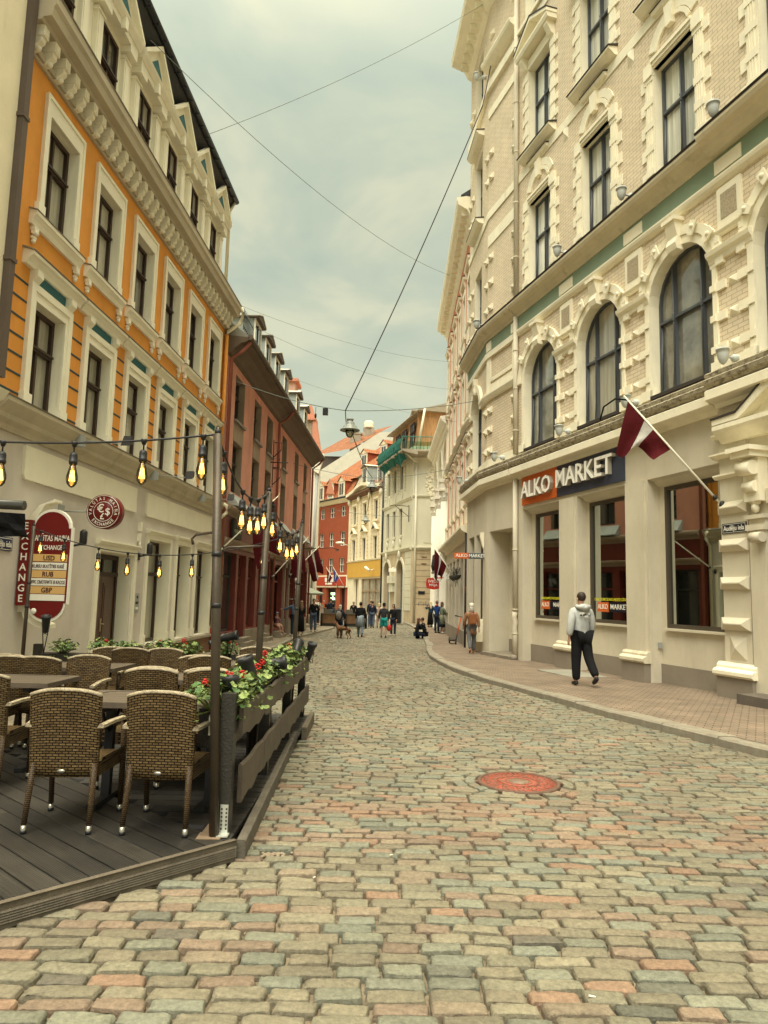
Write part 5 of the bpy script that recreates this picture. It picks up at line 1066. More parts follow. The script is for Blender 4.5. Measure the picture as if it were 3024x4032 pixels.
def tdormer(F, u_, w, z0_, z1_, hw, dep):
    mb = MB(F); mb.box(u_-hw, u_+hw, w-dep, w, z0_, z1_, 0); mb.box(u_-hw, u_+hw, w, w+.04, z0_, z1_, 1); o = mb.build('dormer', [M_bred, M_cream], rh)
    mb = MB(F); mb.box(u_-hw+.14, u_+hw-.14, w+.04, w+.07, z0_+.1, z1_-.1, 0)
    for a, b in ((u_-hw+.2, u_-.04), (u_+.04, u_+hw-.2)): mb.box(a, b, w+.07, w+.075, z0_+.2, z1_-.22, 1)
    mb.build('window', [M_wfr, M_darkglass], o)
    mb = MB(F); slope(mb, F, [(u_-hw-.15, w+.2, z1_), (u_-hw-.15, w-dep, z1_), (u_, w-dep, z1_+.55), (u_, w+.2, z1_+.55)]); slope(mb, F, [(u_+hw+.15, w+.2, z1_), (u_+hw+.15, w-dep, z1_), (u_, w-dep, z1_+.55), (u_, w+.2, z1_+.55)])
    mb.poly([(u_-hw-.1, z1_), (u_+hw+.1, z1_), (u_, z1_+.5)], w-.02, w+.1, 1); mb.build('dormer_roof', [M_tile, M_cream], o)
for u_ in w3_: tdormer(F3, u_, .25, 11.6, 13.2, .62, 2)
for u_, w_, z_ in ((4.0, -4.0, 15.2), (1.0, -4.6, 15.8), (-.9, -7.2, 19.0)): tdormer(F3, u_, w_, z_, z_+1.9, .62, 3)
# house behind with a long brown tiled roof, white gable and two chimneys
bk = thing('tiled_house', (-5, 92, -.4), 'house with long brown tiled roof, white gable and two chimneys behind the red house', 'building')
mb = MB()
def tri(a, b, c_, d, m=0):
    ids = [mb.V(*q, uv=((Vector(q)-Vector(a)).length*.7+q[0], q[2]*1.2)) for q in (a, b, c_, d)]; mb.F(ids, m)
tri((-9.3, 88, 18.9), (-4.2, 86, 19.6), (1.0, 98, 25.6), (-5.8, 98, 23.6)); mb.build('tiled_roof', M_tile2, bk, fix=False)
mb = MB(); mb.F([mb.V(*q) for q in ((-9.4, 87.8, -.5), (-4.6, 87.8, -.5), (-4.6, 87.8, 18.9), (-9.4, 87.8, 18.9))], 1); mb.F([mb.V(*q) for q in ((-10, 86, -.5), (2, 86, -.5), (2.4, 86, 22), (-.8, 86, 21.7), (-8.2, 86, 16.6), (-10, 86, 15))], 0)
mb.box(-9.4, 2, 88.2, 99, -.5, 18.5, 0); mb.build('gable_wall', [mat('grey_gable_plaster', (.60, .57, .47), var=.1), M_brownpipe], bk)
mb = MB(); mb.box(-4.7, -3.3, 91, 92, 20, 22.6, 0); mb.box(-4.9, -3.1, 90.9, 92.1, 22.6, 22.8, 0); mb.build('chimney', [M_sooty], bk)
mb = MB(); mb.box(-3.1, -1.6, 94, 95, 22, 24.2, 0); mb.lathe((-2.35, 94.5, 24.2), [(.7, 0), (.7, .2), (.6, .4), (.68, .8), (.5, 1.0)], 12, 1); mb.build('chimney', [M_sooty, M_cream], bk)
# ================================================================== WHITE HOUSE AND CHIMNEYS BEHIND THE RED ROW (left)
wh = thing('white_gabled_house', (-6, 48, -.4), 'white house front beyond the red row with rubble chimney and pink roof caps', 'building')
mb = MB(); mb.box(-12, -4.4, 46, 47.6, -1, 10.2, 0); mb.box(-4.6, -4.3, 45.9, 46.2, -1, 9.9, 0); mb.tube([(-4.45, 45.8, 9.8), (-4.6, 45.8, -.5)], .08, 6, 1); mb.build('wall', [M_white, M_grey], wh)
mb = MB(); mb.box(-6.2, -4.9, 46.2, 47.4, 10.2, 13.1); mb.build('chimney', brickmat('rubble_brick', (.36, .28, .18), (.28, .2, .13), (.45, .38, .26), .24, .1, .02, bump=.8), wh)
M_pinkcap = mat('pink_sheet_roof', (.62, .26, .16), var=.06)
mb = MB(); mb.box(-6.5, -4.7, 46.0, 47.6, 13.1, 13.3); mb.prof if 0 else None
for a in ([(-6.4, 13.3), (-4.8, 13.3), (-5.0, 14.1), (-6.2, 14.1)],): mb.poly(a, 46.1, 47.5)
mb.poly([(-4.9, 11.2), (-4.2, 10.9), (-4.4, 11.4), (-4.7, 13.1), (-4.9, 13.1)], 46.1, 47.5); mb.poly([(-4.35, 9.0), (-3.75, 9.0), (-4.1, 10.2)], 52, 53)
mb.cut(); mb.box(-7.6, -6.2, 46.4, 48, 13.6, 15.8, 1); mb.box(-7.8, -6.0, 46.2, 48.2, 15.8, 16.0, 0); mb.build('roof_cap', [M_pinkcap, mat('pink_plaster_chimney', (.6, .36, .26), var=.08)], wh)
mb = MB(); mb.poly([(-4.7, 9.6), (-4.2, 10.8), (-4.0, 10.7), (-4.35, 9.4)], 45.6, 46); mb.prof if 0 else None; mb.build('gutter_elbow', M_white, wh)
# far end filler house that closes the side street on the left
fh = thing('grey_end_house', (-16, 70, -.4), 'plain cream house closing the street at far left behind the parasol', 'building')
mb = MB(); mb.box(-30, -10.5, 74, 84, -1, 15); mb.build('wall', M_cream, fh)
mb = MB(); mb.F([mb.V(*q) for q in ((-30, 74, 15), (-10.5, 74, 15), (-10.5, 79, 19), (-30, 79, 19))]); mb.build('roof', M_tile2, fh)
fh = thing('side_street_house', (12, 60, -.4), 'cream house down the side street behind the columned house', 'building')
mb = MB(); mb.box(8.2, 20, 53.6, 66, -1, 14); mb.build('wall', M_cream, fh); mb = MB(); mb.box(8.0, 20, 53.4, 66, 14, 14.3); mb.build('roof', M_brownpipe, fh)
# ================================================================== TERRACE
M_deck = mat('charcoal_decking', (.10, .085, .065), rough=.55, var=.35, scale=7, bump=.3, bscale=50, stretch=(1, 1, 1), col2=(.19, .165, .125), c2s=(.5, .7), stain=.5)
M_deck2 = mat('charcoal_decking_dark', (.055, .048, .04), rough=.5, var=.35, scale=7, bump=.3, bscale=50, col2=(.12, .105, .08), c2s=(.5, .7), stain=.5)
M_beam = mat('grooved_edge_beam', (.12, .098, .07), rough=.65, var=.25, scale=10, bump=.4)
M_rail = mat('brown_painted_plank', (.06, .046, .033), rough=.55, var=.25, scale=5, bump=.35, bscale=18, stretch=(1, .25, 1), col2=(.12, .095, .068), c2s=(.5, .7), stain=.5)
M_post = mat('black_painted_timber', (.028, .025, .02), rough=.5, var=.25, bump=.3, scale=6)
M_silver = mat('silver_cap', (.42, .40, .33), rough=.3, metal=.8, var=0, bump=0)
dk = thing('terrace_deck', (-2.8, 6.5, gz(6.5)), 'dark boarded cafe terrace floor with a pointed front corner', 'deck')
def dz(y): return gz(y, .115)
def clipped(a, b, poly):      # clip segment strip by testing samples inside polygon
    pass
def inside(p, poly):
    c = False; j = len(poly)-1
    for i in range(len(poly)):
        if (poly[i][1] > p[1]) != (poly[j][1] > p[1]) and p[0] < (poly[j][0]-poly[i][0])*(p[1]-poly[i][1])/(poly[j][1]-poly[i][1])+poly[i][0]: c = not c
        j = i
    return c
E0 = (-.90, 4.60); FD = Vector((-.68, -.733)).normalized()            # front edge direction
ZL = Vector((-1, .90)).normalized()                                     # divide line direction
E1 = (E0[0]+FD.x*5.5, E0[1]+FD.y*5.5); Zf = (E0[0]+ZL.x*5.3, E0[1]+ZL.y*5.3)
z1p = [E0, E1, (-4.75-.0, E1[1]), (-4.75, Zf[1]-.3), Zf]; z2p = [E0, (-.90, 9.7), (-4.75, 9.7), (-4.75, Zf[1]-.3), Zf]
def boards(poly, d, w, name, gap=.012, seed=1):
    r = random.Random(seed); n = Vector((-d.y, d.x)); mb = MB(); cs = [Vector(p).dot(n) for p in poly]; c = min(cs)
    while c < max(cs):
        m = c+w/2; O = n*m; run = None; t = -12.0; seg = []
        ts = sorted(v for v in _cross(poly, O, d))
        for a, b in zip(ts[::2], ts[1::2]):
            a += .003; b -= .003; L_ = b-a
            if L_ < .05: continue
            cuts = [a]+[a+L_*f for f in ([r.uniform(.3, .7)] if L_ > 2.4 else [])]+[b]
            for p, q in zip(cuts, cuts[1:]):
                q -= .004; k = 0 if r.random() < .5 else 1; sl = [(m-w/2+gap/2), (m+w/2-gap/2)]; ids = []
                A = [O*0+n*s_+d*t_ for s_ in sl for t_ in (p, q)]; zt = [dz(v.y)+r.uniform(-.0015, .0015) for v in A]
                T_ = [mb.V(v.x, v.y, z, uv=(t_, s_)) for v, z, (s_, t_) in zip(A, zt, [(s_, t_) for s_ in sl for t_ in (p, q)])]; B = [mb.V(v.x, v.y, z-.03) for v, z in zip(A, zt)]
                mb.F((T_[0], T_[1], T_[3], T_[2]), k)
                for i_, j_ in ((0, 1), (1, 3), (3, 2), (2, 0)): mb.F((T_[i_], T_[j_], B[j_], B[i_]), k)
        c += w
    return mb
def _cross(poly, O, d):
    out_ = []; n = Vector((-d.y, d.x))
    for i in range(len(poly)):
        a, b = Vector(poly[i])-O, Vector(poly[(i+1) % len(poly)])-O; sa, sb = a.dot(n), b.dot(n)
        if (sa > 0) != (sb > 0): f = sa/(sa-sb); out_.append((a+(b-a)*f).dot(d))
    return out_
def deckmat(name, c1, c2, ang):
    m, ns, ls, p = newmat(name); p.inputs['Roughness'].default_value = .5
    t = ns.new('ShaderNodeTexCoord'); mp = ns.new('ShaderNodeMapping'); mp.inputs['Scale'].default_value = (1.2, 40, 1); ls.new(t.outputs['UV'], mp.inputs[0])
    n = ns.new('ShaderNodeTexNoise'); n.inputs['Scale'].default_value = 2.2; n.inputs['Detail'].default_value = 5; ls.new(mp.outputs[0], n.inputs['Vector'])
    n2 = ns.new('ShaderNodeTexNoise'); n2.inputs['Scale'].default_value = 2.4; n2.inputs['Detail'].default_value = 7; ls.new(t.outputs['Object'], n2.inputs['Vector'])
    r = ns.new('ShaderNodeValToRGB'); r.color_ramp.elements[0].position = .38; r.color_ramp.elements[1].position = .72; r.color_ramp.elements[0].color = c4(c1); r.color_ramp.elements[1].color = c4(c2)
    ma = ns.new('ShaderNodeMath'); ma.operation = 'MULTIPLY_ADD'; ls.new(n.outputs[0], ma.inputs[0]); ma.inputs[1].default_value = .5; m2 = ns.new('ShaderNodeMath'); m2.operation = 'MULTIPLY'; m2.inputs[1].default_value = .55; ls.new(n2.outputs[0], m2.inputs[0]); ls.new(m2.outputs[0], ma.inputs[2]); ls.new(ma.outputs[0], r.inputs[0]); ls.new(r.outputs[0], p.inputs['Base Color'])
    s_ = ns.new('ShaderNodeSeparateXYZ'); ls.new(t.outputs['UV'], s_.inputs[0]); w_ = ns.new('ShaderNodeMath'); w_.operation = 'SINE'; k_ = ns.new('ShaderNodeMath'); k_.operation = 'MULTIPLY'; k_.inputs[1].default_value = 520; ls.new(s_.outputs[1], k_.inputs[0]); ls.new(k_.outputs[0], w_.inputs[0])
    b = ns.new('ShaderNodeBump'); b.inputs['Strength'].default_value = .5; b.inputs['Distance'].default_value = .003; ls.new(w_.outputs[0], b.inputs['Height']); ls.new(b.outputs[0], p.inputs['Normal']); return m
MD = [deckmat('deck_board_grey', (.014, .0125, .0105), (.06, .052, .041), 0), deckmat('deck_board_dark', (.009, .008, .007), (.04, .035, .028), 0)]
boards(z1p, -ZL, .142, 'x', seed=4).build('deck_boards', MD, dk); boards(z2p, Vector((1, 0)), .142, 'x', seed=9).build('deck_boards', MD, dk)
mb = MB(); 
for p in (z1p, z2p): mb.F([mb.V(x+.02 if x < -1 else x-.01, y, dz(y)-.032) for x, y in p])
mb.build('deck_base', M_post, dk)
def beam(a, b, h0, h1, th, nm, grooves=True, m=M_beam):
    A, B = Vector(a), Vector(b); d = (B-A).normalized(); n = Vector((d.y, -d.x)); mb = MB()
    pf = [(0, h0), (th, h0)]+([(th, h0+(h1-h0)*f) if k % 2 == 0 else (th-.008, h0+(h1-h0)*f) for k, f in enumerate((.2, .22, .3, .32, .4, .42, .5, .52, .6, .62, .7)) for _ in (0,)] if grooves else [])+[(th, h1-.008), (th-.01, h1), (0, h1)]
    P0 = [mb.V(A.x+n.x*w, A.y+n.y*w, gz(A.y)+z) for w, z in pf]; P1 = [mb.V(B.x+n.x*w, B.y+n.y*w, gz(B.y)+z) for w, z in pf]; k = len(pf)
    for i in range(k): mb.F((P0[i], P0[(i+1) % k], P1[(i+1) % k], P1[i]))
    mb.F(P0); mb.F(P1[::-1]); return mb.build(nm, m, dk)
beam((E0[0]+.015, E0[1]-.0), (E1[0], E1[1]), .0, .125, -.028, 'edge_beam'); beam((-.865, 4.60), (-.995, 8.45), .0, .118, .055, 'edge_beam', False, mat('worn_grey_beam', (.11, .095, .073), var=.3, scale=8, bump=.4)); beam((-.90, 8.5), (-.93, 9.75), .0, .15, .06, 'edge_beam', False, M_beam)
# fences with planters
def wavy(mb, A, B, z0, z1, th, seed, off=0):
    r = random.Random(seed); A, B = Vector(A), Vector(B); d = B-A; L_ = d.length; d.normalize(); n = Vector((d.y, -d.x)); K = max(6, int(L_/.12)); R = []
    for k in range(K+1):
        p = A+d*L_*k/K; w = .014*math.sin(k*1.9+seed)+.012*math.sin(k*.7+seed*2)+r.uniform(-.005, .005); w2 = .012*math.sin(k*1.3+seed*3)
        lo, hi = gz(p.y)+z0+w, gz(p.y)+z1+w2*.6; q = n*th
        R.append([mb.V(p.x, p.y, lo, uv=(L_*k/K, z0)), mb.V(p.x, p.y, hi-.01, uv=(L_*k/K, z1)), mb.V(p.x+q.x*.3, p.y+q.y*.3, hi), mb.V(p.x+q.x, p.y+q.y, hi-.012, uv=(L_*k/K, z1)), mb.V(p.x+q.x, p.y+q.y, lo, uv=(L_*k/K, z0))])
    for a, b in zip(R, R[1:]):
        for k in range(5): mb.F((a[k], a[(k+1) % 5], b[(k+1) % 5], b[k]))
    mb.F(R[0][::-1]); mb.F(R[-1])
FX0, FX1 = -.93, -.985
fx = lambda y: FX0+(FX1-FX0)*(y-4.7)/4.9
fe = thing('planter_fence', (-.98, 7, gz(7)), 'low brown plank fence with built-in flower troughs along the street side of the terrace', 'fence')
for k, y in enumerate((4.74, 6.35, 7.95, 9.55)):
    mb = MB(); g = gz(y); mb.box(fx(y)-.045-.05, fx(y)+.045-.05, y-.045, y+.045, g+.08, g+(.99 if k == 0 else .80)); mb.build('post', M_post, fe)
segs = [4.80, 5.75, 6.75, 7.75, 8.7, 9.6]
for k, (a, b) in enumerate(zip(segs, segs[1:])):
    mb = MB(); wavy(mb, (fx(a)+.005, a+.004), (fx(b)+.005, b-.004), .70, .895, .03, k+1); mb.build('upper_plank', M_rail, fe)
    mb = MB(); wavy(mb, (fx(a)+.015, a+.004), (fx(b)+.015, b-.004), .30, .525, .03, k+11); mb.build('lower_plank', M_rail, fe)
for k, (a, b) in enumerate(((4.84, 6.2), (6.3, 7.9), (8.0, 9.5))):
    mb = MB(); x = fx(a)-.03; mb.box(x-.24, x-.02, a, b, gz(a)+.62, gz(a)+.87); mb.box(x-.22, x-.04, a+.02, b-.02, gz(a)+.87, gz(a)+.875, 1); mb.build('flower_trough', [M_post, mat('potting_soil', (.06, .04, .025), rough=1)], fe)
mb = MB(); y = 4.695; 
mb.box(-.995, -.945, 4.688, 4.694, gz(y)+.13, gz(y)+.30); mb.box(-1.0, -.93, 4.62, 4.69, gz(y)+.122, gz(y)+.13)
for k in range(6):
    for j in (0, 1): mb.box(-.99+j*.03, -.98+j*.03, 4.684, 4.689, gz(y)+.15+k*.024, gz(y)+.16+k*.024, 1)
mb.build('steel_angle_bracket', [mat('galvanised_steel', (.55, .56, .5), rough=.35, metal=.5, var=.2), M_black], fe)
mb = MB(); mb.box(-1.13, -1.08, 4.825, 4.84, gz(y)+.70, gz(y)+.83); 
for k in range(3): mb.lathe((-1.105, 4.825, gz(y)+.725+k*.04), [(.014, 0), (.014, -.003)], 8, 1, axis='y')
mb.build('power_socket', [M_whitepaint, M_grey], fe)
be = thing('planter_fence', (-2.9, 9.7, gz(9.7)), 'black trough fence at the back of the terrace, before the door and shop windows', 'fence')
mb = MB(); g = gz(9.6)
mb.box(-4.6, -3.3, 9.62, 9.86, g+.55, g+.84); mb.build('flower_trough', M_post, be); mb = MB(); mb.box(-3.25, -1.9, 9.62, 9.86, g+.58, g+.86); mb.build('flower_trough', M_post, be)
for x in (-4.62, -3.27, -1.85):
    mb = MB(); mb.box(x-.045, x+.045, 9.64, 9.73, g+.08, g+.96); mb.build('post', M_post, be)
mb = MB(); mb.box(-4.6, -1.85, 9.62, 9.65, g+.2, g+.42); mb.build('lower_plank', M_rail, be)
# ------------------------------------------------------------------ geraniums
M_leaf = mat('geranium_leaf', (.16, .22, .065), rough=.55, var=.35, scale=14, bump=.2, col2=(.30, .36, .11), c2s=(.5, .66), stain=.8)
M_leafd = mat('geranium_leaf_dark', (.055, .115, .028), rough=.55, var=.3, scale=14, bump=.2)
M_stem = mat('pale_green_stem', (.20, .24, .07), var=.2)
M_petal = mat('scarlet_petal', (.42, .018, .012), rough=.6, var=.3, scale=30, bump=0)
def geranium(seed, flowers, h=.30, sp=.22, nl=46):
    r = random.Random(seed); t = thing('geranium', (0, 0, 0), 'x', 'plant'); mb = MB(); ms = MB()
    for k in range(nl):
        a = r.uniform(0, 6.283); q = r.random()**.6; x, y = sp*q*math.cos(a), sp*q*math.sin(a); z = h*(.18+.82*r.random())*(1-.35*q)+.02
        if k % 9 == 0: z = -.03; x *= 1.25; y *= 1.25
        s_ = r.uniform(.018, .038); N_ = Vector((x*1.5+r.uniform(-.5, .5), y*1.5+r.uniform(-.5, .5), .8)).normalized(); ex = N_.cross(Vector((math.cos(a), math.sin(a), .1))).normalized(); ey = N_.cross(ex)
        c0 = Vector((x, y, z)); ci = mb.V(*(c0-N_*s_*.22)); n = 11; rim = []
        for j in range(n):
            th = 2*math.pi*j/n+.2; rr_ = s_*(1 if j % 2 else .86)*(.55 if j == 0 else 1); rim.append(mb.V(*(c0+ex*rr_*math.cos(th)+ey*rr_*math.sin(th)+N_*s_*.12*math.sin(th*3))))
        m_i = 0 if r.random() < .7 else 1
        for j in range(n): mb.F((ci, rim[j], rim[(j+1) % n]), m_i)
        if k % 2 == 0: ms.tube([(x*.25, y*.25, 0), (x*.7, y*.7, z*.6), (x, y, z-.01)], .0035, 4)
    mb.sm = True; mb.build('leaves', [M_leaf, M_leafd], t, fix=False); ms.build('stems', M_stem, t)
    for k in range(flowers):
        a = r.uniform(0, 6.283); x, y = sp*.7*r.random()*math.cos(a), sp*.7*math.sin(a)*r.random(); z = h*r.uniform(.6, 1.0); fb = MB()
        for j in range(24):
            v = Vector((r.gauss(0, 1), r.gauss(0, 1), r.gauss(0, .7))).normalized()*.024; fb.ball((x+v.x, y+v.y, z+v.z), (.011, .011, .007), 5)
        fb.tube([(x*.4, y*.4, .02), (x, y, z-.02)], .003, 4, 1); fb.build('flower_head', [M_petal, M_stem], t)
    return t
G_ = [geranium(1, 2, .22, .19, 120), geranium(2, 0, .20, .19, 110), geranium(3, 3, .25, .20, 120), geranium(5, 1, .22, .22, 150)]
FG = 'geraniums in the street side trough'; BG = 'geraniums in the back trough'
pl = [(3, 4.85, .0, 'leafy geranium hanging over the trough end nearest the corner post'), (2, 5.15, .02, 'geranium with a large red flower head behind the first black spotlight'), (1, 5.5, 0, 'leafy flowerless geranium by the second black spotlight'), (0, 5.85, 0, 'geranium with red flowers just past the second black spotlight'), (2, 6.5, .02, 'geranium with most red flowers near the middle of the street side trough'), (3, 6.95, 0, 'leafy geranium before the sideways spotlight'), (0, 7.4, 0, 'small red flowering geranium by the middle light pole'), (1, 7.75, 0, 'plain green geranium beyond the middle light pole'), (3, 8.3, .03, 'bushy geranium near the far end of the street side trough'), (2, 8.75, .03, 'orange-red flowering geranium near the far trough end'), (1, 9.2, .03, 'last green geranium of the street side trough')]
used_g = set()
def put_g(k, loc, lab, grp, rz):
    if k in used_g: o = copy_tree(G_[k])
    else: o = G_[k]; used_g.add(k)
    o.location = loc; o.rotation_euler = (0, 0, rz); o['label'] = lab; o['group'] = grp; return o
for i, (k, y, dh, lab) in enumerate(pl): put_g(k, (fx(y)-.15+(.03 if i % 2 else 0), y, gz(y)+.86+dh*.5), lab, FG, i*1.3)
for i, (k, x, lab) in enumerate([(1, -4.3, 'geranium at the left end of the back trough by the small spotlight'), (3, -3.75, 'bushy geranium in the back trough before the brown door'), (1, -3.45, 'second green geranium before the brown door'), (3, -2.95, 'tall leafy geranium in the back trough right of the door'), (0, -2.6, 'geranium with one red head left of the back spotlight'), (2, -2.1, 'red flowering geranium in the back trough by the thick pole')]): put_g(k, (x, 9.74, gz(9.7)+.84), lab, BG, i*1.7+.5)
# ------------------------------------------------------------------ spotlights on the fences
sl = thing('garden_spotlight', (0, 0, 0), 'x', 'spotlight')
mb = MB(); mb.lathe((0, 0, 0), [(.03, -.13), (.042, -.12), (.05, -.02), (.055, .06), (.066, .075), (.066, .105), (.055, .105), (.05, .08)], 14); mb.build('lamp_housing', M_black, sl)
mb = MB(); mb.lathe((0, 0, .078), [(.05, 0), (.001, .001)], 14); mb.build('lens', M_lgrey, sl)
SPT = [((-1.02, 4.90, .98), (0, 0, 0), 'upright black spotlight on the corner post beside the thick pole'), ((-1.0, 5.5, 1.07), (.15, -.35, 0), 'tilted black spotlight above the first flower trough'), ((-.97, 6.6, 1.03), (0, 1.45, .3), 'black spotlight lying sideways in the middle of the flower trough'), ((-1.0, 8.6, 1.06), (-.9, .5, .3), 'round black spotlight near the far end of the trough'), ((-.92, 9.4, .98), (.2, .3, 0), 'last black spotlight at the far end of the street side fence'), ((-2.02, 9.6, 1.12), (0, 1.3, 0), 'black spotlight pointing sideways on the back trough'), ((-2.2, 9.62, 1.06), (.3, -2.2, 0), 'black spotlight pointing down beside the sideways one on the back trough'), ((-4.5, 9.6, 1.24), (.25, .1, 0), 'black spotlight with bright lens at the left end of the back trough')]
for k, (p, r_, lab) in enumerate(SPT):
    o = sl if k == 0 else copy_tree(sl); o.location = (p[0], p[1], p[2]+gz(p[1])); o.rotation_euler = r_; o['label'] = lab; o['group'] = 'spotlights on the planter fences'
    mb = MB(); z = p[2]+gz(p[1]); mb.tube([(p[0]-.045, p[1], z-.02), (p[0]-.03, p[1], z-.16), (p[0], p[1], gz(p[1])+.84)], .007, 5); mb.tube([(p[0]+.045, p[1], z-.02), (p[0]+.03, p[1], z-.16), (p[0], p[1], gz(p[1])+.84)], .007, 5)
    WL[o.name] = Vector((0, 0, 0)); inv = Matrix.Translation(o.location) @ o.rotation_euler.to_matrix().to_4x4(); inv.invert()
    mb.v = [tuple(inv @ Vector(q)) for q in mb.v]; mb.build('yoke', M_black, o)
# ------------------------------------------------------------------ wicker armchair
def wicker(name, c1, c2, dark, bw=.042, bh=.0165):
    m = brickmat(name, c1, c2, dark, bw, bh,   .003, rough=.45, bump=1.0, var=.25); return m
M_wick = wicker('brown_wicker', (.205, .135, .058), (.11, .068, .028), (.007, .0045, .0025)); M_wrim = mat('pale_wicker_rim', (.34, .28, .185), rough=.5, var=.3, scale=25, bump=.6, bscale=80)
M_wleg = wicker('leg_wicker', (.18, .11, .045), (.10, .058, .025), (.02, .012, .007), .02, .012)
ch = thing('wicker_armchair', (0, 0, 0), 'x', 'chair')
mb = MB(); mb.sm = True; n, mrows = 14, 8
def backpt(s_, t_, off):      # s_ -1..1 across, t_ 0..1 up; crowned top edge, slightly wrapped sides, reclined
    x = s_*(.212+.012*t_); z = .335+(.505+.038*(1-abs(s_)**2.6))*t_; y = -.225-.055*t_+.03*s_*s_+off; return x, y, z
G1 = []
for off in (0, -.028):
    G1.append([[mb.V(*backpt(-1+2*i/n, j/mrows, off), uv=((-1+2*i/n)*.22, .335+.53*j/mrows)) for i in range(n+1)] for j in range(mrows+1)])
for g in G1:
    for j in range(mrows):
        for i in range(n): mb.F((g[j][i], g[j][i+1], g[j+1][i+1], g[j+1][i]))
for j in range(mrows): mb.F((G1[0][j][0], G1[0][j+1][0], G1[1][j+1][0], G1[1][j][0])); mb.F((G1[0][j][n], G1[0][j+1][n], G1[1][j+1][n], G1[1][j][n]))
for i in range(n): mb.F((G1[0][0][i], G1[0][0][i+1], G1[1][0][i+1], G1[1][0][i]))
mb.build('backrest', M_wick, ch)
mb = MB(); mb.tube([tuple(Vector(backpt(-1+2*i/16, 1, -.014))+Vector((0, 0, .004))) for i in range(17)], .0145, 8); mb.build('top_rim', M_wrim, ch)
mb = MB(); P4 = [(-.21, -.22), (.21, -.22), (.225, .22), (-.225, .22)]
mb.quad([(x, y, .42) for x, y in P4], uv=P4)
for (a, b), (c_, d) in zip(P4, P4[1:]+P4[:1]): mb.quad([(a, b, .33), (c_, d, .33), (c_, d, .42), (a, b, .42)], uv=[(a+b, .33), (c_+d+.3, .33), (c_+d+.3, .42), (a+b, .42)])
mb.quad([(x, y, .33) for x, y in P4], uv=P4); mb.build('seat', M_wick, ch)
for s_ in (-1, 1):
    mb = MB(); mb.tube([(s_*.19, -.22, .42), (s_*.197, -.245, .2), (s_*.20, -.268, .045)], .022, 8, r1=.017); o = mb.build('leg', M_wleg, ch)
    mb = MB(); mb.lathe((s_*.20, -.268, 0), [(.016, .0), (.018, .012), (.018, .05)], 8, 0); mb.lathe((s_*.20, -.268, 0), [(.019, 0), (.019, .02)], 8, 1); mb.build('leg_cap', [M_silver, M_black], o)
    mb = MB(); mb.tube([(s_*.245, .19, .62), (s_*.242, .21, .4), (s_*.235, .235, .045)], .024, 8, r1=.018); o = mb.build('leg', M_wleg, ch)
    mb = MB(); mb.lathe((s_*.235, .236, 0), [(.017, 0), (.019, .012), (.019, .05)], 8, 0); mb.lathe((s_*.235, .236, 0), [(.02, 0), (.02, .02)], 8, 1); mb.build('leg_cap', [M_silver, M_black], o)
    mb = MB(); pts = [(s_*.225, -.26, .655), (s_*.25, -.1, .665), (s_*.262, .08, .66), (s_*.25, .215, .63)]; R_ = []
    for x, y, z in pts: R_.append([mb.V(x-.022, y, z-.012, uv=(y, 0)), mb.V(x+.022, y, z-.012, uv=(y, .05)), mb.V(x+.022, y, z+.008, uv=(y, .1)), mb.V(x, y, z+.014, uv=(y, .13)), mb.V(x-.022, y, z+.008, uv=(y, .16))])
    for a, b in zip(R_, R_[1:]):
        for k in range(5): mb.F((a[k], a[(k+1) % 5], b[(k+1) % 5], b[k]))
    mb.F(R_[0]); mb.F(R_[-1]); mb.build('armrest', M_wrim, ch)
    mb = MB(); mb.quad([(s_*.228, -.2, .40), (s_*.236, .2, .40), (s_*.25, .2, .45), (s_*.232, -.2, .45)]); mb.build('side_rail', M_wick, ch)
mb = MB(); mb.lathe((0, -.258, .375), [(.026, 0), (.026, -.008), (.001, -.010)], 14, axis='y'); mb.v = [(x, y, .375+(z-.375)*.5) for x, y, z in mb.v]; mb.build('oval_badge', mat('dull_chrome', (.30, .29, .25), rough=.3, metal=.6, var=.3, scale=90), ch)
CH = [(-2.02, 4.90, .05, 'front left wicker armchair seen from behind, nearest the camera'), (-1.385, 4.90, -.04, 'front right wicker armchair seen from behind, by the thick pole'), (-1.97, 5.98, math.pi+.03, 'wicker armchair facing the camera across the front table, left one'), (-1.50, 6.0, math.pi-.05, 'wicker armchair facing the camera across the front table, right one'), (-1.96, 6.42, .03, 'wicker armchair back to back with the left one of the front table'), (-1.42, 6.46, -.04, 'wicker armchair back to back with the right one of the front table'), (-1.93, 7.45, math.pi+.04, 'pale wicker armchair facing the camera at the second table, left one'), (-1.42, 7.75, math.pi-.1, 'pale wicker armchair facing the camera at the second table, right one'), (-1.86, 8.0, .1, 'wicker armchair back to back with the left one of the second table'), (-1.62, 9.15, math.pi, 'farthest wicker armchair on the right of the terrace'), (-3.06, 5.72, .1, 'wicker armchair cut by the left edge of the picture, seen from behind'), (-2.99, 7.1, math.pi-.02, 'wicker armchair facing the camera behind the left table'), (-3.35, 7.35, -.05, 'wicker armchair with its dark back behind the left table'), (-3.0, 8.35, math.pi, 'wicker armchair facing the camera just below the round sign, second row'), (-3.2, 8.0-.35, math.pi+.08, 'wicker armchair mostly hidden behind the left table chairs'), (-3.75, 6.95, math.pi, 'wicker armchair facing the camera at the far left'), (-3.65, 7.35, .05, 'wicker armchair seen from behind at the far left')]
CH[14] = (-3.02, 8.95, 0.0, 'wicker armchair seen from behind by the back trough'); CH[13] = (-2.62+.0, 8.45, math.pi, 'wicker armchair facing the camera before the brown door')
CH.append((-3.25, 8.45, math.pi+.05, 'wicker armchair facing the camera left of the brown door'))
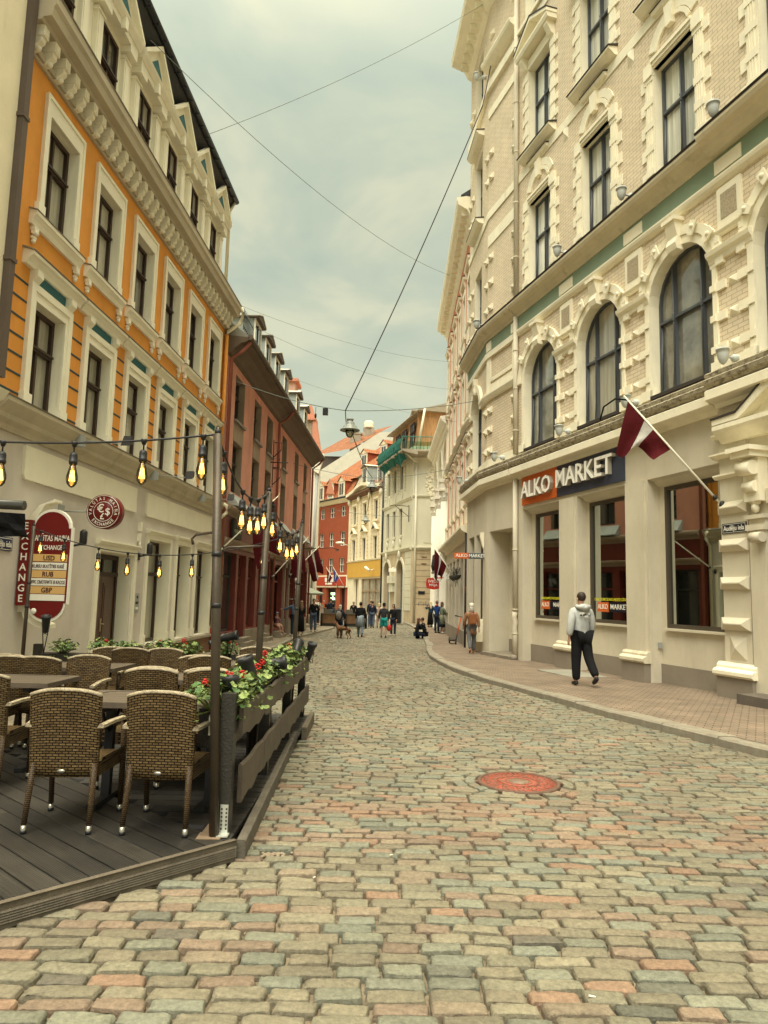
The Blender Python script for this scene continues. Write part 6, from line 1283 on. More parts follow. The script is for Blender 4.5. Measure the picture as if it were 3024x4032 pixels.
for k, (x, y, rz, lab) in enumerate(CH):
    o = ch if k == 0 else copy_tree(ch); o.location = (x, y, gz(y, .117)); o.rotation_euler = (-.0145, 0, rz) if abs(rz) < 1 else (.0145, 0, rz); o['label'] = lab; o['group'] = 'wicker armchairs on the terrace'
# tables
M_top = mat('grey_brown_slats', (.11, .086, .062), rough=.5, var=.3, scale=5, stretch=(.6, 12, 1), bump=.2); M_topd = mat('table_edge', (.10, .062, .038), rough=.5, var=.2, scale=4)
tb = thing('terrace_table', (0, 0, 0), 'x', 'table')
mb = MB(); a, b = .60, .34
for k in range(6): y0 = -b+.06+k*(2*b-.12)/6; mb.box(-a+.09, a-.09, y0+.003, y0+(2*b-.12)/6-.003, .715, .742)
for x in (-a, a-.085): mb.box(x, x+.085, -b, b, .705, .745)
mb.box(-a+.086, a-.086, -b, -b+.055, .705, .745); mb.box(-a+.086, a-.086, b-.055, b, .705, .745); mb.box(-a+.1, a-.1, -b+.06, b-.06, .700, .714, 1)
mb.build('table_top', [M_top, M_topd], tb)
for x in (-.38, .38):
    mb = MB(); mb.box(x-.03, x+.03, -.03, .03, .03, .70); mb.box(x-.035, x+.035, -.27, .27, .0, .035); mb.box(x-.03, x+.03, -.25, .25, .66, .70); mb.tube([(x, -.2, .67), (x, -.03, .5)], .012, 6); mb.tube([(x, .2, .67), (x, .03, .5)], .012, 6); mb.build('pedestal_leg', M_black, tb)
TB = [(-1.62, 5.42, 0, 'slatted table between the front pair of wicker chairs and the pair facing them'), (-1.60, 6.93, 0, 'slatted table in the middle of the right hand row'), (-3.40, 6.42, 0, 'slatted table at the left edge, corner in view'), (-3.38, 7.85, 0, 'dark slatted table before the back trough'), (-1.70, 8.55, 0, 'farthest slatted table near the end of the terrace')]
for k, (x, y, rz, lab) in enumerate(TB):
    o = tb if k == 0 else copy_tree(tb); o.location = (x, y, gz(y, .117)); o.rotation_euler = (-.0145, 0, rz); o['label'] = lab; o['group'] = 'slatted terrace tables'
# ------------------------------------------------------------------ poles and festoon lights
M_pole = mat('bronze_brown_pole', (.065, .05, .035), rough=.4, var=.25, scale=5, metal=.3, bump=.1)
def pole(pts, r, lab, base=True):
    t = thing('light_pole', (pts[0][0], pts[0][1], pts[0][2]), lab, 'pole', 'poles carrying the festoon lights'); mb = MB(); mb.tube(pts, r, 12); mb.build('shaft', M_pole, t)
    mb = MB(); x, y, z = pts[0]; mb.box(x-.10, x+.05, y-.06, y+.06, z, z+.006)
    mb.poly([(x-.09, z+.006), (x-.02, z+.006), (x-.02, z+.1)], y-.004, y+.004); mb.build('base_plate', mat('rusty_plate', (.20, .14, .09), var=.3), t)
    mb = MB(); q = Vector(pts[-1]); mb.lathe((q.x, q.y, q.z), [(r*.7, 0), (r*.7, .03), (.005, .035)], 8); mb.tube([(q.x+.012*math.cos(a/8*6.283), q.y, q.z+.045+.012*math.sin(a/8*6.283)) for a in range(9)], .004, 5)
    for f in (.55, .68): m_ = Vector(pts[0]).lerp(q, f); mb.lathe((m_.x, m_.y, m_.z), [(r*1.15, 0), (r*1.15, .03)], 10)
    mb.build('collar_and_eye', M_black, t); return t
pole([(-1.02, 4.65, gz(4.65)+.117), (-1.14, 4.7, 2.64)], .031, 'thick near light pole at the terrace corner, leaning slightly')
pole([(-1.10, 6.4, gz(6.4)+.117), (-1.06, 6.42, 2.50)], .030, 'middle light pole of the street side fence')
pole([(-1.14, 9.3, gz(9.3)+.117), (-1.08, 9.3, 2.50)], .028, 'far light pole of the street side fence')
pole([(-4.68, 9.4, gz(9.4)+.117), (-4.67, 9.4, 2.39)], .024, 'thin light pole at the back left corner before the exchange sign')
M_bulb = thinglass('amber_bulb_glass', (.9, .66, .33), .22); M_fil = emis('lit_filament', (1, .66, .2), 7); M_glow = emis('inner_glow', (1, .55, .14), 1.0)
def bulb_parts(parent, p):
    x, y, z = p
    mb = MB(); mb.tube([(x, y, z), (x, y, z-.07)], .006, 5); mb.lathe((x, y, z-.075), [(.012, .01), (.024, 0), (.027, -.015), (.027, -.05), (.029, -.052), (.029, -.058), (.026, -.075)], 10); mb.lathe((x, y, z), [(.012, -.03), (.022, -.006), (.022, .008), (.012, .01)], 8); s_ = mb.build('socket', M_black, parent)
    mb = MB(); mb.lathe((x, y, z-.145), [(.016, 0), (.022, -.025), (.036, -.08), (.038, -.105), (.032, -.135), (.016, -.155), (.003, -.162)], 14); mb.build('glass', M_bulb, s_)
    mb = MB(); mb.tube([(x, y, z-.17), (x, y, z-.22)], .006, 6, 1)
    for k in range(4):
        a = k*math.pi/2+.3; mb.tube([(x+.006*math.cos(a), y+.006*math.sin(a), z-.19), (x+.015*math.cos(a), y+.015*math.sin(a), z-.262)], .0042, 4)
    mb.build('filament', [M_fil, M_glow], s_)
def festoon(A, B, sag, nb_, lab, f0=None):
    A, B = Vector(A), Vector(B); t = thing('festoon_lights', tuple(A), lab, 'string lights', 'festoon light strings'); K = 24
    P = lambda f: tuple(A.lerp(B, f)-Vector((0, 0, sag*4*f*(1-f))))
    mb = MB(); mb.tube([P(k/K) for k in range(K+1)], .0075, 6); mb.build('cable', M_black, t)
    for f in (f0 or [(k+.5)/nb_ for k in range(nb_)]): bulb_parts(t, P(f))
    return t
festoon((-1.14, 4.7, 2.64), (-3.9, 4.7, 2.66), .10, 0, 'nearest lit bulb string running left from the thick pole', [.035, .18, .35, .525, .7, .88])
festoon((-1.14, 4.7, 2.64), (-1.06, 6.42, 2.50), .22, 5, 'sagging lit bulb string between the thick pole and the middle pole', [.10, .44, .60, .76, .9])
festoon((-1.06, 6.42, 2.50), (-1.08, 9.3, 2.50), .25, 5, 'sagging lit bulb string between the middle pole and the far pole', [.1, .3, .5, .66, .82])
festoon((-4.67, 9.4, 2.36), (-1.08, 9.3, 2.40), .34, 8, 'small lit bulb string crossing before the door to the far pole', [.03, .12, .25, .36, .48, .60, .86])
mb = MB(); mb.tube([(-1.06, 6.4, 2.0), (-1.4, 6.4, 1.98), (-1.46, 6.4, 1.95), (-1.46, 6.4, 1.9)], .010, 6); mb.build('hook_arm', M_pole, loc=(-1.06, 6.4, 2.0), props=('hook-ended arm clamped to the middle light pole', 'bracket'))
mb = MB(); mb.tube([(-1.09, 4.7, 1.98), (-1.3, 4.9, 1.97), (-1.33, 4.9, 1.94), (-1.32, 4.9, 1.90)], .010, 6); mb.build('hook_arm', M_pole, loc=(-1.09, 4.7, 1.98), props=('hook-ended arm clamped to the thick light pole', 'bracket'))
# ================================================================== PEOPLE
def skinmesh(name, V, E, R, m, parent, sub=1, xf=None):
    me = bpy.data.meshes.new('t'); me.from_pydata([tuple(v) for v in V], E, []); ob = bpy.data.objects.new('t', me); COL.objects.link(ob)
    md = ob.modifiers.new('s', 'SKIN'); md.use_smooth_shade = True; md.branch_smoothing = .6
    for k, v in enumerate(me.skin_vertices[0].data): v.radius = R[k] if isinstance(R[k], tuple) else (R[k], R[k]); v.use_root = (k == 0)
    if sub: ob.modifiers.new('u', 'SUBSURF').levels = sub
    dg = bpy.context.evaluated_depsgraph_get(); nm = bpy.data.meshes.new_from_object(ob.evaluated_get(dg)); bpy.data.objects.remove(ob); bpy.data.meshes.remove(me)
    nm.name = name; nm.materials.clear(); nm.materials.append(m)
    for p in nm.polygons: p.use_smooth = True; p.material_index = 0
    o = bpy.data.objects.new(name, nm); COL.objects.link(o); o.parent = parent; WL[o.name] = Vector((0, 0, 0)); return o
def cloth(name, col, **k): return mat(name, col, rough=.9, var=k.pop('var', .18), scale=k.pop('scale', 9), bump=.35, bscale=35, spec=.15, **k)
M_skin = mat('skin', (.46, .25, .165), rough=.55, var=.08, bump=0); M_jean = cloth('blue_denim', (.075, .10, .15)); M_djean = cloth('dark_denim', (.025, .032, .05)); M_blk = cloth('black_cloth', (.012, .012, .013)); M_navy = cloth('navy_cloth', (.018, .024, .04)); M_shoe = mat('dark_shoe', (.02, .018, .016), rough=.5, bump=0, var=.1); M_wshoe = mat('white_trainer', (.6, .58, .5), bump=0, var=.05)
def person(loc, h, heading, label, top, legs, shoe=None, hair=(.03, .02, .014), LL=(0, 0), RL=(0, 0), LA=(5, 10, 8), RA=(5, 10, 8), sleeve=1.0, hairlen=0, group=None, bald=False, lean=0, drop=0, bulk=1.0, shorts=False, skirt=None, coat=None, hat=None, headturn=0, name='person'):
    """figure facing +Y in its own space. legs (thigh angle, knee bend), arms (swing, elbow bend, spread) in degrees"""
    t = thing('person', loc, label, 'person', group); t.rotation_euler = (0, 0, -math.radians(heading)); t.scale = (h/1.75,)*3
    rad = math.radians; pz = .93-drop; ln = rad(lean)
    def sp_(z, y=0): return Vector((0, y+math.sin(ln)*z, pz+math.cos(ln)*z))
    P = {'pel': sp_(0), 'wai': sp_(.16), 'che': sp_(.36), 'nck': sp_(.53), 'jaw': sp_(.625, .012), 'cra': sp_(.70, .0), 'top': sp_(.775, -.005)}
    for s_, n_, L, A in ((-1, 'l', LL, LA), (1, 'r', RL, RA)):
        hp = sp_(-.02)+Vector((s_*.085, 0, 0)); a = rad(L[0]); kn = hp+Vector((s_*.015, math.sin(a)*.42, -math.cos(a)*.42)); b = a-rad(L[1]); an = kn+Vector((0, math.sin(b)*.41, -math.cos(b)*.41)); c_ = b+rad(90)-(rad(10) if L[1] > 30 else 0)
        P['hp'+n_], P['kn'+n_], P['an'+n_] = hp, kn, an; P['to'+n_] = an+Vector((0, math.sin(c_)*.15, -math.cos(c_)*.15-.045*abs(math.cos(b))))
        sh = sp_(.47)+Vector((s_*.175, 0, 0)); q = rad(A[0]); ab = rad(A[2]); el = sh+Vector((s_*math.sin(ab), math.sin(q)*math.cos(ab), -math.cos(q)*math.cos(ab)))*.28; f = q+rad(A[1]); wr = el+Vector((s_*math.sin(ab)*.3, math.sin(f), -math.cos(f))).normalized()*.25
        d = (wr-el).normalized(); P['sh'+n_], P['el'+n_], P['wr'+n_], P['ha'+n_] = sh, el, wr, wr+d*.07; side = Vector((s_, 0, 0)); fw = d.cross(side).normalized()
        for k in range(4): P['f%d'%k+n_] = wr+d*(.155-.012*abs(k-1.4))+fw*(.027-.018*k)-side*.012*(k != 1)
        P['th'+n_] = wr+d*.075+fw*.055
    def build(nm, chain, rad_, m, sub=1):
        ks = []; [ks.append(x) for c in chain for x in c if x not in ks]; E = []
        for c in chain: E += [(ks.index(a), ks.index(b)) for a, b in zip(c, c[1:])]
        return skinmesh(nm, [P[k] for k in ks], E, [rad_(k) for k in ks], m, t, sub)
    B = bulk; RB = {'pel': (.13, .10), 'wai': (.115, .085), 'che': (.135, .10), 'nck': (.052, .055), 'jaw': (.058, .07), 'cra': (.072, .09), 'top': (.05, .06), 'hp': .088, 'kn': .052, 'an': .036, 'to': (.032, .024), 'sh': .05, 'el': .036, 'wr': .024, 'ha': (.034, .017), 'th': .010}
    g = lambda k: RB.get(k) or RB.get(k[:2], .0085)
    body = build('body', [['pel', 'wai', 'che', 'nck', 'jaw', 'cra', 'top']]+[[a+n_ if a not in ('pel', 'che') else a for a in c] for n_ in 'lr' for c in (['pel', 'hp', 'kn', 'an', 'to'], ['che', 'sh', 'el', 'wr', 'ha'], ['ha', 'f0'], ['ha', 'f1'], ['ha', 'f2'], ['ha', 'f3'], ['ha', 'th'])], g, M_skin)
    def add(nm, mb, m):
        me_o = mb.build(nm, m, None, loc=None); me_o.parent = t; return me_o
    P['slvl'] = P['ell'].lerp(P['wrl'], .9) if sleeve >= 1 else P['shl'].lerp(P['ell'], .7); P['slvr'] = P['elr'].lerp(P['wrr'], .9) if sleeve >= 1 else P['shr'].lerp(P['elr'], .7)
    P['hem'] = sp_(-.10); P['clr'] = sp_(.535)
    RT = {'hem': (.175*B, .15*B), 'pel': (.15*B, .12*B), 'wai': (.14*B, .112*B), 'che': (.16*B, .122*B), 'clr': (.085, .078), 'sh': .082*B, 'el': .060*B, 'slv': .050*B}
    gt = lambda k: RT.get(k) or RT[k[:3]] if k[:3] in RT or k in RT else RT[k[:2]]
    if sleeve >= 1: ch_ = [['hem', 'wai', 'che', 'clr'], ['che', 'shl', 'ell', 'slvl'], ['che', 'shr', 'elr', 'slvr']]
    else: ch_ = [['hem', 'wai', 'che', 'clr'], ['che', 'shl', 'slvl'], ['che', 'shr', 'slvr']]
    build('jacket', ch_, gt, top)
    RLg = {'pel': (.132*B, .108*B), 'hp': .108*B, 'kn': .078*B, 'cf': .062*B}
    for n_ in 'lr': P['cf'+n_] = P['kn'+n_].lerp(P['an'+n_], 1.0)
    gl = lambda k: RLg.get(k) or RLg[k[:2]]
    if legs is not None:
        if shorts: P['knl'], P['knr'] = P['hpl'].lerp(P['knl'], .95), P['hpr'].lerp(P['knr'], .95); RLg['kn'] = .11; build('shorts', [['pel', 'hpl', 'knl'], ['pel', 'hpr', 'knr']], gl, legs)
        else: build('trousers', [['pel', 'hpl', 'knl', 'cfl'], ['pel', 'hpr', 'knr', 'cfr']], gl, legs)
    if skirt or coat:
        m_, ln_, w_ = skirt or coat; mb = MB(); z0 = P['pel'].z+.08; mb.lathe((0, P['pel'].y, 0), [(.15, z0), (.165, z0-.15), (w_, z0-ln_)], 14); mb.v = [(x, (y-P['pel'].y)*.75+P['pel'].y, z) for x, y, z in mb.v]; add('skirt' if skirt else 'coat_hem', mb, m_)
    for n_ in 'lr':
        P['he'+n_] = P['an'+n_]+(P['an'+n_]-P['to'+n_])*.28+Vector((0, 0, -.02)); P['bt'+n_] = P['an'+n_]+Vector((0, 0, -.035)); P['tp'+n_] = P['to'+n_]
        skinmesh('shoe', [P['he'+n_], P['bt'+n_], P['tp'+n_]], [(0, 1), (1, 2)], [(.040, .042), (.05, .052), (.042, .034)], shoe or M_shoe, t)
    mh = mat('hair_%02d%02d%02d' % tuple(int(c*99) for c in hair), hair, rough=.6, var=.25, scale=20, bump=.3)
    mb = MB(); c = P['cra']
    # face: nose, eyes, mouth, ears
    for s_ in (-1, 1): mb.ball((c.x+s_*.076, c.y-.005, c.z-.03), (.012, .02, .03), 6)
    mb.ball((c.x, c.y+.092, c.z-.035), (.011, .016, .02), 6); add('ears_and_nose', mb, M_skin)
    mb = MB()
    for s_ in (-1, 1): mb.ball((c.x+s_*.03, c.y+.078, c.z-.005), (.011, .008, .007), 6); mb.box(c.x+s_*.03-.014, c.x+s_*.03+.014, c.y+.078, c.y+.088, c.z+.014, c.z+.019)
    mb.box(c.x-.02, c.x+.02, c.y+.066, c.y+.082, c.z-.073, c.z-.068); add('eyes_and_mouth', mb, mat('dark_features', (.05, .025, .02), bump=0, var=0))
    mb = MB()
    if not bald:
        mb.ball((c.x, c.y-.018, c.z+.02), (.082, .096, .095), 10)
        mb.v = [(x, y, z) if not (y > c.y+.05 and z < c.z+.05) else (x*.7, c.y+.03, z) for x, y, z in mb.v]
        if hairlen: mb.ball((c.x, c.y-.055, c.z-.08), (.085, .06, .13), 10)
        if hairlen > 1: mb.ball((c.x, c.y-.085, c.z-.24), (.085, .045, .17), 10)
        add('hair', mb, mh)
    if hat:
        mb = MB(); mb.ball((c.x, c.y-.01, c.z+.045), (.088, .104, .085), 10); 
        if hat[1]: mb.box(c.x-.05, c.x+.05, c.y+.07, c.y+.16, c.z+.045, c.z+.055)
        add('hat', mb, hat[0])
    t['P'] = 0; del t['P']; return t, P, add
M_greyhood = cloth('grey_marl_hoodie', (.46, .475, .45), var=.14)
t, P, add = person((3.97, 14.18, gz(14.18, .125)), 1.84, -14, 'man in a grey hoodie and black trousers walking away on the right pavement', M_greyhood, M_blk, LL=(3, 3), RL=(-12, 28), LA=(-6, 14, 12), RA=(4, 18, 13), hair=(.035, .022, .014), bulk=1.27)
mb = MB(); mb.ball((0, -.11, 1.455), (.125, .075, .065), 10); mb.tube([(-.1, -.02, 1.47), (-.12, -.09, 1.46), (0, -.16, 1.44), (.12, -.09, 1.46), (.1, -.02, 1.47)], .04, 8); add('hood', mb, M_greyhood)
mb = MB(); mb.sm = False   # back print: generic abstract black and white shapes with rows of small grey lines
def backq(x0, x1, z0, z1, m, dd=.0):
    f = lambda x, z: -(.150+.0*z)-dd-.012*math.sin((z-1.0)*3)+.35*x*x
    N_ = 5
    for i in range(N_):
        a, b = x0+(x1-x0)*i/N_, x0+(x1-x0)*(i+1)/N_; mb.quad([(a, f(a, z0), z0), (b, f(b, z0), z0), (b, f(b, z1), z1), (a, f(a, z1), z1)], m)
for x0, x1, z0, z1, m, d_ in ((-.125, -.02, 1.31, 1.36, 1, 0), (-.11, -.07, 1.29, 1.32, 0, .001), (-.05, .02, 1.29, 1.325, 0, .002), (-.02, .06, 1.27, 1.30, 1, .003), (.05, .11, 1.28, 1.34, 3, 0), (.06, .09, 1.31, 1.35, 1, .002)): backq(x0, x1, z0, z1, m, d_)
for k in range(8): backq(-.10+.01*(k % 2), .10-.012*(k % 3), 1.205-k*.022, 1.211-k*.022, 2)
add('back_print', mb, [M_blk, M_wshoe, mat('print_grey', (.3, .31, .3), bump=0, var=0), mat('print_mid_grey', (.16, .16, .16), bump=0, var=0)])
t, P, add = person((2.92, 23.1, gz(23.1, .125)), 1.62, -4, 'woman in a white woolly hat and rust jacket carrying a tan backpack', cloth('rust_patterned_jacket', (.25, .12, .06), col2=(.34, .2, .12), c2s=(.45, .6), scale=12), cloth('grey_leggings', (.12, .12, .12)), shoe=mat('tan_boot', (.28, .12, .05)), LL=(-14, 22), RL=(10, 6), LA=(10, 20, 12), RA=(-12, 10, 12), hair=(.5, .47, .4), hairlen=1, hat=(mat('white_wool_hat', (.68, .64, .52), bump=.5), False), coat=(MC['rust_patterned_jacket'], .34, .2), bulk=1.08)
mb = MB(); mb.box(-.125, .125, -.27, -.14, 1.02, 1.36); mb.box(-.12, .12, -.29, -.27, 1.05, 1.2); mb.tube([(-.07, -.15, 1.36), (0, -.16, 1.45), (.07, -.15, 1.36)], .012, 6); add('backpack', mb, mat('tan_leather_bag', (.26, .095, .03), rough=.5, var=.15))
t, P, add = person((3.02, 38.8, gz(38.8, .125)), 1.76, 40, 'man in a blue jacket with red collar at the far right shopfront', cloth('royal_blue_jacket', (.02, .05, .17)), M_navy, hair=(.2, .1, .06), LA=(20, 60, 5))
mb = MB(); mb.tube([(-.07, -.06, 1.46), (0, -.09, 1.47), (.07, -.06, 1.46)], .035, 6); add('red_collar', mb, cloth('red_collar_cloth', (.4, .03, .02)))
t, P, add = person((3.28, 38.5, gz(38.5, .125)), 1.70, 75, 'woman in a sage green coat with a brown shoulder bag at the far right shopfront', cloth('sage_coat', (.20, .22, .14)), None, hair=(.14, .07, .035), hairlen=1, RA=(25, 40, 8), LA=(30, 20, 5), coat=(MC['sage_coat'], .5, .22), skirt=None, shoe=M_wshoe)
mb = MB(); mb.lathe((0, 0, 0), [(.17, .62), (.19, .35)], 12); add('navy_skirt', mb, M_navy); mb = MB(); mb.ball((-.22, 0, .92), (.06, .15, .16), 8); mb.tube([(-.2, -.1, 1.0), (-.16, 0, 1.42), (-.2, .1, 1.0)], .012, 5); add('shoulder_bag', mb, mat('brown_bag', (.25, .15, .07)))
person((3.15, 46.0, gz(46, .125)), 1.68, -20, 'woman with long blonde hair, teal top and long black skirt by the corner', cloth('teal_top', (.02, .05, .08)), None, hair=(.62, .52, .32), hairlen=2, skirt=(M_blk, .85, .22), LA=(40, 90, 5), RA=(10, 20, 6))
t, P, add = person((2.18, 35.35, gz(35, .125)-.42+.0), 1.72, -70, 'seated youth in a black jacket with a pale sleeve stripe on the right kerb', M_blk, M_blk, LL=(95, 95), RL=(92, 105), LA=(40, 50, 6), RA=(30, 60, 6), drop=.50, lean=14, hair=(.03, .02, .015))
t.location.z = gz(35, .125)-.28; mb = MB(); mb.tube([tuple(P['shr']+Vector((.05, 0, .03))), tuple(P['elr']+Vector((.06, 0, 0)))], .02, 5); add('sleeve_stripe', mb, M_wshoe)
t, P, add = person((1.75, 35.15, gz(35)), 1.68, 70, 'seated girl with red-brown hair leaning towards the youth on the kerb', M_blk, M_navy, shoe=M_wshoe, LL=(85, 95), RL=(88, 90), LA=(40, 50, 6), RA=(35, 50, 6), drop=.52, lean=10, hair=(.14, .05, .025), hairlen=1); t.location.z = gz(35, .125)-.26
mb = MB(); mb.ball((0, 0, .2), (.17, .13, .24), 8); mb.build('backpack', M_blk, loc=(2.55, 35.3, gz(35, .12)), props=('black rucksack standing behind the seated youth', 'rucksack'))
t, P, add = person((.12, 35.4, gz(35)), 1.72, -3, 'man in a grey sweatshirt and teal shorts carrying a red bag', cloth('charcoal_sweatshirt', (.035, .036, .038)), cloth('teal_shorts', (.02, .27, .25), scale=4), LL=(4, 2), RL=(-6, 6), shorts=True, bulk=1.12, hat=(M_blk, False), LA=(8, 25, 10), RA=(0, 8, 12))
mb = MB(); mb.ball((.28, .03, .50), (.13, .11, .17), 8); mb.tube([(.24, .02, .64), (.27, .03, .74), (.30, .04, .64)], .01, 5); mb.build('carrier_bag', mat('red_carrier_bag', (.48, .03, .02), rough=.4), None, loc=None).parent = t
person((.62, 37.2, gz(37)), 1.66, 200, 'woman with long dark hair facing the camera behind the man in teal shorts', M_blk, M_djean, shoe=M_wshoe, hair=(.03, .018, .012), hairlen=1)
t, P, add = person((-1.03, 35.3, gz(35)), 1.75, 2, 'man in a black top with a pale denim jacket tied round his waist', M_blk, cloth('pale_denim', (.16, .20, .24)), LL=(12, 8), RL=(-10, 20), bulk=1.1)
mb = MB(); mb.lathe((0, 0, 0), [(.16, 1.04), (.185, .9), (.22, .55)], 12); mb.v = [(x*1.05, y*.85-.02, z+.05*math.sin(x*20)) for x, y, z in mb.v]; add('tied_jacket', mb, cloth('light_denim', (.25, .30, .33)))
person((-.58, 45.5, gz(45)), 1.74, 5, 'man in a dark navy jacket and blue jeans walking away in mid street', M_navy, M_jean, LL=(12, 10), RL=(-10, 18), hair=(.05, .03, .02))
person((-.72, 47.5, gz(45)), 1.80, 5, 'tall fair haired person half hidden behind the man in the navy jacket', M_navy, M_jean, hair=(.3, .2, .12))
person((-.16, 45.6, gz(45)), 1.62, 0, 'fair haired woman in pale pink clothes walking away in mid street', cloth('pale_pink_cloth', (.5, .36, .28)), MC['pale_pink_cloth'], hair=(.55, .42, .2), hairlen=1, LL=(10, 5), RL=(-10, 15), LA=(10, 60, 8))
person((-1.85, 47.0, gz(45)), 1.68, 0, 'short haired person in a black waistcoat before the yellow shop fascia', M_blk, M_blk, hair=(.4, .32, .22))
t, P, add = person((-1.98, 34.2, gz(34)), 1.60, 5, 'grey haired dog walker in a navy coat with a grey rucksack', M_navy, M_djean, hair=(.42, .38, .3), hairlen=1, LL=(5, 2), RL=(-5, 8), RA=(15, 40, 8), bulk=1.12, coat=(M_navy, .25, .2))
mb = MB(); mb.ball((-.05, -.2, 1.18), (.16, .13, .24), 8); add('rucksack', mb, cloth('grey_rucksack', (.17, .155, .125)))
t, P, add = person((-3.5, 36.8, gz(34, .125)), 1.72, 172, 'man in a black leather jacket and jeans facing the camera on the left pavement', M_blk, M_jean, bald=False, hair=(.04, .025, .018), LA=(10, 110, 15), RA=(5, 15, 8), LL=(2, 0), RL=(-2, 0), bulk=1.12)
t, P, add = person((-4.1, 45.2, gz(45, .125)), 1.70, 175, 'man in a white T-shirt with dark jacket open facing the camera', cloth('white_tshirt', (.66, .63, .54)), M_blk, hair=(.04, .025, .018), LL=(5, 0), RL=(-5, 4), sleeve=.6)
mb = MB(); mb.box(-.2, -.11, -.1, .06, .95, 1.42); mb.box(.11, .2, -.1, .06, .95, 1.42); mb.box(-.2, .2, -.13, -.09, .95, 1.45); add('open_jacket', mb, M_navy)
person((-3.32, 46.5, gz(45, .125)), 1.70, -10, 'man in a navy jacket and jeans standing by the bar tables, seen from behind', M_navy, M_jean, hair=(.12, .09, .06), RA=(30, 70, 6))
person((-4.05, 50.0, gz(45, .0)), 1.70, 180, 'bald person in black before the restaurant doorway', M_blk, M_blk, bald=True)
person((-3.98, 32.4, gz(32.4, .125)), 1.70, -60, 'woman in a blue denim shirt reaching out to the seated child', cloth('denim_shirt', (.10, .16, .24)), M_djean, hair=(.06, .03, .018), hairlen=2, RA=(70, 20, 5), LA=(60, 25, 5), shoe=M_wshoe)
person((-3.74, 33.2, gz(33.2, .125)), 1.62, -30, 'woman in a long black dress beside the woman in denim', M_blk, None, hair=(.2, .13, .07), hairlen=2, skirt=(M_blk, .8, .2), LA=(15, 70, 5), RA=(15, 70, 5), shoe=M_wshoe)
t, P, add = person((-4.55, 31.2, gz(31.2, .125)), 1.15, 130, 'child in a plaid shirt and sun hat sitting on the shop doorstep', cloth('plaid_shirt', (.08, .12, .16), col2=(.3, .1, .08), c2s=(.48, .52), scale=30), M_skin, LL=(80, 70), RL=(70, 60), RA=(60, 30, 5), drop=.1, hat=(cloth('grey_sun_hat', (.2, .22, .25)), True), shorts=True)
# dog
dg_ = thing('dog', (-1.72, 33.5, gz(33.5)), 'brown brindle dog on a lead beside the grey haired walker', 'dog')
M_dog = mat('brindle_coat', (.16, .075, .03), rough=.7, var=.4, scale=14, bump=.3)
V = [(0, 0, .48), (0, .18, .49), (0, .34, .50), (0, .44, .60), (0, .52, .70), (0, .60, .69), (0, .70, .65), (0, -.20, .50), (0, -.30, .50), (0, -.40, .42), (0, -.44, .30)]
E = [(0, 1), (1, 2), (2, 3), (3, 4), (4, 5), (5, 6), (0, 7), (7, 8), (8, 9), (9, 10)]; R = [.10, .13, .12, .08, .08, .06, .035, .09, .07, .02, .012]
def leg_(base, pts, rr__):
    b = base
    for p, r_ in zip(pts, rr__): V.append(p); R.append(r_); E.append((b, len(V)-1)); b = len(V)-1
for s_ in (-1, 1):
    leg_(2, [(s_*.09, .33, .38), (s_*.09, .30, .2), (s_*.09, .32, .04), (s_*.09, .36, .02)], (.055, .03, .022, .025)); leg_(8, [(s_*.09, -.24, .36), (s_*.09, -.2, .26), (s_*.09, -.32, .15), (s_*.09, -.29, .03), (s_*.09, -.25, .02)], (.07, .045, .024, .022, .025))
skinmesh('body', V, E, R, M_dog, dg_)
mb = MB()
for s_ in (-1, 1): mb.ball((s_*.06, .50, .72), (.018, .03, .055), 6)
mb.build('ears', M_dog, None, loc=None).parent = dg_
dg_.rotation_euler = (0, 0, .9)
mb = MB(); mb.tube([(-1.85, 34.15, gz(34)+.95), (-1.78, 33.9, gz(34)+.62), (-1.88, 33.8, gz(34)+.62)], .008, 5); mb.build('dog_lead', M_wshoe, loc=(-1.85, 34, gz(34)+.9), props=('pale lead between the walker and the brindle dog', 'lead'))
# ================================================================== SIGNS, FLAGS, LAMPS, CABLES, STREET FURNITURE
M_sorange = mat('sign_orange', (.62, .13, .02), rough=.4, var=.03, bump=0); M_snavy = mat('sign_navy', (.045, .055, .085), rough=.45, var=.05, bump=0); M_letter = mat('letter_white', (.9, .88, .78), rough=.4, var=0, bump=0)
M_lside = mat('letter_side', (.40, .36, .28), rough=.5, var=0, bump=0); M_maroon = mat('sign_maroon', (.16, .008, .008), rough=.3, var=.06, bump=0); M_syellow = mat('sign_sand_yellow', (.72, .45, .17), rough=.5, var=.03, bump=0); M_ybright = mat('sticker_yellow', (.75, .68, .03), var=0, bump=0); M_sred = mat('sign_red', (.50, .03, .018), rough=.4, var=.04, bump=0); M_blueplate = mat('street_plate_blue', (.02, .03, .075), rough=.3, var=0, bump=0)
XR = Vector((-FR.d[0], -FR.d[1], 0)); UP = Vector((0, 0, 1)); XL = Vector((FL.d[0], FL.d[1], 0))
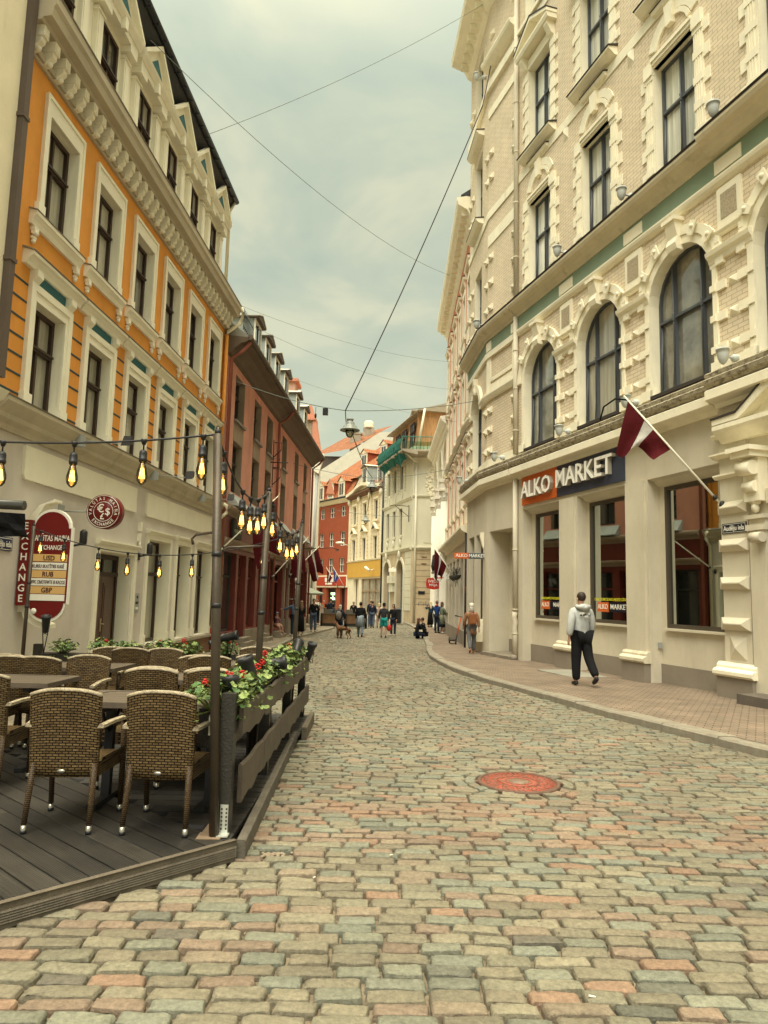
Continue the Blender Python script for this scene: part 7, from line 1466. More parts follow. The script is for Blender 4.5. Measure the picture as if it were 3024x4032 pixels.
# big shop sign
t = thing('shop_sign', FR(5.2, .03, 4.7), 'long orange and navy shop sign with raised white letters above the shop windows', 'shop sign')
mb = MB(FR); mb.box(5.64, 7.64, .0, .06, 4.30, 5.12); mb.build('orange_panel', M_sorange, t)
mb = MB(FR); mb.box(2.70, 5.635, .0, .06, 4.30, 5.12); mb.build('navy_panel', M_snavy, t)
mb = MB(FR); text(mb, 'ALKO', .66, FR(6.62, .12, 4.68), XR, UP, .11, 1, .012, sx=.98); text(mb, 'ALKO', .66, FR(6.62, .18, 4.68), XR, UP, .01, 0, .012, sx=.98); mb.build('raised_letters', [M_letter, M_lside], t)
mb = MB(FR); text(mb, 'MARKET', .66, FR(4.25, .12, 4.72), XR, UP, .11, 1, .012, sx=1.02); text(mb, 'MARKET', .66, FR(4.25, .18, 4.72), XR, UP, .01, 0, .012, sx=1.02); mb.build('raised_letters', [M_letter, M_lside], t)
# window stickers
for (ua, uo, ub, lab) in ((7.2, 6.70, 5.62, 'small orange and black shop sticker low on the window nearest the drainpipe'), (4.38, 3.90, 3.05, 'small orange and black shop sticker low on the middle shop window')):
    t = thing('window_sticker', FR(ua, -.32, 1.45), lab, 'sticker', 'stickers on the shop windows'); mb = MB(FR)
    mb.box(uo, ua, -.325, -.320, 1.32, 1.55, 0); mb.box(ub, uo-.002, -.325, -.320, 1.32, 1.55, 1); mb.build('sticker_panel', [M_sorange, M_signblack], t)
    mb = MB(FR); text(mb, 'ALKO', .17, FR((ua+uo)/2, -.316, 1.44), XR, UP, .004, 0, .008, sx=.95); text(mb, 'MARKET', .17, FR((uo+ub)/2, -.316, 1.44), XR, UP, .004, 0, .008, sx=1.1); mb.build('lettering', M_letter, t)
    mb = MB(FR); text(mb, 'DISCOUNTS! ATLAIDES! \u0421\u041a\u0418\u0414\u041a\u0418', .095, FR((ua+ub)/2, -.316, 1.615), XR, UP, .004, 0, .0, sx=1.05); mb.build('yellow_lettering', M_ybright, t)
# projecting sign
t = thing('projecting_sign', (3.3, 23.4, 2.95), 'narrow orange and grey projecting shop sign at the canted corner', 'shop sign')
mb = MB(); mb.box(2.36, 2.83, 23.35, 23.45, 2.86, 3.05, 0); mb.box(2.832, 3.40, 23.35, 23.45, 2.86, 3.05, 1); mb.box(3.40, 3.47, 23.38, 23.42, 2.9, 3.0, 2); mb.build('sign_panel', [M_sorange, mat('slate_panel', (.10, .115, .12), var=0, bump=0), M_grey], t)
mb = MB(); text(mb, 'ALKO', .15, (2.60, 23.34, 2.955), (1, 0, 0), UP, .01, 0, .008); text(mb, 'MARKET', .15, (3.11, 23.34, 2.955), (1, 0, 0), UP, .01, 0, .008, sx=.95); mb.build('lettering', M_letter, t)
# street name plates
t = thing('street_name_plate', FR(-.6, .08, 2.94), 'black street name plate on the rusticated pier at right', 'street sign')
mb = MB(FR); mb.box(-.89, -.31, .072, .085, 2.845, 3.03, 0); mb.box(-.87, -.33, .085, .087, 2.86, 3.015, 1); mb.box(-.862, -.338, .087, .089, 2.868, 3.007, 0); mb.build('plate', [M_signblack, M_letter], t)
mb = MB(FR); text(mb, 'Aud\u0113ju iela', .13, FR(-.6, .092, 2.935), XR, UP, .003, 0, .008, sx=.82); mb.build('lettering', M_letter, t)
t = thing('street_name_plate', FL(10.35, .02, 2.2), 'blue street name plate at the left edge beside the exchange board', 'street sign')
mb = MB(FL); mb.box(10.0, 10.56, .0, .02, 2.10, 2.30, 0); mb.box(10.02, 10.54, .02, .022, 2.115, 2.285, 1); mb.box(10.03, 10.53, .022, .024, 2.125, 2.275, 0); mb.build('plate', [M_blueplate, M_letter], t)
mb = MB(FL); text(mb, 'Aud\u0113ju iela', .13, FL(10.28, .027, 2.195), XL, UP, .003, 0, .008, sx=.82); mb.build('lettering', M_letter, t)
# exchange board: projects from the wall, its face towards the camera
NW = Vector((FL.n[0], FL.n[1], 0)); XB = NW
ex = thing('exchange_board', FL(10.9, .05, 2.0), 'tall maroon currency exchange board with rounded ends and yellow rate strips', 'sign')
def exf(w, z, y=0): q = Vector(FL(10.8, 0, 0)); return (q.x+NW.x*w+FL.d[0]*y, q.y+NW.y*w+FL.d[1]*y, z)
EB = MB(lambda a, b, c: exf(a, c, b))
def cap(cx, r, z, s_, K=12, sq=1.0): return [(cx+r*math.cos(math.pi*k/K*s_), z+sq*r*math.sin(math.pi*k/K*s_)) for k in range(K+1)]
def capsule(w0, w1, z0, z1, sh, sq=1.0): c = (w0+w1)/2; r = (w1-w0)/2-sh; return [(w1, z0), (w1, z1), (c+r, z1)]+cap(c, r, z1, 1, sq=sq)+[(w0, z1), (w0, z0)]+[(c-r, z0)]+[(c-r*math.cos(math.pi*k/12), z0-sq*r*math.sin(math.pi*k/12)) for k in range(13)]
EB.poly(capsule(.16, .80, 1.33, 2.50, .03, .95), .0, .07, 0); EB.poly(capsule(.18, .78, 1.35, 2.48, .035, .95), -.012, 0, 1); o = EB.build('maroon_board', [M_letter, M_maroon], ex)
EB = MB(lambda a, b, c: exf(a, c, b)); EB.poly([(0, 1.2), (.06, 1.2), (.10, 1.1), (.3, .98), (.5, .96), (.5, 1.02), (.2, 1.18), (.16, 1.33), (.16, 2.6), (.3, 2.86), (.45, 2.9), (.45, 2.94), (.2, 2.84), (.02, 2.6), (0, 2.5)], .08, .3, 0); EB.build('cream_wall_bracket', M_white, ex)
EB = MB(lambda a, b, c: exf(a, c, b)); EB.box(.02, .17, -.04, .10, 1.30, 2.60); EB.build('side_strip', M_maroon, ex)
mb = MB()
for k, c in enumerate('EXCHANGE'): text(mb, c, .155, exf(.095, 2.50-k*.157, -.045), XB, UP, .004, 0, .012)
text(mb, 'VAL\u016aTAS MAI\u0145A', .125, exf(.48, 2.32, -.016), XB, UP, .004, 0, .008, sx=.62); text(mb, 'EXCHANGE', .10, exf(.48, 2.18, -.016), XB, UP, .004, 0, .008, sx=.72); mb.build('white_lettering', M_letter, ex)
EB = MB(lambda a, b, c: exf(a, c, b)); rows = [(1.97, 2.08, 1), (1.845, 1.955, 0), (1.725, 1.835, 1), (1.605, 1.715, 0), (1.485, 1.595, 1), (1.38, 1.475, 0)]
for z0_, z1_, k in rows: EB.box(.20, .76, -.022, -.012, z0_, z1_, k)
EB.build('rate_strips', [M_letter, M_syellow], ex)
mb = MB()
for s_, z in (('USD', 2.02), ('RUB', 1.775), ('GBP', 1.535)): text(mb, s_, .105, exf(.48, z, -.026), XB, UP, .004, 0, .010, sx=.9); mb.cut()
text(mb, 'KURSU SKAT\u012aTIES KAS\u0112', .07, exf(.48, 1.895, -.026), XB, UP, .004, 0, .01, sx=.66); mb.cut(); text(mb, '\u041a\u0423\u0420\u0421 \u0421\u041c\u041e\u0422\u0420\u0418\u0422\u0415 \u0412 \u041a\u0410\u0421\u0421\u0415', .07, exf(.48, 1.655, -.026), XB, UP, .004, 0, .01, sx=.60); mb.build('dark_lettering', mat('letter_dark', (.06, .01, .02), var=0, bump=0), ex)
EB = MB(lambda a, b, c: exf(a, c, b)); EB.lathe((.30, -.013, 1.22), [(.045, 0), (.045, -.006), (.001, -.007)], 14, 0, axis='y'); EB.build('round_emblem', M_letter, ex)
# round sign
rsn = thing('round_exchange_sign', FL(11.95, .3, 2.85), 'round maroon currency exchange sign on a bracket left of the door', 'sign')
RC = Vector(FL(11.95, .78, 2.87)); D_ = Vector((FL.d[0], FL.d[1], 0))
RB_ = MB(lambda a, b, c: tuple(RC+NW*a+D_*b+UP*c)); RB_.lathe((0, 0, 0), [(.29, .09), (.29, -.09), (.001, -.092)], 36, 0, axis='y'); RB_.build('disc', M_maroon, rsn)
RB_ = MB(lambda a, b, c: tuple(RC+NW*a+D_*b+UP*c))
for r in (.272, .165): RB_.tube([(r*math.cos(k/32*6.2832), -.095, r*math.sin(k/32*6.2832)) for k in range(33)], .005, 5)
RB_.build('rings', M_letter, rsn)
def arctext(s_, r, a0, a1, size, flip=False):
    mb = MB()
    for k, c in enumerate(s_):
        if c == ' ': continue
        a = math.radians(a0+(a1-a0)*k/(len(s_)-1)); q = RC+NW*(r*math.cos(a))+UP*(r*math.sin(a))-D_*.096
        rad_ = (NW*math.cos(a)+UP*math.sin(a)); Y = -rad_ if flip else rad_; X = (NW*-math.sin(a)+UP*math.cos(a))*(1 if flip else -1)
        text(mb, c, size, q, X, Y, .004, 0, .01, sx=.85)
    mb.build('lettering', M_letter, rsn)
arctext('VAL\u016aTAS MAI\u0145A', .218, 190, -10, .075); arctext('EXCHANGE', .218, 222, 318, .075, True)
mb = MB(); text(mb, '\u20ac', .19, RC+NW*-.045+UP*.045-D_*.096, NW, UP, .004, 0, .01); text(mb, '$', .17, RC+NW*.075+UP*-.005-D_*.096, NW, UP, .004, 0, .01); text(mb, '\u00a3', .15, RC+NW*-.015+UP*-.085-D_*.096, NW, UP, .004, 0, .01); mb.build('currency_symbols', M_letter, rsn)
mb = MB(FL); mb.box(11.85, 12.05, 0, .02, 2.75, 2.98); mb.tube([(11.95, .02, 2.87), (11.95, .5, 2.87)], .014, 6); mb.build('bracket', M_grey, rsn)
# wall floodlights on stems, sconces, junction boxes, ring
def armlight(u_, lab, z=4.12):
    t = thing('arm_floodlight', FL(u_, .2, z), lab, 'floodlight', 'arm floodlights on the orange house cornice'); mb = MB(FL); mb.box(u_-.03, u_+.03, .2, .36, z-.14, z+.06); mb.tube([(u_, .34, z-.03), (u_+.25, .95, z-.03)], .010, 6); mb.build('arm', M_grey, t)
    mb = MB(FL); mb.poly([(u_+.18, z-.07), (u_+.36, z+.0), (u_+.38, z+.12), (u_+.3, z+.13)], .90, 1.05); mb.build('lamp_head', M_black, t)
armlight(11.9, 'black arm floodlight nearest the camera on the orange house cornice'); armlight(15.4, 'black arm floodlight in the middle of the orange house cornice'); armlight(19.0, 'black arm floodlight at the far end of the orange house cornice')
for u_, lab in ((12.35, 'black wall lamp left of the brown door'), (15.5, 'black wall lamp right of the brown door')):
    mb = MB(FL); mb.tube([(u_, .0, 2.3), (u_, .2, 2.34)], .02, 6); mb.lathe((u_, .24, 2.32), [(.05, 0), (.065, .06), (.065, .24), (.03, .28)], 10); mb.box(u_-.05, u_+.05, 0, .02, 2.22, 2.38); tag(mb.build('wall_lamp', M_black, loc=FL(u_, .1, 2.3)), lab, 'lamp', 'black wall lamps by the door')
mb = MB(FL); mb.box(15.35, 15.45, 0, .07, 2.85, 3.05); mb.box(15.36, 15.44, 0, .06, 2.62, 2.8); mb.tube([(15.4, .04, 2.62), (15.42, .04, 2.45)], .03, 6); mb.build('junction_box', M_whitepaint, loc=FL(15.4, 0, 2.8), props=('pale junction boxes stacked on the grey wall between the two fascia panels', 'junction box'))
mb = MB(FL); mb.tube([(12.2+.055*math.cos(k/10*6.283), .08, 3.5+.06*math.sin(k/10*6.283)) for k in range(11)], .014, 6); mb.build('iron_ring', M_grey, loc=FL(12.2, 0, 3.5), props=('iron ring fixed to the long cream fascia panel', 'ring'))
mb = MB(FR); mb.box(1.93, 1.99, -.28, -.2, .62, .74) if 0 else None; mb.box(1.86, 1.925, -.25, -.18, .62, .74); mb.build('wall_socket', M_grey, loc=FR(1.9, -.2, .68), props=('small grey outlet box low on the wall beside the second pilaster', 'outlet box'))
mb = MB(FR); mb.box(3.1, 4.7, .25, 1.15, gz(17, .121)-.05, gz(17, .14)); mb.build('pavement_hatch', mat('grey_hatch', (.26, .25, .20), var=.2, bump=.3), loc=FR(3.9, .7, gz(17)), props=('flat grey hatch slab in the pavement below the middle shop window', 'hatch'))
# black awning at the left edge
aw = thing('awning', (-4.6, 8.0, 2.4), 'black canvas awning with a rounded steel rail at the left edge', 'awning')
mb = MB(); mb.tube([(-6.4, 8.0, 2.56), (-4.10, 8.0, 2.50)], .055, 12); mb.build('rail', mat('dark_steel_rail', (.10, .10, .095), rough=.25, metal=.5, bump=0), aw)
mb = MB(); R_ = []
for k in range(25):
    x = -6.4+k*.097; w = .03*math.sin(k*1.7)+.02*math.sin(k*.6); R_.append([mb.V(x, 8.0-.03+w*.2, 2.50-.004*k), mb.V(x, 7.98+w, 2.38-.004*k), mb.V(x, 8.02-w, 2.31-.004*k), mb.V(x+(.04 if k == 24 else 0), 8.0+w, 2.25-.005*k+w*.3)])
for a, b in zip(R_, R_[1:]):
    for k in range(3): mb.F((a[k], a[k+1], b[k+1], b[k]))
mb.sm = True; mb.build('canvas', M_blk, aw)
# sign on the red house and other small signs
t = thing('shop_sign', FC(2.0, .1, 3.55), 'dark sign with green leaf mark on the red house band', 'shop sign')
mb = MB(FC); mb.box(1.42, 2.62, .02, .10, 3.32, 3.92, 0); mb.build('panel', mat('charcoal_sign', (.045, .045, .035), var=.1, bump=0), t)
mb = MB(FC); XC = Vector((FC.d[0], FC.d[1], 0)); text(mb, 'ecodumas', .22, FC(2.02, .105, 3.58), XC, UP, .004, 0, .01, sx=1.05); mb.build('lettering', mat('sage_lettering', (.35, .42, .24), var=0, bump=0), t)
mb = MB(FC); mb.tube([(1.9, .11, 3.68), (1.95, .11, 3.8), (1.9, .11, 3.9)], .015, 5); mb.build('green_leaf_mark', mat('leaf_mark_green', (.06, .4, .06), var=0, bump=0), t)
mb = MB(FC); 
for k in range(7): mb.box(10.3+k*.17, 10.42+k*.17, .06, .09, 3.45, 3.85)
mb.build('white_letter_sign', M_letter, loc=FC(10.8, .1, 3.6), props=('row of tall white letters on the red shop band beyond the middle pole', 'shop sign'))
# oval and red hanging signs at right
t = thing('hanging_sign', (2.75, 40, 2.1), 'red hanging shop sign with cream letters by the far right shopfronts', 'shop sign')
mb = MB(); mb.poly([(2.50, 2.05), (2.46, 2.32), (2.50, 2.60), (2.9, 2.66), (3.28, 2.60), (3.24, 2.32), (3.28, 2.05), (2.9, 1.98)], 39.95, 40.05); mb.build('panel', M_sred, t)
mb = MB(); text(mb, 'SVE\u010cU', .2, (2.87, 39.94, 2.44), (1, 0, 0), UP, .01, 0, .008); text(mb, 'M\u0100JA', .2, (2.87, 39.94, 2.23), (1, 0, 0), UP, .01, 0, .008); mb.build('lettering', M_letter, t)
t = thing('oval_hanging_sign', (3.1, 36, 2.7), 'white oval hanging sign above the red hanging sign', 'shop sign')
mb = MB(); mb.poly([(2.98+.44*math.cos(k/24*6.2832), 2.62+.22*math.sin(k/24*6.2832)) for k in range(24)], 35.95, 36.02); mb.build('panel', M_letter, t)
mb = MB(); mb.poly([(2.72, 2.52), (2.80, 2.6), (2.84, 2.54), (2.9, 2.58), (3.1, 2.58), (3.1, 2.53), (2.8, 2.5)], 35.94, 35.95); mb.build('orange_mark', M_sorange, t)
mb = MB(); mb.tube([(3.42, 36, 2.62), (3.7, 36, 2.75)], .02, 5); mb.build('bracket', M_black, t)
for k, (y, lab) in enumerate(((29.8, 'wrought iron wall basket with dry stems, nearer one'), (31.2, 'wrought iron wall basket with dry stems, farther one'))):
    mb = MB(); r_ = random.Random(k)
    for q in range(14):
        a = r_.uniform(0, 6.28); mb.tube([(3.15, y, 2.55), (3.15+.2*math.cos(a), y+.2*math.sin(a), 2.75+r_.uniform(-.1, .1)), (3.12+.32*math.cos(a), y+.32*math.sin(a), 2.5-r_.uniform(0, .5))], .008, 4)
    mb.lathe((3.12, y, 2.3), [(.05, 0), (.16, .1), (.2, .22)], 8); tag(mb.build('wall_basket', mat('dark_bronze', (.06, .055, .04), bump=0), loc=(3.15, y, 2.4)), lab, 'wall basket', 'iron wall baskets')
# restaurant fascia letters, lit neon, street plate lettering
X3 = Vector((-F3.d[0], -F3.d[1], 0)); t = thing('restaurant_sign', F3(3.5, .2, 3.0), 'white lettered board on the red restaurant fascia at the street end', 'shop sign')
mb = MB(F3)
for k in range(8): mb.box(4.4-k*.24-.15, 4.4-k*.24, .19, .24, 2.85, 3.3); mb.cut()
mb.box(2.9, 4.3, .19, .22, 2.58, 2.78); mb.build('letters', M_letter, t)
mb = MB(F3); text(mb, 'WINE', .34, F3(3.35, -.2, 1.62), X3, UP, .02, 0, .01); text(mb, '&', .2, F3(3.35, -.2, 1.38), X3, UP, .02, 0, .01); text(mb, 'PIZZA', .34, F3(3.35, -.2, 1.12), X3, UP, .02, 0, .01); mb.build('neon_sign', emis('green_white_neon', (.55, 1, .45), 3), loc=F3(3.35, -.2, 1.4), props=('small glowing green-white neon sign in the dark restaurant doorway', 'neon sign'))
# ------------------------------------------------------------------ flags
M_fred = cloth('flag_dark_red', (.075, .007, .009)); M_fwhite = cloth('flag_white', (.42, .40, .35)); M_fblue = cloth('flag_blue', (.03, .05, .2)); M_fpole = mat('white_flag_pole', (.72, .69, .56), var=.05, bump=0)
def flag(base, tip, lab, hang=1.0, f0=.08, f1=.52, dirn=(0, 0), mid=.25, r=.022, bracket=True, mats=None, seed=0, group='flags on poles over the street', stripe=(.4, .6)):
    A, B = Vector(base), Vector(tip); t = thing('flag', tuple(A), lab, 'flag', group); mb = MB(); mb.tube([A, B], r, 8, r1=r*.75); mb.lathe(tuple(B), [(r*.9, -.01), (r*1.1, .02), (r*.5, .05), (.002, .09)], 8, 1)
    mb.build('pole', [M_fpole, M_syellow], t)
    if bracket: mb = MB(); mb.ball(tuple(A), (.06, .06, .1), 8); mb.lathe(tuple(A.lerp(B, .07)), [(r*1.8, -.04), (r*1.8, .04)], 8); mb.build('bracket', M_black, t)
    mb = MB(); mb.sm = True; n, m = 20, 12; dd = Vector((dirn[0], dirn[1], 0)); ax = (A-B); hx = Vector((ax.x, ax.y, 0)).normalized() if Vector((ax.x, ax.y, 0)).length > .01 else Vector((1, 0, 0)); nx = Vector((hx.y, -hx.x, 0)); G = []
    for i in range(n+1):
        s_ = i/n; P0 = B.lerp(A, f0+(f1-f0)*s_); L_ = hang*(1-s_)+mid*hang*s_+hang*.12*math.sin(s_*math.pi*2.2+seed); row = []
        for j in range(m+1):
            q = j/m; amp = .09*hang*q*math.sin(s_*11+q*2.2+seed)+.03*hang*math.sin(q*7+s_*4)*q
            p = P0+Vector((0, 0, -L_*q))+dd*q*(1-.6*s_)+nx*amp-hx*(.22*hang*q*s_); row.append(mb.V(*p))
        G.append(row)
    for i in range(n):
        for j in range(m): mb.F((G[i][j], G[i+1][j], G[i+1][j+1], G[i][j+1]), 1 if stripe[0] <= (i+.5)/n < stripe[1] else (2 if mats else 0))
    mb.build('cloth', mats or [M_fred, M_fwhite], t, fix=False); return t
flag(FR(-.38, .12, 3.36), FR(.70, 1.42, 5.60), 'dark red and white flag on a white pole over the right shop windows', hang=.98, f0=.05, f1=.50, mid=.10, dirn=(-.22, .10), seed=.6)
mb = MB(); mb.tube([FR(.66, 1.36, 5.5), FR(.85, 1.5, 5.56), FR(1.1, 1.6, 5.45), FR(1.2, 1.62, 5.2)], .018, 5); mb.build('mourning_ribbon', M_blk, loc=FR(.7, 1.4, 5.5), props=('black ribbon tied to the tip of the near flag pole', 'ribbon'))
flag(FC(-.4, .15, 2.75), FC(1.6, 1.5, 4.75), 'dark red and white flag over the near end of the red house', hang=1.6, f0=.08, f1=.5, mid=.8, dirn=(.2, .1), seed=1.4, stripe=(.38, .62))
flag(FC(8.0, .15, 2.2), FC(10.2, 1.3, 4.1), 'dark red flag hanging behind the far light pole', hang=1.3, f0=.1, f1=.5, mid=.6, seed=2.2)
flag(FC(12.4, .15, 2.4), FC(14.6, 1.25, 4.0), 'dark red and white flag on a pole beyond the far light pole', hang=1.35, f0=.05, f1=.42, mid=.8, dirn=(.25, .1), seed=3.1)
flag((3.55, 33.0, 2.25), (2.32, 33.6, 4.05), 'dark red flag hanging above the red and oval signs at right', hang=1.35, f0=.1, f1=.55, mid=.5, seed=.2, dirn=(.05, 0))
flag(F3(1.7, .15, 2.3), F3(2.2, 1.3, 4.3), 'smaller dark red flag on the red restaurant front', hang=1.5, seed=1, r=.03); flag(F3(.3, .15, 2.3), F3(.8, 1.3, 4.3), 'blue, red and white flag at the corner of the red restaurant front', hang=1.5, mats=[M_fred, M_fwhite, M_fblue], seed=2, r=.03)
# ------------------------------------------------------------------ hanging street lamps and wires
hl = thing('hanging_street_lamp', (0, 0, 0), 'x', 'street lamp')
mb = MB(); mb.lathe((0, 0, 0), [(.02, .42), (.13, .40), (.15, .36), (.12, .33), (.12, .27), (.17, .24), (.19, .20), (.19, .12), (.22, .10), (.27, .08), (.27, .02), (.40, -.06), (.41, -.10), (.36, -.11), (.20, -.02)], 24); mb.build('shade', mat('grey_enamel', (.24, .26, .23), rough=.35, var=.05, bump=0), hl)
mb = MB(); mb.lathe((0, 0, 0), [(.19, -.08), (.18, -.2), (.14, -.32), (.08, -.38), (.01, -.40)], 18); mb.build('glass', thinglass('lamp_glass', (.8, .8, .68), .25), hl)
for k, (p, lab) in enumerate((((-1.12, 21.5, 6.72), 'grey hanging street lamp nearest the camera, over mid street'), ((-.60, 34.0, 6.85), 'second grey hanging street lamp, before the yellow house'), ((-1.30, 50.5, 6.95), 'third and farthest hanging street lamp'))):
    o = hl if k == 0 else copy_tree(hl); o.location = p; o.scale = (.76,)*3; o['label'] = lab; o['group'] = 'hanging street lamps'
def wire(pts, r, lab, sag=0, m=None, name='overhead_cable', group=None):
    pts = [Vector(p) for p in pts]; out_ = []
    for a, b in zip(pts, pts[1:]):
        for k in range(16): f = k/16; out_.append(a.lerp(b, f)-Vector((0, 0, sag*4*f*(1-f))))
    out_.append(pts[-1]); mb = MB(); mb.tube(out_, r, 6); tag(mb.build(name, m or M_black, loc=tuple(pts[0])), lab, 'cable', group)
M_wire = mat('grey_wire', (.16, .18, .16), bump=0, var=0); M_vio = mat('twisted_dark_cable', (.035, .022, .03), var=.3, scale=30)
wire([(3.75, 22.9, 22.9), (3.05, 22.5, 18.4), (-1.28, 21.5, 7.28)], .019, 'thick dark twisted cable rising from the near street lamp to the cream building', sag=.25, m=M_vio)
wire([(-4.7, 21.4, 8.1), (-1.28, 21.5, 7.28), (3.2, 24.3, 8.5)], .012, 'thin span wire carrying the nearest street lamp', sag=.12, m=M_wire)
wire([(-5.3, 14, 13.4), (3.25, 33.5, 17.4)], .0075, 'thin wire from the orange house roof across the sky to the right row', sag=.8, m=M_wire)
wire([(-5.3, 18, 13.9), (3.3, 23.3, 23.1)], .0075, 'thin wire climbing from the orange house gutter to the cream building roof', sag=.3, m=M_wire)
wire([(-5.2, 21.8, 10.9), (3.3, 34, 13.2)], .005, 'faint upper wire across the street above the red house eaves', sag=.4, m=M_wire)
wire([(-4.9, 22.4, 10.5), (3.3, 34, 11.8)], .005, 'faint lower wire across the street above the red house eaves', sag=.5, m=M_wire)
wire([(-4.4, 30, 11.0), (3.4, 33, 9.9)], .005, 'faint short wire between red house roof and right row', sag=.2, m=M_wire)
wire([(-1.28, 21.5, 7.28), (-1.2, 21.5, 7.0), (-.62, 34, 7.3)], .016, 'dark supply cable from the first hanging lamp to the second', sag=.25, m=M_vio)
wire([(-.62, 34, 7.3), (-1.30, 50.5, 7.35)], .014, 'dark supply cable from the second hanging lamp to the third', sag=.35, m=M_vio)
wire([(-4.35, 33, 7.7), (-.6, 34, 7.26), (3.35, 35, 8.0)], .012, 'thin span wire carrying the second street lamp', sag=.1, m=M_wire)
wire([(-4.6, 49, 7.7), (-1.3, 50.5, 7.36), (2.2, 52.8, 7.6)], .014, 'thin span wire carrying the farthest street lamp', sag=.1, m=M_wire)
wire([(-5.0, 21.0, 5.1), (-5.3, 12, 5.2)], .008, 'thin wire along the orange house between first floor windows', sag=.1, m=M_wire) if 0 else None
mb = MB(); mb.box(-1.98, -1.82, 21.4, 21.55, 7.12, 7.32); mb.tube([(-2.2, 21.45, 7.36), (-2.2, 21.45, 7.18)], .008, 4); mb.ball((-2.2, 21.45, 7.08), (.035, .035, .09), 6); mb.build('junction_box', M_black, loc=(-1.9, 21.45, 7.2), props=('black box and plug hanging on the wire left of the near lamp', 'junction box'))
t = thing('street_lamp_arm', F1(9.5, .2, 7.0), 'pale street lamp head on an arm by the yellow house corner', 'street lamp')
mb = MB(); q = Vector(FY(9.6, .0, 6.45)); mb.tube([q, q+Vector((-.6, -.9, .15))], .04, 6); mb.ball(tuple(q+Vector((-.9, -1.3, .2))), (.45, .3, .12), 10); mb.build('lamp_head', M_whitepaint, t)
mb = MB(); mb.tube([FC(17.2, .0, 4.0), FC(17.2, 1.6, 4.1), FC(17.2, 2.0, 4.0)], .02, 5); mb.lathe(FC(17.2, 1.9, 4.0), [(.02, 0), (.1, -.04), (.12, -.07)], 8); mb.build('arm_lamp', M_black, loc=FC(17.2, 0, 4), props=('thin black arm lamp at the far end of the red house', 'lamp'))
mb = MB(); x0, z0 = FC(6.2, .9, 6.3)[0], 6.9
for pp in ([(0, 0), (.25, 0), (.25, .35), (0, .35), (0, 0)], [(0, .4), (.3, .7), (.3, 1.0), (.05, 1.0)], [(0, -.7), (.3, -.4), (.3, -.05), (0, -.05)], [(-.1, .2), (.6, .2)], [(0, -.8), (0, 1.1)]): mb.tube([(FC(6.2, .35, 0)[0]+a, FC(6.2, .3, 0)[1], z0-.4+b) for a, b in pp], .02, 4)
mb.build('wrought_iron_bracket', M_black, loc=(FC(6.2, 0, 0)[0], FC(6.2, 0, 0)[1], 6.5), props=('wrought iron scroll bracket between upper windows of the red house', 'bracket'))
# ------------------------------------------------------------------ barber pole, parasol, benches, board, bin, scooter
bp_ = thing('barber_pole', FC(13.0, .5, 2.0), 'red, white and blue barber pole with white globe on the red house', 'barber pole')
mb = MB(); c = FC(13.0, .45, 0); mb.lathe((c[0], c[1], 1.35), [(.10, 0), (.10, .7)], 12, 0); 
for k in range(14):
    a = k*.9; mb.tube([(c[0]+.103*math.cos(a+q*.25), c[1]+.103*math.sin(a+q*.25), 1.37+(k % 7)*.1+q*.02) for q in range(6)], .018, 4, 1 if k % 2 else 2)
mb.build('striped_cylinder', [M_letter, M_sred, M_fblue], bp_); mb = MB(); mb.ball((c[0], c[1], 2.2), .15, 10); mb.build('globe', M_letter, bp_); mb = MB(); mb.lathe((c[0], c[1], 1.25), [(.05, 0), (.12, .06), (.12, .1)], 10); mb.lathe((c[0], c[1], 2.04), [(.12, 0), (.12, .05)], 10); mb.tube([(c[0], c[1], 1.3), FC(13.0, 0, 1.3)], .02, 5); mb.build('bracket', M_grey, bp_)
um = thing('parasol', (-5.0, 43, -.37), 'grey-green cafe parasol at the far end of the left pavement', 'parasol')
mb = MB(); n = 8; A_ = mb.V(-5.2, 43, 2.25); R_ = [mb.V(-5.2+1.75*math.cos(k*math.pi/4+.3), 43+1.75*math.sin(k*math.pi/4+.3), 1.62) for k in range(n)]
for k in range(n): mb.F((A_, R_[k], R_[(k+1) % n]))
R2_ = [mb.V(-5.2+1.72*math.cos(k*math.pi/4+.3), 43+1.72*math.sin(k*math.pi/4+.3), 1.52) for k in range(n)]
for k in range(n): mb.F((R_[k], R_[(k+1) % n], R2_[(k+1) % n], R2_[k]))
mb.build('canopy', cloth('grey_green_canvas', (.26, .28, .22)), um, fix=False); mb = MB(); mb.tube([(-5.2, 43, -.37), (-5.2, 43, 2.2)], .03, 8); mb.lathe((-5.2, 43, -.37), [(.3, 0), (.3, .06)], 12); mb.build('pole', M_grey, um)
M_crate = mat('planter_wood', (.20, .11, .05), var=.3, scale=4)
for k, (x, y, w, lab) in enumerate(((-2.95, 44.5, .8, 'dark bench planter block with wooden front, left of the walker'), (-1.65, 44.8, .75, 'dark bench planter block with wooden front, behind the denim waist man'))):
    t = thing('planter_bench', (x, y, gz(44)), lab, 'bench', 'bench planters in mid street'); g = gz(44)
    mb = MB(); mb.box(x-w, x+w, y-.5, y+.5, g+.1, g+.3); mb.box(x-w, x-w+.12, y-.5, y+.5, g, g+.9); mb.box(x+w-.12, x+w, y-.5, y+.5, g, g+.9); mb.build('frame', M_post, t)
    mb = MB(); mb.box(x-w+.12, x+w-.12, y-.45, y-.38, g+.3, g+.85); mb.build('wooden_front', M_crate, t); mb = MB(); mb.box(x-w+.05, x+w-.05, y-.5, y-.1, g+.85, g+.9); mb.build('seat_board', M_top, t)
    mb = MB()
    for q in (-.4, .25): mb.box(x+q-.2, x+q+.25, y-.3, y-.15, g+.9, g+1.15)
    mb.build('cushions', mat('grey_cushion', (.12, .12, .09)), t)
ab = thing('menu_board', (-4.2, 49, -.4), 'orange framed menu board before the restaurant', 'menu board')
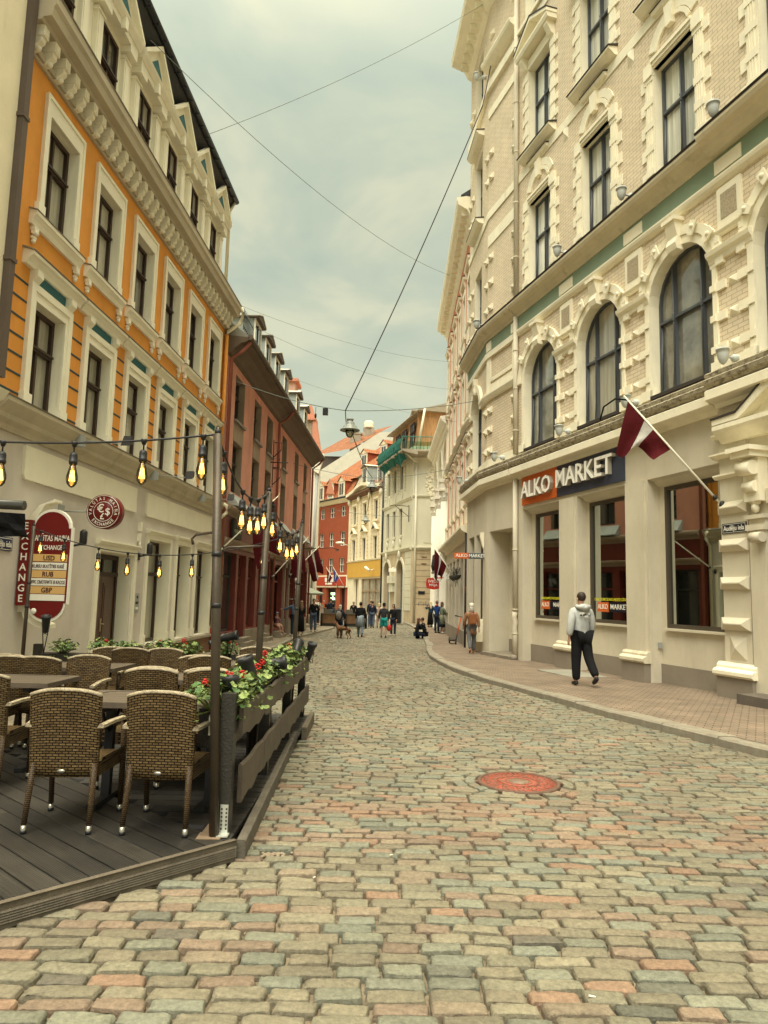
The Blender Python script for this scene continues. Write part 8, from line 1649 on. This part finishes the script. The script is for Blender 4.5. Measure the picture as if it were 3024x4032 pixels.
mb = MB(); g = -.40; mb.box(-4.75, -4.68, 49, 49.06, g, g+1.35); mb.box(-4.0, -3.93, 49, 49.06, g, g+1.35); mb.box(-4.68, -4.0, 49, 49.06, g+1.28, g+1.35); mb.box(-4.68, -4.0, 49, 49.06, g, g+.1); mb.build('frame', mat('orange_frame', (.62, .12, .03), bump=0), ab); mb = MB(); mb.box(-4.68, -4.0, 49.02, 49.04, g+.1, g+1.28); mb.build('board', M_grey, ab)
for k, (x, y) in enumerate(((-3.95, 46.5), (-3.1, 48.0))):
    t = thing('bar_table', (x, y, -.37), ['tall bar table beside the man in white', 'tall bar table behind the man in navy'][k], 'table', 'tall bar tables at the street end'); mb = MB(); mb.box(x-.35, x+.35, y-.3, y+.3, .66, .71); mb.build('table_top', M_crate, t)
    for a in (-1, 1):
        for b in (-1, 1): mb = MB(); mb.tube([(x+a*.3, y+b*.25, -.37), (x+a*.2, y+b*.18, .66)], .02, 5); mb.build('leg', M_black, t)
wb = thing('wheeled_bin', (1.15, 51.5, -.45), 'black wheeled bin before the arched doors of the netted house', 'bin')
mb = MB(); g = -.47; mb.prof(.85, 1.40, [(51.3, g+.08), (51.85, g+.08), (51.95, g+1.1), (51.2, g+1.1)]); mb.build('body', M_black, wb); mb = MB(); mb.prof(.82, 1.43, [(51.15, g+1.1), (52.0, g+1.1), (51.95, g+1.18), (51.2, g+1.16)]); mb.build('lid', M_black, wb)
mb = MB(); mb.lathe((.85, 51.8, g+.12), [(.12, 0), (.12, .05)], 12, axis='x'); mb.build('wheel', M_grey, wb)
for k, (x, y, h, lab) in enumerate(((3.55, 40.2, 1.0, 'black bin at the far right shopfront'), (3.5, 44.6, .95, 'dark green bin behind the couple at right'))):
    t = thing('litter_bin', (x, y, gz(40, .12)), lab, 'bin'); mb = MB(); g = gz(40, .12); mb.box(x-.25, x+.25, y-.25, y+.25, g, g+h); mb.build('body', M_black if k == 0 else mat('bin_green', (.05, .07, .045)), t); mb = MB(); mb.prof(x-.28, x+.28, [(y-.28, g+h), (y+.28, g+h), (y+.2, g+h+.1), (y-.2, g+h+.1)]); mb.build('lid', M_grey, t)
# electric scooter leaning on the right pavement
es = thing('electric_scooter', (3.05, 29.5, gz(29.5, .12)), 'orange and black electric scooter parked on the right pavement', 'scooter')
g = gz(29.5, .12); M_so = mat('scooter_orange', (.6, .13, .04), rough=.35, var=.05, bump=0)
ys = 29.3
for x, y in ((3.02, 28.9), (2.86, 29.85)):
    mb = MB(); mb.tube([(x+.015*math.cos(a)*0, y+.11*math.cos(a), g+.12+.11*math.sin(a)) for a in [k*2*math.pi/16 for k in range(17)]], .028, 8); o = mb.build('wheel', M_black, es); mb = MB(); mb.lathe((x-.02, y, g+.12), [(.05, 0), (.05, .04)], 10, axis='x'); mb.build('hub', M_grey, o)
mb = MB(); mb.poly([(2.80, g+.13), (3.02, g+.13), (3.02, g+.18), (2.80, g+.18)], 28.98, 29.75); mb.build('deck', M_black, es)
mb = MB(); mb.tube([(3.02, 28.9, g+.14), (3.08, 29.0, g+.38)], .032, 8, 1); mb.tube([(3.08, 29.0, g+.38), (3.26, 29.2, g+1.08)], .03, 8, 0); mb.build('stem', [M_so, M_black], es)
mb = MB(); mb.tube([(3.02, 29.05, g+1.14), (3.26, 29.2, g+1.1), (3.5, 29.35, g+1.06)], .018, 6); mb.tube([(3.0, 29.04, g+1.15), (3.1, 29.1, g+1.13)], .026, 6); mb.build('handlebar', M_black, es)
# camera on the corner building and shop bracket details
mb = MB(); mb.box(.45, 1.0, 52.4, 52.6, 3.35, 3.6); mb.tube([(.7, 52.5, 3.6), (.9, 53, 3.7)], .04, 5); mb.build('security_camera', M_whitepaint, loc=(.7, 52.5, 3.5), props=('white security camera on the netted house above the second arch', 'camera'))
mb = MB(FY); mb.tube([(1.6, .12, 3.9), (1.8, .5, 3.8)], .04, 5); mb.tube([(1.75, .5, 3.75), (2.15, .8, 4.1)], .12, 8); mb.build('security_camera', M_whitepaint, loc=FY(1.8, .4, 3.8), props=('pale tube camera on the mustard fascia', 'camera'))
mb = MB(F2); r_ = random.Random(5)
for a in range(9): x = .55+a*.17; mb.tube([(x, .015, 1.0+r_.uniform(-.2, .1)), (x+.1, .015, 1.15+r_.uniform(-.1, .15)), (x+.05, .015, .85+r_.uniform(-.15, .1)), (x+.17, .015, 1.0)], .012, 4)
mb.build('graffiti', mat('blue_spray_paint', (.12, .2, .28), bump=0), loc=F2(1, 0, 1), props=('blue scribbled graffiti low on the sandstone corner', 'graffiti'))
